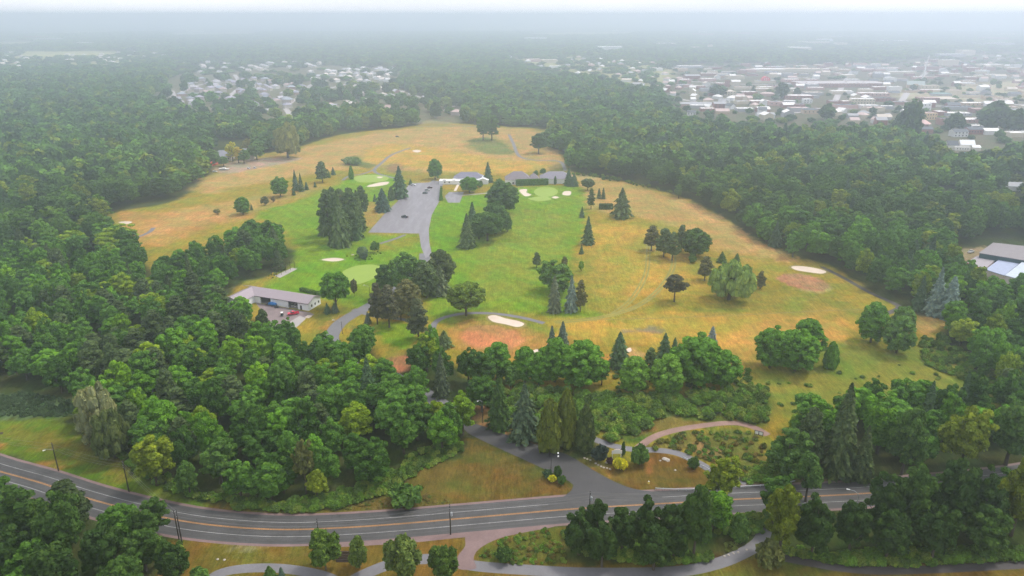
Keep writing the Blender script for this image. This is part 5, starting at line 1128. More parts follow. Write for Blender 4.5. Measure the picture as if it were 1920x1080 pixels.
# local x runs along the long wing away from A, local -y is behind it (the wing lies on the far side)
hs_ = 4.0; W2 = 10.5; L2 = 11.0; sgn = -1     # wing depth extends towards local y*sgn
def lb(mb, x0, y0, z0, x1, y1, z1): mb.box(min(x0, x1), min(y0 * sgn, y1 * sgn), z0, max(x0, x1), max(y0 * sgn, y1 * sgn), z1)
wm = MB(); T = .25
D1, D2, D3 = (Ls * .12, Ls * .155), (Ls * .20, Ls * .36), (Ls * .70, Ls * .88)
xs = [0, D1[0], D1[1], D2[0], D2[1], D3[0], D3[1], Ls]
for a, b in ((xs[0], xs[1]), (xs[2], xs[3]), (xs[4], xs[5]), (xs[6], xs[7])): lb(wm, a, 0, -.1, b, T, hs_)
lb(wm, xs[1], 0, 2.3, xs[2], T, hs_); lb(wm, xs[3], 0, 3.3, xs[4], T, hs_); lb(wm, xs[5], 0, 3.3, xs[6], T, hs_)
lb(wm, 0, T, -.1, T, Wd, hs_); lb(wm, T, Wd - T, -.1, Ls + W2, Wd, hs_); lb(wm, Ls + W2 - T, -L2, -.1, Ls + W2, Wd - T, hs_)
lb(wm, Ls, -L2, -.1, Ls + T, 0, hs_); lb(wm, Ls + T, -L2, -.1, Ls + W2 - T, -L2 + T, hs_)
rh_ = 2.1
wm.add([(0, 0, hs_), (0, sgn * Wd, hs_), (0, sgn * Wd / 2, hs_ + rh_), (T, 0, hs_), (T, sgn * Wd, hs_), (T, sgn * Wd / 2, hs_ + rh_)], [(0, 1, 2), (5, 4, 3), (0, 3, 4, 1), (1, 4, 5, 2), (2, 5, 3, 0)])
wm.add([(Ls, -sgn * L2, hs_), (Ls + W2, -sgn * L2, hs_), (Ls + W2 / 2, -sgn * L2, hs_ + rh_), (Ls, -sgn * (L2 - T), hs_), (Ls + W2, -sgn * (L2 - T), hs_), (Ls + W2 / 2, -sgn * (L2 - T), hs_ + rh_)], [(0, 1, 2), (5, 4, 3), (0, 3, 4, 1), (1, 4, 5, 2), (2, 5, 3, 0)])
link('wall', wm.mesh('wall', M_SIDING), shed)
rf = MB(); ov = .5; k_ = rh_ / (Wd / 2)
for s in (0, 1):
    y0 = -ov if s == 0 else Wd + ov
    q = [(y0, hs_ - k_ * ov + .05), (Wd / 2, hs_ + rh_ + .05), (Wd / 2, hs_ + rh_ + .2), (y0, hs_ - k_ * ov + .2)]
    vs = [(e, p * sgn, z) for e in (-ov, Ls + W2 + ov if s else Ls + W2 * .5) for p, z in q]; rf.add(vs, [(0, 1, 2, 3), (7, 6, 5, 4), (0, 4, 5, 1), (1, 5, 6, 2), (2, 6, 7, 3), (3, 7, 4, 0)])
    x0 = Ls - ov if s == 0 else Ls + W2 + ov
    q = [(x0, hs_ - k_ * ov + .055), (Ls + W2 / 2, hs_ + rh_ + .055), (Ls + W2 / 2, hs_ + rh_ + .205), (x0, hs_ - k_ * ov + .205)]
    vs = [(p, e * sgn, z) for e in (-L2 - ov, Wd / 2) for p, z in q]; rf.add(vs, [(0, 1, 2, 3), (7, 6, 5, 4), (0, 4, 5, 1), (1, 5, 6, 2), (2, 6, 7, 3), (3, 7, 4, 0)])
link('roof', rf.mesh('roof', M_METALROOF), shed)
fl = MB(); lb(fl, T, T, .02, Ls, Wd - T, .06); link('floor', fl.mesh('floor', M_CONC), shed)
for k in range(3):
    mb = MB(); lb(mb, -.06, 2.2 + 3 * k, 1.3, .06, 3.2 + 3 * k, 2.5); link('window', mb.mesh('window', M_GLASS), shed)
mb = MB(); lb(mb, D1[0] + .05, .08, 0, D1[1] - .05, .16, 2.25); link('door', mb.mesh('door', M_TRIM), shed)
mb = MB(); lb(mb, D2[0] - .12, -.06, 3.3, D2[1] + .12, -.02, 3.5); lb(mb, D2[0] - .16, -.06, 0, D2[0], -.02, 3.3); lb(mb, D2[1], -.06, 0, D2[1] + .16, -.02, 3.3); link('door_frame', mb.mesh('door_frame', M_TRIM), shed)
mb = MB(); lb(mb, D3[0] - .12, -.06, 3.3, D3[1] + .12, -.02, 3.5); lb(mb, D3[0] - .16, -.06, 0, D3[0], -.02, 3.3); lb(mb, D3[1], -.06, 0, D3[1] + .16, -.02, 3.3); link('door_frame', mb.mesh('door_frame', M_TRIM), shed)
mb = MB(); lb(mb, -.56, -ov - .04, hs_ - k_ * ov - .02, Ls - ov, -ov - .13, hs_ - k_ * ov + .16); link('gutter', mb.mesh('gutter', M_TRIM), shed)
def in_shed(lx, ly): 
    c, s = math.cos(ang), math.sin(ang); return (A.x + lx * c - ly * sgn * s, A.y + lx * s + ly * sgn * c)
for q in (.1, .5, .9): p = in_shed(Ls * q, Wd / 2); BUILT.append((p[0], p[1], 9))

# ---------------------------------------------------------------- vehicles
def wheel_mesh(r_, w_):
    mb = MB(); mb.tube([(0, -w_ / 2, 0), (0, w_ / 2, 0)], r_, 14, 0); mb.tube([(0, -w_ / 2 - .01, 0), (0, w_ / 2 + .01, 0)], r_ * .55, 10, 1); return mb.mesh('wheel', M_TYRE, M_STEEL)
WHEEL = wheel_mesh(.34, .24); WHEEL_B = wheel_mesh(.40, .28); WHEEL_S = wheel_mesh(.24, .18)
def body_mesh(prof, w_, name, mat, taper=.0):
    mb = MB(); mb.profile(prof, -w_ / 2, w_ / 2); me = mb.mesh(name, mat); bm = bmesh.new(); bm.from_mesh(me)
    bmesh.ops.bevel(bm, geom=bm.edges[:], offset=.07, segments=2, affect='EDGES'); bm.to_mesh(me); bm.free()
    return me
CAR_BODY = body_mesh([(-2.2, .35), (2.2, .35), (2.25, .75), (1.9, .92), (.95, 1.0), (-1.4, 1.02), (-2.15, .98), (-2.25, .7)], 1.8, 'body', M_CAR)
CAR_CABIN = body_mesh([(-1.75, 1.0), (1.0, 1.0), (.35, 1.46), (-1.2, 1.48)], 1.6, 'cabin_windows', M_GLASS)
CAR_ROOF = body_mesh([(-1.15, 1.44), (.32, 1.42), (.30, 1.55), (-1.1, 1.56)], 1.5, 'roof_panel', M_CAR)
SUV_ROOF = body_mesh([(-1.95, 1.62), (.35, 1.60), (.30, 1.75), (-1.9, 1.76)], 1.6, 'roof_panel', M_CAR); SUV_CABIN = body_mesh([(-2.1, 1.0), (1.1, 1.0), (.40, 1.64), (-1.95, 1.66)], 1.66, 'cabin_windows', M_GLASS)
TR_BODY = body_mesh([(-.5, .5), (2.7, .5), (2.75, 1.1), (2.5, 1.2), (1.3, 1.25), (-.5, 1.25)], 1.95, 'body', M_CAR); TR_CABIN = body_mesh([(-.5, 1.22), (1.4, 1.22), (.7, 1.78), (-.4, 1.80)], 1.75, 'cabin_windows', M_GLASS)
TR_ROOF = body_mesh([(-.42, 1.76), (.68, 1.74), (.62, 1.90), (-.38, 1.92)], 1.65, 'roof_panel', M_CAR)
mb = MB(); mb.box(-2.7, -.97, .5, -.52, .97, .62); mb.box(-2.7, -.97, .62, -.52, -.85, 1.2); mb.box(-2.7, .85, .62, -.52, .97, 1.2); mb.box(-2.75, -.85, .62, -2.65, .85, 1.2); TR_BED = mb.mesh('cargo_bed', M_CAR)
def lamp_mesh(c):
    mb = MB(); mb.box(-.05, -.2, -.1, .05, .2, .1); return mb.mesh('lamp', c)
HEAD = lamp_mesh(M_WHT); TAIL = lamp_mesh(flat_mat('tail_lamp', (.5, .02, .02), .3))
def vehicle(kind, px, py, rz, colr, label, cat='car', group=None, name=None, world=None):
    x, y = world or at(px, py); z = .03
    t = thing(name or ('pickup_truck' if kind == 'truck' else 'parked_car'), label, cat, (x, y, z), R(rz), group)
    if kind == 'truck':
        link('body', TR_BODY, t, color=colr); link('cabin_windows', TR_CABIN, t); link('roof_panel', TR_ROOF, t, color=colr); link('cargo_bed', TR_BED, t, color=colr); wh, wx, wy, xl = WHEEL_B, 1.75, .92, 2.72
    else:
        link('body', CAR_BODY, t, color=colr); suv = kind == 'suv'
        link('cabin_windows', SUV_CABIN if suv else CAR_CABIN, t); link('roof_panel', SUV_ROOF if suv else CAR_ROOF, t, color=colr); wh, wx, wy, xl = WHEEL, 1.4, .85, 2.24
    for sx in (-1, 1):
        for sy in (-1, 1): link('wheel', wh, t, (sx * wx, sy * wy, .34 if wh is WHEEL else .4))
    for sy in (-.62, .62): link('headlight', HEAD, t, (xl, sy, .72)); link('tail_light', TAIL, t, (-xl - (.02 if kind != 'truck' else .03), sy, .8))
    return t
G1 = 'cars parked on the golf club lot'
vehicle('car', 806, 353, 20, (.12, .05, .06), 'dark maroon car, farthest of three parked side by side on the lot', group=G1)
vehicle('suv', 801, 358, 18, (.45, .46, .45), 'silver car parked between the two dark ones on the lot', group=G1)
vehicle('car', 797, 363, 18, (.05, .09, .07), 'dark green car, nearest of three parked side by side on the lot', group=G1)
vehicle('suv', 826, 341, 60, (.75, .76, .78), 'white car at the corner of the white clubhouse', group=G1)
vehicle('car', 775, 348, -8, (.72, .73, .75), 'white car alone at the top left of the parking lot', group=G1)
vehicle('car', 762, 364, 95, (.70, .72, .75), 'white car half hidden behind the tall corner spruce', group=G1)
vehicle('truck', 759, 408, 152, (.03, .035, .045), 'black pickup truck standing alone in the middle of the lot', 'pickup truck')
vehicle('truck', 550, 590, 203, (.62, .02, .07), 'red pickup truck on the gravel yard by the L shaped shed', 'pickup truck')
vehicle('car', 549, 622, 20, (.05, .06, .09), 'dark car in the shade of the trees below the yard')
G2 = 'vehicles by the far left wood'
vehicle('suv', 403, 323, 5, (.72, .74, .76), 'small white car beside the white boat near the left woods', group=G2)
vehicle('suv', 467, 317, 80, (.70, .70, .72), 'white van on dry grass, left of the pair', group=G2)
vehicle('suv', 478, 316, 95, (.72, .72, .74), 'white van on dry grass, right of the pair', group=G2)
vehicle('suv', 745, 257, 10, (.10, .20, .22), 'teal car parked alone on the far dry hill')
vehicle('car', 1726, 330, 20, (.75, .75, .75), 'white car glimpsed through the right woods')
vehicle('truck', 1820, 474, 35, (.72, .72, .72), 'white truck in the dirt yard beside the workshop', 'pickup truck')
x, y = at(420, 319); t = thing('boat', 'long white boat on the ground by the orange barrier', 'boat', (x, y, 0), R(-4))
mb = MB(); mb.add([(-5, -1.2, 1.4), (4, -1.3, 1.4), (6, 0, 1.7), (4, 1.3, 1.4), (-5, 1.2, 1.4), (-4.6, 0, .3), (4.5, 0, .4)], [(0, 1, 6, 5), (1, 2, 6), (2, 3, 6), (3, 4, 5, 6), (4, 0, 5), (0, 4, 3, 2, 1)]); link('hull', mb.mesh('hull', M_WHT), t)
mb = MB(); mb.box(-1.5, -.9, 1.4, 2, .9, 2.3); link('cabin', mb.mesh('cabin', M_WHT), t); mb = MB(); mb.box(-3, -.7, .1, 2, .7, .5); link('cradle', mb.mesh('cradle', M_STEEL), t)
def golf_cart(x, y, rz, label, colr=(.75, .75, .73), group=None):
    t = thing('golf_cart', label, 'golf cart', (x, y, .03), R(rz), group)
    if 'cart' not in _hm:
        b = body_mesh([(-1.2, .3), (1.15, .3), (1.2, .75), (.75, .85), (.45, .45), (-.3, .45), (-.35, .8), (-1.15, .85)], 1.15, 'body', M_CAR)
        r_ = body_mesh([(-.95, 1.75), (.75, 1.75), (.7, 1.9), (-.9, 1.9)], 1.2, 'roof_panel', M_WHT); s = MB(); s.box(-.35, -.5, .8, .1, .5, .98); s.box(-.45, -.5, .98, -.33, .5, 1.35); p = MB(); p.tube([(0, 0, .7), (0, 0, 1.8)], .03, 6); _hm['cart'] = (b, r_, s.mesh('seat', M_TRIM), p.mesh('roof_post', M_BLACK))
    b, r_, s, p = _hm['cart']; link('body', b, t, color=colr); link('roof_panel', r_, t); link('seat', s, t)
    for sx in (-.8, .65):
        for sy in (-.5, .5): link('roof_post', p, t, (sx, sy, 0))
    for sx in (-.8, .8):
        for sy in (-.5, .5): link('wheel', WHEEL_S, t, (sx, sy, .24))
x, y = at(529, 592); golf_cart(x, y, 100, 'golf cart with a white roof left of the red pickup', (.05, .09, .07))
for k in range(3):
    p = in_shed((D2[0] + D2[1]) / 2 + (k - 1) * 1.9, 2.4); golf_cart(p[0], p[1], math.degrees(ang) + 90, 'white golf cart just inside the shed doorway behind the red pickup', group='golf carts in the shed doorway')
x, y = at(512, 573); t = thing('trailer', 'trailer under a bright blue tarpaulin against the shed wall', 'trailer', (x, y, 0), ang)
mb = MB(); mb.profile([(-2.1, .7), (2.1, .7), (2.0, 1.6), (1.0, 1.85), (-1.1, 1.75), (-2.0, 1.5)], -1.1, 1.1); link('tarpaulin', mb.mesh('tarpaulin', M_BLUE), t)
for sy in (-1, 1): link('wheel', WHEEL, t, (0, sy, .34))
mb = MB(); mb.box(-2.5, -1, .45, 3.6, 1, .66); link('chassis', mb.mesh('chassis', M_BLACK), t)
x, y = at(519, 577); t = thing('mower', 'small black mower parked beside the blue covered trailer', 'mower', (x, y, 0), .4)
mb = MB(); mb.profile([(-1, .25), (1, .25), (1, .8), (.1, .75), (-.2, .5), (-1, .6)], -.5, .5); link('body', mb.mesh('body', M_BLACK), t); mb = MB(); mb.box(-.6, -.3, .6, -.1, .3, .95); link('seat', mb.mesh('seat', M_TRIM), t)
for sx in (-.75, .7):
    for sy in (-.55, .55): link('wheel', WHEEL_S, t, (sx, sy, .24))
# orange mesh barrier
for k, (a, b) in enumerate([((387, 311), (398, 306)), ((398, 312), (412, 307)), ((404, 304), (416, 306))]):
    p, q = Vector(at(*a)), Vector(at(*b)); d = (q - p); t = thing('barrier_fence', ['orange mesh barrier, left stretch by the wood edge', 'orange mesh barrier, front stretch by the white boat', 'orange mesh barrier, back stretch below the grey roofed house'][k], 'barrier', (p.x, p.y, 0), math.atan2(d.y, d.x), 'orange barriers')
    mb = MB(); mb.box(0, -.04, .1, d.length, .04, 1.9); link('mesh_panel', mb.mesh('mesh_panel', M_ORANGE), t)
    for e in np.linspace(0, d.length, 6): mb = MB(); mb.tube([(e, .08, 0), (e, .08, 2.1)], .05, 6); link('post', mb.mesh('post', M_STEEL), t)

# ---------------------------------------------------------------- poles, wires, lamps
def pole(px, py, top, label, arm=None, transformer=False, cross=True):
    x, y = at(px, py); h = min(max(height_to(x, y, top), 6), 13); t = thing('utility_pole', label, 'utility pole', (x, y, 0), 0, 'timber utility poles along the road')
    mb = MB(); mb.tube([(0, 0, -.1), (0, 0, h * .5), (0, 0, h)], [.19, .165, .13], 10); link('pole', mb.mesh('pole', M_POLE), t)
    if cross:
        for k, z in enumerate((.35, 1.5, 2.3)): mb = MB(); mb.tube([(0, -.16, h - z), (0, -.30, h - z), (0, -.30, h - z + .22)], [.03, .03, .07], 6); link('insulator', mb.mesh('insulator', M_STEEL), t)
    if transformer:
        mb = MB(); mb.tube([(.42, -.1, h * transformer), (.42, -.1, h * transformer + 1.15)], .32, 12); mb.tube([(.42, -.1, h * transformer + 1.15), (.42, -.1, h * transformer + 1.35)], [.22, .08], 8); link('transformer', mb.mesh('transformer', M_STEEL), t)
    if arm:
        z, dx, dy = arm; mb = MB(); mb.tube([(0, 0, h * z), (dx * .5, dy * .5, h * z + .55), (dx, dy, h * z + .5)], [.06, .05, .04], 6); link('lamp_arm', mb.mesh('lamp_arm', M_STEEL), t)
        mb = MB(); mb.tube([(dx * .93, dy * .93, h * z + .52), (dx * 1.25, dy * 1.25, h * z + .38)], [.12, .2], 8); link('lamp_head', mb.mesh('lamp_head', M_WHT), t)
    return (x, y, h)
pl = [pole(-60, 850, 798, 'utility pole beyond the left edge of the photo')] if False else []
x0, y0 = at(-60, 846)
pl = [(x0, y0, 9.5)]
pl.append(pole(110, 883, 830, 'utility pole with a white lamp arm on the left lawn', arm=(.74, -2.2, -.8)))
pl.append(pole(242, 922, 864, 'leaning looking utility pole on the lawn without a lamp, beside the wood'))
pl.append(pole(342, 1021, 955, 'utility pole, front one of the close pair by the road bend'))
pole(336, 1012, 957, 'utility pole, rear one of the close pair by the road bend', cross=False)
pl.append(pole(600, 1030, 973, 'utility pole behind the dense young tree beside the road'))
pl.append(pole(845, 1002, 945, 'utility pole with a pale transformer, standing on the verge left of the gravel turnout', transformer=.62))
pl.append(pole(1104, 985, 921, 'utility pole with a white transformer rising from the trees at the junction', transformer=.74))
xe, ye = at(1400, 975); pl.append((xe, ye, 10.5))
def wire(a, b, za, zb, sag, label):
    p = Vector((a[0], a[1] - .3, a[2] - za)); q = Vector((b[0], b[1] - .3, b[2] - zb)); mb = MB(); n = 14; pts = []
    for k in range(n + 1):
        s = k / n; v = p.lerp(q, s); v.z -= sag * 4 * s * (1 - s); pts.append(tuple(v))
    mb.tube(pts, .02, 4); tag(link('power_line', mb.mesh('power_line', M_WIRE)), label, 'power line', 'overhead power lines')
nm = ['the left edge and the lamp pole', 'the lamp pole and the next pole on the lawn', 'the lawn pole and the close pair of poles', 'the close pair and the pole behind the young tree', 'the pole behind the young tree and the transformer pole', 'the two transformer poles', 'the junction transformer pole and the roadside trees']
for k in range(len(pl) - 1):
    for j, (z, sg, wd) in enumerate([(.15, .9, 'top'), (1.3, 1.1, 'middle'), (2.1, 1.3, 'lowest')]): wire(pl[k], pl[k + 1], z, z, sg, '%s overhead wire between %s' % (wd, nm[k]))
def street_lamp(px, py, top, dx, dy, label, mat=None):
    x, y = at(px, py); h = min(max(height_to(x, y, top), 5), 12); t = thing('street_lamp', label, 'street lamp', (x, y, 0))
    mb = MB(); mb.tube([(0, 0, -.1), (0, 0, h)], [.13, .08], 8); link('pole', mb.mesh('pole', mat or M_POLE), t)
    mb = MB(); mb.tube([(0, 0, h - .2), (dx * .45, dy * .45, h + .5), (dx, dy, h + .35)], [.07, .06, .05], 6); link('lamp_arm', mb.mesh('lamp_arm', M_STEEL), t)
    mb = MB(); mb.tube([(dx * .9, dy * .9, h + .4), (dx * 1.25, dy * 1.25, h + .22)], [.12, .2], 8); link('lamp_head', mb.mesh('lamp_head', M_WHT), t)
street_lamp(905, 793, 753, -1.5, -.2, 'street lamp in the brown gap at the top of the entrance drive')
street_lamp(642, 626, 603, -3.6, 1.0, 'street lamp over the drive at the end of the shed yard')
street_lamp(694, 562, 538, -2.6, 1.6, 'street lamp leaning over the lawn beside the big putting green')
street_lamp(1600, 980, 926, -2.2, 1.6, 'street lamp with a curved white arm over the road, in the right roadside trees', M_STEEL)
x, y = at(1033, 884); t = thing('lamp_post', 'black lamp post with two white globes beside the entrance drive', 'lamp post', (x, y, 0)); h = height_to(x, y, 850)
mb = MB(); mb.tube([(0, 0, 0), (0, 0, h)], [.1, .07], 8); link('pole', mb.mesh('pole', M_BLACK), t); mb = MB(); mb.tube([(0, 0, h - .1), (2.2, .1, h + .15)], .05, 6); mb.tube([(0, 0, h - .6), (2.2, -.6, h - .6)], .05, 6); link('arm', mb.mesh('arm', M_BLACK), t)
for p in ((2.2, .1, h), (2.2, -.6, h - .75)):
    iv, if_ = ico(2); mb = MB(); mb.add((iv * .3 + p).tolist(), if_.tolist()); link('globe', mb.mesh('globe', M_WHT), t)
# entrance sign
x, y = at(1156, 859); t = thing('entrance_sign', 'white entrance sign with an arched top between green bushes', 'sign', (x, y, 0), R(4))
ar = [(-1.7, 1.75), (1.7, 1.75), (1.7, 2.9), (1.25, 3.0)] + [(1.1 * math.cos(math.pi * k / 8), 3.0 + .42 * math.sin(math.pi * k / 8)) for k in range(9)] + [(-1.25, 3.0), (-1.7, 2.9)]
mb = MB(); mb.profile(ar, -.09, .09); link('board', mb.mesh('board', M_WHT), t)
ob = MB(); ob.profile([(p * 1.05, (z - 2.35) * 1.07 + 2.35) for p, z in ar], -.05, .12); link('board_frame', ob.mesh('board_frame', flat_mat('sign_frame', (.55, .42, .36), .7)), t)
for s in (-1.45, 1.45): mb = MB(); mb.box(s - .1, -.06, -.1, s + .1, .06, 1.72); link('post', mb.mesh('post', M_WHT), t)
x, y = at(1422, 818); t = thing('trail_board', 'black framed notice board with two white panels beside the pale trail', 'notice board', (x, y, 0), R(-30))
mb = MB(); mb.box(-1.5, 0, .5, 1.5, .1, 2.1); link('frame', mb.mesh('frame', M_BLACK), t)
for s in (-.72, .72): mb = MB(); mb.box(s - .58, -.03, .75, s + .58, -.001, 1.9); link('panel', mb.mesh('panel', M_WHT), t); mb = MB(); mb.box(s * 1.9 - .06, .1, 0, s * 1.9 + .06, .2, 2.1); link('post', mb.mesh('post', M_BLACK), t)
# guard rails
def rail(pts, label, name='guard_rail', h=.75):
    W = smooth_poly(P(*pts), 5, closed=False); t = thing(name, label, 'guard rail', (W[0][0], W[0][1], 0)); Wl = W - W[0]; mb = MB()
    mb.tube([(a, b, h) for a, b in Wl], .16, 6); link('rail', mb.mesh('rail', M_STEEL), t); ln = np.r_[0, np.cumsum(np.linalg.norm(np.diff(Wl, axis=0), axis=1))]
    pm = MB(); pm.box(-.08, .05, -.1, .08, .21, h + .05); pm = pm.mesh('post', M_STEEL)
    for s in np.arange(0, ln[-1], 2.4): link('post', pm, t, (float(np.interp(s, ln, Wl[:, 0])), float(np.interp(s, ln, Wl[:, 1])) + .12, 0))
rail(((1229, 919), (1280, 921), (1330, 919), (1400, 915), (1460, 911), (1490, 905)), 'galvanised guard rail along the far side of the road near the junction')
rail(((1282, 862), (1300, 870), (1322, 880), (1345, 893)), 'silver rail beside the paved path right of the white rock', 'path_rail', .9)
# hydrant, rocks
x, y = at(1216, 907); t = thing('fire_hydrant', 'yellow and white fire hydrant on the lawn by the road', 'hydrant', (x, y, 0)); mb = MB(); mb.tube([(0, 0, 0), (0, 0, .15), (0, 0, .16), (0, 0, .8)], [.25, .25, .17, .17], 10); mb.tube([(-.3, 0, .55), (.3, 0, .55)], .09, 8); link('barrel', mb.mesh('barrel', M_YEL), t)
mb = MB(); mb.tube([(0, 0, .8), (0, 0, .95), (0, 0, 1.12)], [.22, .2, .06], 10); link('bonnet', mb.mesh('bonnet', M_WHT), t)
def rock(px, py, s, label, flat=.55, mat=None, group=None, wide=1.0):
    x, y = at(px, py); r = random.Random(px * 7 + py); bm = bmesh.new(); bmesh.ops.create_icosphere(bm, subdivisions=2, radius=1)
    for v in bm.verts: v.co = v.co * r.uniform(.8, 1.12); v.co.x *= s * wide; v.co.y *= s; v.co.z = max(v.co.z, -.3) * s * flat + .1 * s
    me = bpy.data.meshes.new('rock'); bm.to_mesh(me); bm.free(); me.materials.append(mat or M_ROCK); tag(link('rock', me, loc=(x, y, 0), rz=r.uniform(0, 6)), label, 'rock', group)
rock(1249, 862, 1.0, 'large flat white rock on the lawn right of the sign', .45, wide=1.5); rock(1238, 864, .4, 'small pale stone just left of the large flat white rock')
rock(1266, 882, .45, 'single pale stone in the middle of the sign lawn'); rock(1137, 868, .5, 'rounded white boulder inside the planting bed of the sign', .8)
for k, (a, b) in enumerate([(1096, 859), (1101, 861), (1107, 863), (1117, 869), (1122, 872), (1127, 875), (1132, 877), (1138, 878), (1144, 880)]):
    rock(a, b, .42, 'grey edging stone along the planting bed below the entrance sign', .7, group='edging stones of the sign bed')
for k, (a, b) in enumerate([(1358, 1043), (1366, 1041), (1375, 1038), (1384, 1036), (1400, 1031)]): rock(a, b, .38, 'pale edging stone along the front of the red mulch bed', .7, group='edging stones of the mulch bed')
rock(661, 478, .9, 'white rock beside the planting bed on the green lawn', .6); rock(408, 1049, .4, 'left of two grey stones on the brown grass below the road'); rock(421, 1050, .45, 'right of two grey stones on the brown grass below the road')
rock(2, 813, .7, 'dark stone at the left edge of the mown lawn', .6, M_WOOD)
# timber retaining wall
x, y = at(648, 1054); t = thing('retaining_wall', 'dark stacked timber retaining wall between two young trees', 'retaining wall', (x, y, 0))
for k in range(7): mb = MB(); mb.box(-2.6, .28 * k, .3 * k, 2.6, .28 * k + .28, .3 * k + .27); link('timber', mb.mesh('timber', M_WOOD), t)
# practice cage
p, q = Vector(at(519, 519)), Vector(at(553, 503)); d = q - p; t = thing('practice_cage', 'row of tall dark posts framing the practice mats by the left wood', 'practice cage', (p.x, p.y, 0), math.atan2(d.y, d.x))
for k in range(5):
    for yy in (0, 3.4): mb = MB(); mb.tube([(d.length * k / 4, yy, 0), (d.length * k / 4, yy, 4.2)], .09, 6); link('post', mb.mesh('post', M_WOOD), t)
mb = MB(); mb.box(-.1, -.06, 4.2, d.length + .1, .06, 4.34); mb.box(-.1, 3.34, 4.2, d.length + .1, 3.46, 4.34); link('top_rail', mb.mesh('top_rail', M_WOOD), t)
# hedges
def hedge(a, b, wd, h, label, tint=T_DARK):
    p, q = Vector(at(*a)), Vector(at(*b)); d = q - p; n = int(d.length * wd * h * 9 + d.length * 60); r = np.random.default_rng(int(a[0])); pts = np.c_[r.uniform(0, d.length, n), r.uniform(0, wd, n), r.uniform(0, h, n)]
    f = r.integers(0, 3, n); pts[f == 0, 1] = r.uniform(-.1, .15, (f == 0).sum()); pts[f == 1, 2] = h + r.uniform(-.1, .1, (f == 1).sum()); pts[f == 2, 1] = wd + r.uniform(-.1, .1, (f == 2).sum())
    nn = np.zeros((n, 3)); nn[f == 0, 1] = -1; nn[f == 1, 2] = 1; nn[f == 2, 1] = 1; nn += r.normal(size=(n, 3)) * .5
    mb = MB(); mb.box(.1, .15, 0, d.length - .1, wd - .1, h - .1); cv = np.array(mb.v); cf = np.array([[f_[0], f_[1], f_[2]] for f_ in mb.f] + [[f_[0], f_[2], f_[3]] for f_ in mb.f])
    me = leaf_mesh('hedge', quads(pts, nn, r.uniform(.35, .75, n), r, 1.2), r.random(n), LEAF, (cv, cf)); tag(link('hedge', me, loc=(p.x, p.y, 0), rz=math.atan2(d.y, d.x), color=tint), label, 'hedge')
hedge((968, 349), (1028, 347), 3.0, 5.2, 'long tall clipped hedge in front of the lodge and annex', T_MAPLE)
hedge((1124, 393), (1149, 393), 3.4, 4.0, 'dark square clipped hedge beside the wide ragged spruce', T_DARK)
hedge((562, 546), (602, 556), 1.6, 1.8, 'low hedge behind the mauve roof of the shed', T_MID)
hedge((827, 373), (829, 355), 1.2, 2.5, 'clipped hedge between the parking lot and the clubhouse terrace', T_MID)

# ---------------------------------------------------------------- the housing estate: houses along curving streets
for q in [((1100 - 560, 240), (543, 215), (536, 200), (556, 185), (572, 172), (582, 160), (600, 152), (640, 148)), ((330, 190), (345, 170), (380, 158), (430, 154), (500, 152), (560, 150)), ((400, 205), (430, 180), (450, 160), (440, 140)),
          ((600, 170), (640, 160), (680, 150), (720, 145)), ((700, 160), (730, 165), (780, 180), (850, 200)), ((320, 200), (325, 180), (322, 170))]:
    ribbon('street', P(*q), 9, M_STREET, .02)
for q in [((1240, 180), (1330, 195), (1450, 212), (1560, 205), (1700, 200), (1920, 196)), ((1560, 205), (1580, 160), (1600, 130)), ((1690, 190), (1720, 150), (1750, 128)), ((1250, 150), (1400, 158), (1560, 160)), ((1860, 190), (1850, 240))]:
    ribbon('street', P(*q), 11, M_STREET, .02)
hr = random.Random(5); HW = [(.62, .58, .52), (.48, .42, .40), (.55, .50, .42), (.70, .69, .68), (.45, .32, .28)]; HRF = [(.28, .27, .34), (.34, .31, .38), (.24, .25, .30), (.36, .27, .26), (.42, .40, .44), (.30, .33, .38)]
n_h = 0
def estate(poly, sp, desc, n_max, far=False, wcol=None, rcol=None, seed=1, jit=.16):
    global n_h
    r = np.random.default_rng(seed); lo, hi = poly.min(0), poly.max(0); a = R(-25); X, Y = hexgrid(lo[0], hi[0], lo[1], hi[1], sp, r, jit); k = inside(X, Y, poly); X, Y = X[k], Y[k]
    o = r.permutation(len(X))[:n_max]
    for i in o:
        x, y = float(X[i]), float(Y[i])
        if any((x - bx) ** 2 + (y - by) ** 2 < (br + 5) ** 2 for bx, by, br in BUILT[-400:]): continue
        px, py = proj(x, y, 4); v = int(r.integers(0, 8)); wc = (wcol or HW)[int(r.integers(0, len(wcol or HW)))]; rc = (rcol or HRF)[int(r.integers(0, len(rcol or HRF)))]
        wd, dp, h, st = [(14, 10, 3.6, 'hip'), (12, 11, 5.5, 'gable'), (15, 11, 4.2, 'hip'), (11, 12, 5.5, 'gable'), (13, 9, 3.4, 'gable'), (16, 12, 5.2, 'hip'), (12, 10, 4.2, 'gable'), (14, 12, 5.6, 'hip')][v]
        building('house', '%s house %s, %s' % ({'hip': 'hip roofed', 'gable': 'gabled'}[st], desc, where(px, py)), 'house', 0, 0, 0, dp, h, wc, rc, st, a + R(float(r.choice([0, 90, 20, -30, 60]))), 3.2, None, 'houses %s' % desc, (x, y, wd), ('est', v)); n_h += 1
estate(P((322, 192), (345, 152), (420, 150), (520, 152), (575, 165), (545, 210), (470, 215), (440, 205), (400, 212), (340, 200)), 24, 'beyond the left woods', 80, seed=2)
estate(P((560, 132), (745, 128), (760, 150), (700, 166), (600, 158)), 30, 'behind the far dry hill', 45, wcol=[(.7, .7, .7), (.62, .6, .55)], rcol=[(.55, .54, .55), (.40, .40, .44), (.62, .55, .52)], seed=3)
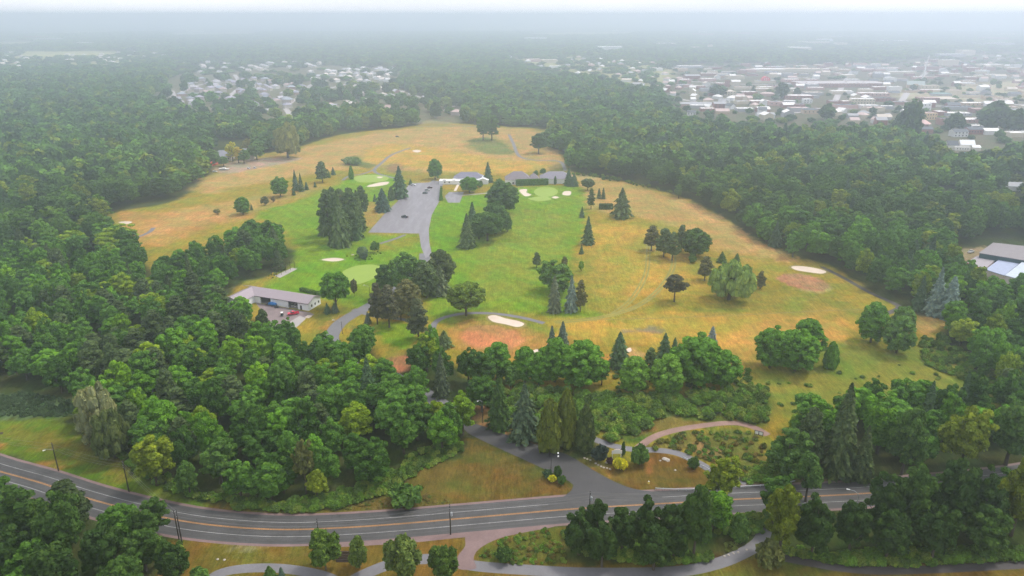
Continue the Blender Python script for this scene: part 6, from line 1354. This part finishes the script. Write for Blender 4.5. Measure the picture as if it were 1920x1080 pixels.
estate(P((620, 170), (700, 165), (780, 172), (880, 205), (850, 228), (700, 220), (610, 205)), 40, 'among trees beyond the far dry hill', 26, rcol=[(.52, .38, .36), (.42, .42, .46), (.5, .45, .42)], seed=4)
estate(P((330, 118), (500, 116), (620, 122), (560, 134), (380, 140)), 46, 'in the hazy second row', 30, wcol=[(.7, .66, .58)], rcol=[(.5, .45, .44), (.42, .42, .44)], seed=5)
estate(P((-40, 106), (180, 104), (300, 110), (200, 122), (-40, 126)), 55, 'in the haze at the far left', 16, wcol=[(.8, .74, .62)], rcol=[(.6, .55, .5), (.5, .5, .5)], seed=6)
estate(P((1240, 135), (1300, 160), (1440, 185), (1440, 222), (1290, 205), (1230, 170)), 34, 'on the town left side', 30, rcol=[RG, RP, RW, RD], wcol=[WHITE, BRICK, CREAM], seed=7)
estate(P((1560, 205), (1720, 225), (1720, 245), (1560, 235)), 36, 'at the wood edge below the town', 9, rcol=[RG, RP, RW], wcol=[WHITE, CREAM], seed=8)
tr_ = random.Random(77)
def downtown(poly, sp, n_max, seed):
    r = np.random.default_rng(seed); lo, hi = poly.min(0), poly.max(0); X, Y = hexgrid(lo[0], hi[0], lo[1], hi[1], sp, r, .2); k = inside(X, Y, poly); X, Y = X[k], Y[k]; n = 0
    for i in r.permutation(len(X)):
        x, y = float(X[i]), float(Y[i]); v = int(r.integers(0, 10)); wd, dp, h = [(22, 15, 5), (30, 16, 6), (18, 14, 8), (26, 18, 5), (14, 12, 7), (34, 20, 5.5), (20, 12, 4.5), (24, 14, 9), (16, 20, 6), (28, 14, 4.5)][v]
        if n >= n_max: break
        if any((x - bx) ** 2 + (y - by) ** 2 < (br * .85 + wd * .5) ** 2 for bx, by, br in BUILT[-420:]): continue
        n += 1; wc = [WHITE, CREAM, BRICK, BRICK2, GREY, PINKW, TAN, CREAM][int(r.integers(0, 8))]; rc = [RW, RW, RG, RP, RT, RW, RD][int(r.integers(0, 7))]; px, py = proj(x, y, 4)
        building('town_building', '%s %s town building, %s roof, %s' % (cname(wc), 'gabled' if v in (2, 4, 6) else 'flat roofed', rname(rc), where(px, py)), 'building', 0, 0, 0, dp, h, wc, rc, 'gable' if v in (2, 4, 6) else 'flat', R(float(r.uniform(-8, 8)) + 90 * int(r.integers(0, 2) * (wd < 20))), 3.2, None, 'town buildings', (x, y, wd), ('dt', v))
    print('downtown', n)
downtown(P((1270, 130), (1400, 124), (1560, 122), (1700, 120), (1960, 128), (1960, 262), (1870, 262), (1760, 245), (1560, 232), (1400, 228), (1300, 205)), 29, 185, 31)
estate(P((1770, 96), (1920, 92), (1960, 150), (1830, 150)), 48, 'on the town far right', 22, rcol=[RW, RP, RG], wcol=[WHITE, CREAM, BRICK], seed=9)
estate(P((950, 108), (1080, 108), (1240, 120), (1240, 165), (1180, 172), (1120, 150), (1000, 135)), 62, 'left of the town', 30, wcol=[WHITE, CREAM, PINKW], rcol=[RG, RW, RP], seed=10)
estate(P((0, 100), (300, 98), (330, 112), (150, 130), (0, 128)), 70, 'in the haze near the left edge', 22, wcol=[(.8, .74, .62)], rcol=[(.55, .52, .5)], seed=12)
dr = random.Random(9); nd = 0
for k in range(54):
    px = dr.uniform(-40, 1960); py = dr.choice([dr.uniform(46, 66), dr.uniform(62, 84), dr.uniform(80, 106)])
    if px < 1150 and dr.random() < .45: continue
    if 560 < px < 960: continue
    x, y = at(px, py); wd = dr.uniform(45, 150) * (y / 3500) ** .3; nd += 1; wc, rc = dr.choice([(WHITE, RW), (CREAM, RW), (GREY, RW), (CREAM, RT), (BRICK2, RG)])
    building('warehouse', 'distant long %s shed in the haze, %s' % (cname(wc), where(px, py)), 'warehouse', 0, 0, 0, dr.uniform(30, 70), dr.uniform(11, 18), wc, rc, 'flat', R(dr.uniform(-8, 8)), 2, None, 'distant sheds', (x, y, wd))
print('houses', n_h, 'sheds', nd, 'town', sum(1 for o in COL.objects if o.name.startswith('town_building')))
bx = np.array([b[0] for b in BUILT]); by = np.array([b[1] for b in BUILT]); brd = np.array([b[2] for b in BUILT])
streets = [o for o in COL.objects if o.name.startswith('street')and o.type == 'MESH' and not o.name.startswith('street_')]
st_pts = np.concatenate([np.array([v.co[:2] for v in o.data.vertices]) for o in streets])
ff = [smooth_poly(q, 2) for q in FAR_FIELDS]
rows = []
for (ya, yb, s) in BANDS:
    ymax = yb; xw = ymax * .80 + 150
    X, Y = hexgrid(-xw, xw, ya, yb, s, wr); k = in_view(X, Y); X, Y = X[k], Y[k]
    keep = np.ones(len(X), bool)
    for poly, g in CLEAR: keep &= ~inside(X, Y, poly, g)
    keep &= ~near_line(X, Y, road_b, 11.5) & ~near_line(X, Y, drive_hidden, 5.5)
    for poly, share in SETTLE:
        k2 = inside(X, Y, poly); keep &= ~(k2 & (wr.random(len(X)) > share))
    for q in ff: keep &= ~inside(X, Y, q)
    X, Y = X[keep], Y[keep]; keep = np.ones(len(X), bool)
    for i0 in range(0, len(X), 4000):
        sl = slice(i0, i0 + 4000); xx, yy = X[sl, None], Y[sl, None]
        k = ((xx - bx) ** 2 + (yy - by) ** 2 < (brd + 3.0) ** 2).any(1)
        # nothing that would stand tall right in front of a building
        k |= ((abs(xx - bx) < brd * .9) & (by - yy > 0) & (by - yy < brd + 14 + .09 * by * (by > 1500)) & (wr.random((len(xx), 1)) < .82)).any(1)
        k |= ((xx - tx) ** 2 + (yy - ty) ** 2 < (tr * .75 + 2.2) ** 2).any(1)
        k |= ((xx - st_pts[:, 0]) ** 2 + (yy - st_pts[:, 1]) ** 2 < 8 ** 2).any(1)
        keep[sl] = ~k
    rows.append(np.c_[X[keep], Y[keep], np.full(keep.sum(), s)])
W_ = np.concatenate(rows); W_ = W_[np.argsort(W_[:, 1])]
print('woodland trees', len(W_))
def region(x, y):
    px, py = proj(x, y, 8)
    if py > 890 and px < 480: return 'in the lower left roadside wood'
    if py > 880 and px > 1000: return 'in the lower right roadside wood'
    if px > 1400 and py > 700: return 'in the wood across the road'
    if px > 1400: return 'in the right woods'
    if px < 900 and py > 560: return 'in the wood below the shed'
    if px < 620: return 'in the left woods'
    return 'in the middle woods'
dark_wood = lambda x, y: proj(x, y)[1] > 890
pts = []; LABS = set(); cnt = {'b': 0, 'p': 0, 's': 0}
PINEWOOD = P((180, 620), (330, 560), (430, 580), (440, 650), (300, 740), (160, 740))
tones = [(T_MID, 'mid green', .40), (T_BRIGHT, 'bright green', .20), (T_YELLOW, 'yellow green', .09), (T_DARK, 'dark green', .28), (T_LIME, 'lime green', .03)]
for x, y, s in W_:
    px, py = proj(x, y, 8); d = math.hypot(x, y)
    q = wr.random(); pn = wob(np.array([x]), np.array([y]), 60, 9)[0]; tnz = wob(np.array([x]), np.array([y]), 35, 21)[0]
    kind = 'b'
    if inside(np.array([x]), np.array([y]), PINEWOOD)[0] and q < .55: kind = 'p'
    elif px < 620 and py > 450 and q < .14 + .1 * pn: kind = 'p'
    elif px > 1300 and py > 700 and q < .13: kind = 'p' if q < .09 else 's'
    elif q < .04: kind = 's'
    h = wr.uniform(13, 20) * (1 + .06 * pn); rad = s * wr.uniform(.46, .72)
    if wr.random() < .09: continue
    if y > 420: rad = s * wr.uniform(.50, .80); h = wr.uniform(14, 22)
    if py > 900: h *= .88
    if any_build := (len(bx) and (((x - bx) ** 2 + (y - by) ** 2) < (brd + 18) ** 2).any() and y > 500): h *= .6; rad *= .75
    if inside(np.array([x]), np.array([y]), TOWN)[0]: h *= .50; rad *= .72
    if y > 1700: h *= .72
    if any(inside(np.array([x]), np.array([y]), q_)[0] for q_ in HAMLETS): h *= .62
    # tone
    far_ = min(1, d / 1200); c = (wr.random() - .5) * (1 - .45 * far_) + .5 + .22 * tnz * (.5 + far_) ; ac = 0
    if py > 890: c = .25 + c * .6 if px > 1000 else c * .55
    for tint, word, share in tones:
        ac += share
        if c <= ac: break
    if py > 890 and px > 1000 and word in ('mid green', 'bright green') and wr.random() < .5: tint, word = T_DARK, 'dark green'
    k_ = wr.uniform(.80, 1.2); tint = tuple(v * k_ for v in tint)
    if kind == 'p': tint = tuple(v * k_ for v in T_PINE); word = 'dark'
    if kind == 's': tint = tuple(v * k_ for v in T_SPRUCE); word = 'dark'
    if d > 600: q_ = min(1, (d - 600) / 600); tint = tuple(v * (1 + q_ * f) for v, f in zip(tint, (-.12, 0, .25)))  # crowns turn bluer with distance: a little haze painted into the leaf colour
    if d < 520 and kind == 'b': tint = tuple(v * f for v, f in zip(tint, (1.08, 1.22, .9)))
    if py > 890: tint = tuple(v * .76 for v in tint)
    near = -60 < px < 1980 and py < 1120
    sz = 'small' if h < 14 else ('tall' if h > 17.5 else ('broad' if rad > 5.9 else ''))
    tp = proj(x, y, h * .7)
    if near and d < 900 and cnt[kind] < {'b': 226, 'p': 45, 's': 32}[kind]:
        cnt[kind] += 1
        if kind == 'b': key, nm, cat = 'broad%d' % wr.integers(0, 8), 'broadleaf_tree', 'tree'
        elif kind == 'p': key, nm, cat = 'pine%d' % wr.integers(0, 3), 'pine_tree', 'pine'; 
        else: key, nm, cat = 'spruce%d' % wr.integers(0, 3), 'spruce_tree', 'spruce'
        if kind == 's': rad *= .62
        if kind == 'p': rad *= .95
        lab = ' '.join((word + ' ' + {'b': 'broadleaf tree', 'p': 'pine', 's': 'spruce'}[kind] + ' ' + region(x, y) + ',').split()) + ' %d%% across, %d%% down the photo' % (round(tp[0] / 19.2), round(tp[1] / 10.8))
        while lab in LABS: lab = ('higher ' + lab) if len(lab.split()) < 15 else lab.replace(' the photo', '')  if ' the photo' in lab else lab.replace('% down', '.5% down')
        LABS.add(lab)
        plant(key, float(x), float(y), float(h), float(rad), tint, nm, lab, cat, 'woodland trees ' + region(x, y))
    else:
        lod = 0 if d < 700 else 1
        if kind == 'b': vi = int(wr.integers(0, 8)) if not lod else 8 + int(wr.integers(0, 3))
        else: vi = 11 if lod else 12 + int(wr.integers(0, 2))
        pk = ['broad%d' % k for k in range(8)] + ['far0', 'far1', 'far2', 'farc', 'pine1', 'spruce0']
        _, _, R_, H = PROTO[pk[vi]]
        rr = rad * (.62 if vi in (11, 13) else 1)
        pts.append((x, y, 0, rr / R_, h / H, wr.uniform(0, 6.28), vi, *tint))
print('individual', cnt, 'mass', len(pts))
# a few far trees as objects so that every light crown is also a tree of its own
for k, (key, px, py, top, wd, lab) in enumerate([('far0', 1240, 130, 112, 24, 'hazy rounded tree at the left end of the town'), ('far1', 1860, 245, 186, 62, 'big dark tree beside the white town roofs near the right edge'), ('far2', 1703, 262, 182, 46, 'big dark tree left of the white two storey block'), ('farc', 1412, 172, 160, 9, 'small dark conifer among the town roofs')]):
    put(key, px, py, top, wd, T_DARK if k else T_MID, 'broadleaf_tree' if k < 3 else 'spruce_tree', lab, 'tree')
for k, (px, py, top, wd, lab) in enumerate([(1787, 245, 208, 36, 'round dark tree between the pink inn and the brick stores'), (1345, 180, 158, 32, 'dark rounded tree left of the cream hipped building'), (1464, 185, 152, 28, 'dark tree beside the red barrel roofed hall'), (1494, 180, 163, 14, 'small dark tree among the brick stores'), (1550, 225, 193, 36, 'dark round tree before the white gabled town house'), (1690, 255, 205, 40, 'tall dark tree crown at the wood edge before the town'), (1900, 250, 200, 50, 'dark tree against the white roofs at the right edge')]):
    put('far%d' % (k % 3), px, py, top, wd, T_DARK, 'broadleaf_tree', lab, 'tree')

# ---------------------------------------------------------------- masses of vegetation: points carrying copies
def mass(name, label, kinds, P_, mat=LEAF_I):
    """P_: x y z, radius scale, height scale, turn, variant, tint r g b"""
    A_ = np.array(P_, np.float32); me = bpy.data.meshes.new(name); me.vertices.add(len(A_)); me.vertices.foreach_set('co', np.ascontiguousarray(A_[:, :3]).ravel())
    def att(n, t, v): a = me.attributes.new(n, t, 'POINT'); a.data.foreach_set({'FLOAT_VECTOR': 'vector', 'FLOAT_COLOR': 'color'}.get(t, 'value'), v)
    att('size', 'FLOAT_VECTOR', np.ascontiguousarray(A_[:, [3, 3, 4]]).ravel()); rot = np.zeros((len(A_), 3), np.float32); rot[:, 2] = A_[:, 5]; att('turn', 'FLOAT_VECTOR', rot.ravel())
    att('variant', 'INT', A_[:, 6].astype(np.int32)); att('tint', 'FLOAT_COLOR', np.c_[A_[:, 7:10], np.ones(len(A_), np.float32)].astype(np.float32).ravel())
    o = link(name, me); tag(o, label, None, None, 'stuff')
    ng = bpy.data.node_groups.new(name, 'GeometryNodeTree'); ng.interface.new_socket('Geometry', in_out='INPUT', socket_type='NodeSocketGeometry'); ng.interface.new_socket('Geometry', in_out='OUTPUT', socket_type='NodeSocketGeometry')
    gi = ng.nodes.new('NodeGroupInput'); go = ng.nodes.new('NodeGroupOutput'); jn = ng.nodes.new('GeometryNodeJoinGeometry')
    srcs = []
    for key in kinds:
        cm = PROTO[key][0]; ob = next(q for q in COL.objects if q.data is cm)
        n = ng.nodes.new('GeometryNodeObjectInfo'); n.transform_space = 'ORIGINAL'; n.inputs['Object'].default_value = ob; n.inputs['As Instance'].default_value = False
        sm = ng.nodes.new('GeometryNodeSetMaterial'); sm.inputs['Material'].default_value = mat; ng.links.new(n.outputs['Geometry'], sm.inputs['Geometry'])
        g2 = ng.nodes.new('GeometryNodeGeometryToInstance'); ng.links.new(sm.outputs[0], g2.inputs[0]); srcs.append(g2)
    for g2 in reversed(srcs): ng.links.new(g2.outputs[0], jn.inputs[0])
    ip = ng.nodes.new('GeometryNodeInstanceOnPoints'); ip.inputs['Pick Instance'].default_value = True
    def na(nm, t): a = ng.nodes.new('GeometryNodeInputNamedAttribute'); a.data_type = t; a.inputs['Name'].default_value = nm; return a.outputs['Attribute']
    e2r = ng.nodes.new('FunctionNodeEulerToRotation'); ng.links.new(na('turn', 'FLOAT_VECTOR'), e2r.inputs[0]); ng.links.new(e2r.outputs[0], ip.inputs['Rotation'])
    ng.links.new(gi.outputs[0], ip.inputs['Points']); ng.links.new(jn.outputs[0], ip.inputs['Instance']); ng.links.new(na('variant', 'INT'), ip.inputs['Instance Index'])
    ng.links.new(na('size', 'FLOAT_VECTOR'), ip.inputs['Scale']); ng.links.new(ip.outputs[0], go.inputs[0])
    md = o.modifiers.new('scatter', 'NODES'); md.node_group = ng; return o
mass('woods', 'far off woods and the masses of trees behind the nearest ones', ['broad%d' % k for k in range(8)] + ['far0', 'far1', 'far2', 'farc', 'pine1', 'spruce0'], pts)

# undergrowth: along the wood edges, on the slope under the maples, on banks
U = []
def scatter(poly, n, lo, hi, tints, seed, clump=0.0, hk=1.0):
    r = np.random.default_rng(seed); a, b = poly.min(0), poly.max(0); m = 0; k = 0
    X = r.uniform(a[0], b[0], n * 4); Y = r.uniform(a[1], b[1], n * 4); ok = inside(X, Y, poly)
    if clump: ok &= wob(X, Y, clump, seed) + r.normal(size=len(X)) * .25 > 0
    ok &= ~near_line(X, Y, road_b, 7.8)
    X, Y = X[ok][:n], Y[ok][:n]
    for x, y in zip(X, Y):
        s = r.uniform(lo, hi); t = tints[int(r.integers(0, len(tints)))]; q = r.uniform(.8, 1.2); U.append((x, y, -.1, s, s * r.uniform(.7, 1.25) * hk, r.uniform(0, 6.28), int(r.integers(0, 3)), t[0] * q, t[1] * q, t[2] * q))
TG = [(0.12, .23, .035), (.10, .19, .035), (.16, .23, .045), (.08, .14, .035)]; TY = [(.15, .16, .035), (.11, .14, .035), (.17, .14, .045)]
scatter(P((1100, 742), (1200, 748), (1330, 738), (1440, 735), (1440, 792), (1390, 792), (1250, 778), (1190, 815), (1150, 830), (1110, 812), (1095, 780)), 620, .45, 1.6, TG, 1, 9)
scatter(P((880, 715), (1100, 738), (1110, 800), (1090, 835), (1010, 830), (915, 760)), 380, .6, 1.4, TG, 2)
scatter(P((1150, 690), (1400, 690), (1440, 740), (1150, 748)), 170, .4, .9, TG, 3, 8)
scatter(P((1210, 845), (1250, 818), (1330, 808), (1400, 808), (1440, 840), (1440, 895), (1390, 902), (1330, 868), (1270, 842)), 260, .25, .7, TY + TG, 4, 6)
scatter(P((1400, 700), (1560, 690), (1740, 680), (1860, 720), (1740, 765), (1480, 790), (1440, 760)), 36, .35, .8, TG, 5, 7, .7)
scatter(P((1725, 640), (1765, 632), (1850, 690), (1890, 735), (1840, 735), (1780, 700), (1735, 685)), 260, .5, 1.2, TG, 6)
scatter(P((420, 935), (520, 950), (640, 925), (740, 885), (780, 890), (720, 925), (640, 952), (520, 968), (440, 955)), 420, .45, 1.1, TG, 7)
scatter(P((150, 800), (215, 850), (262, 890), (330, 925), (420, 950), (420, 935), (330, 905), (270, 880), (180, 820)), 300, .5, 1.2, TG, 8)
scatter(P((-100, 742), (0, 742), (60, 738), (130, 752), (130, 780), (60, 783), (-100, 783)), 700, .22, .5, [(.085, .14, .075), (.075, .12, .06)], 9, 0, 1.5)
scatter(P((700, 905), (860, 940), (1000, 935), (840, 955), (640, 968), (600, 955)), 200, .15, .45, TY, 10, 5, .7)
scatter(P((1050, 1000), (1100, 1045), (1250, 1062), (1340, 1050), (1250, 1030), (1120, 1010)), 240, .4, 1.0, TG, 11)
scatter(P((1440, 1030), (1560, 1058), (1700, 1062), (1920, 1048), (1920, 1035), (1560, 1040)), 420, .4, 1.1, TG, 12)
scatter(P((895, 1045), (940, 1010), (1040, 992), (1060, 1030), (1060, 1055), (960, 1060)), 220, .15, .5, TY + TG, 13, 5)
scatter(P((860, 820), (872, 845), (800, 880), (760, 890), (740, 905), (760, 860), (830, 830)), 160, .4, .9, TG, 14)
scatter(P((335, 1010), (300, 1060), (330, 1090), (350, 1060)), 60, .4, .9, TG, 15)
scatter(P((1060, 325), (1120, 328), (1180, 340), (1260, 362), (1200, 350), (1110, 334)), 120, .5, 1.2, TG, 16)
scatter(P((1340, 960), (1440, 955), (1440, 1000), (1345, 1003)), 110, .4, .9, TG, 17)
scatter(P((1440, 870), (1480, 870), (1480, 905), (1400, 912), (1400, 895)), 90, .5, 1.1, TG, 18)
scatter(P((1360, 1020), (1390, 1012), (1384, 1030), (1362, 1036)), 25, .2, .4, [(.13, .17, .05)], 19)
scatter(P((645, 482), (712, 470), (716, 482), (690, 491), (668, 490)), 30, .2, .5, TG, 20)
scatter(P((500, 516), (518, 512), (520, 520), (502, 524)), 24, .2, .45, [(.5, .42, .05), (.2, .24, .05)], 21)
mass('undergrowth', 'low scrub, brambles and saplings along wood edges and banks', ['shrub0', 'shrub1', 'shrub2'], U)

# ---------------------------------------------------------------- haze
bm = bmesh.new(); bmesh.ops.create_cube(bm, size=1); me = bpy.data.meshes.new('haze'); bm.to_mesh(me); bm.free()
hz = link('haze', me); hz.scale = (60000, 60000, 158); hz.location = (0, 20000, 78); tag(hz, kind='stuff')
m, nt = new_mat('haze_air'); pv = N(nt, 'ShaderNodeVolumePrincipled'); pv.inputs['Density'].default_value = .00043; pv.inputs['Color'].default_value = (.79, .875, 1.0, 1); pv.inputs['Anisotropy'].default_value = 0.75
o = N(nt, 'ShaderNodeOutputMaterial'); nt.links.new(pv.outputs[0], o.inputs['Volume']); me.materials.append(m)
m.volume_intersection_method if False else None
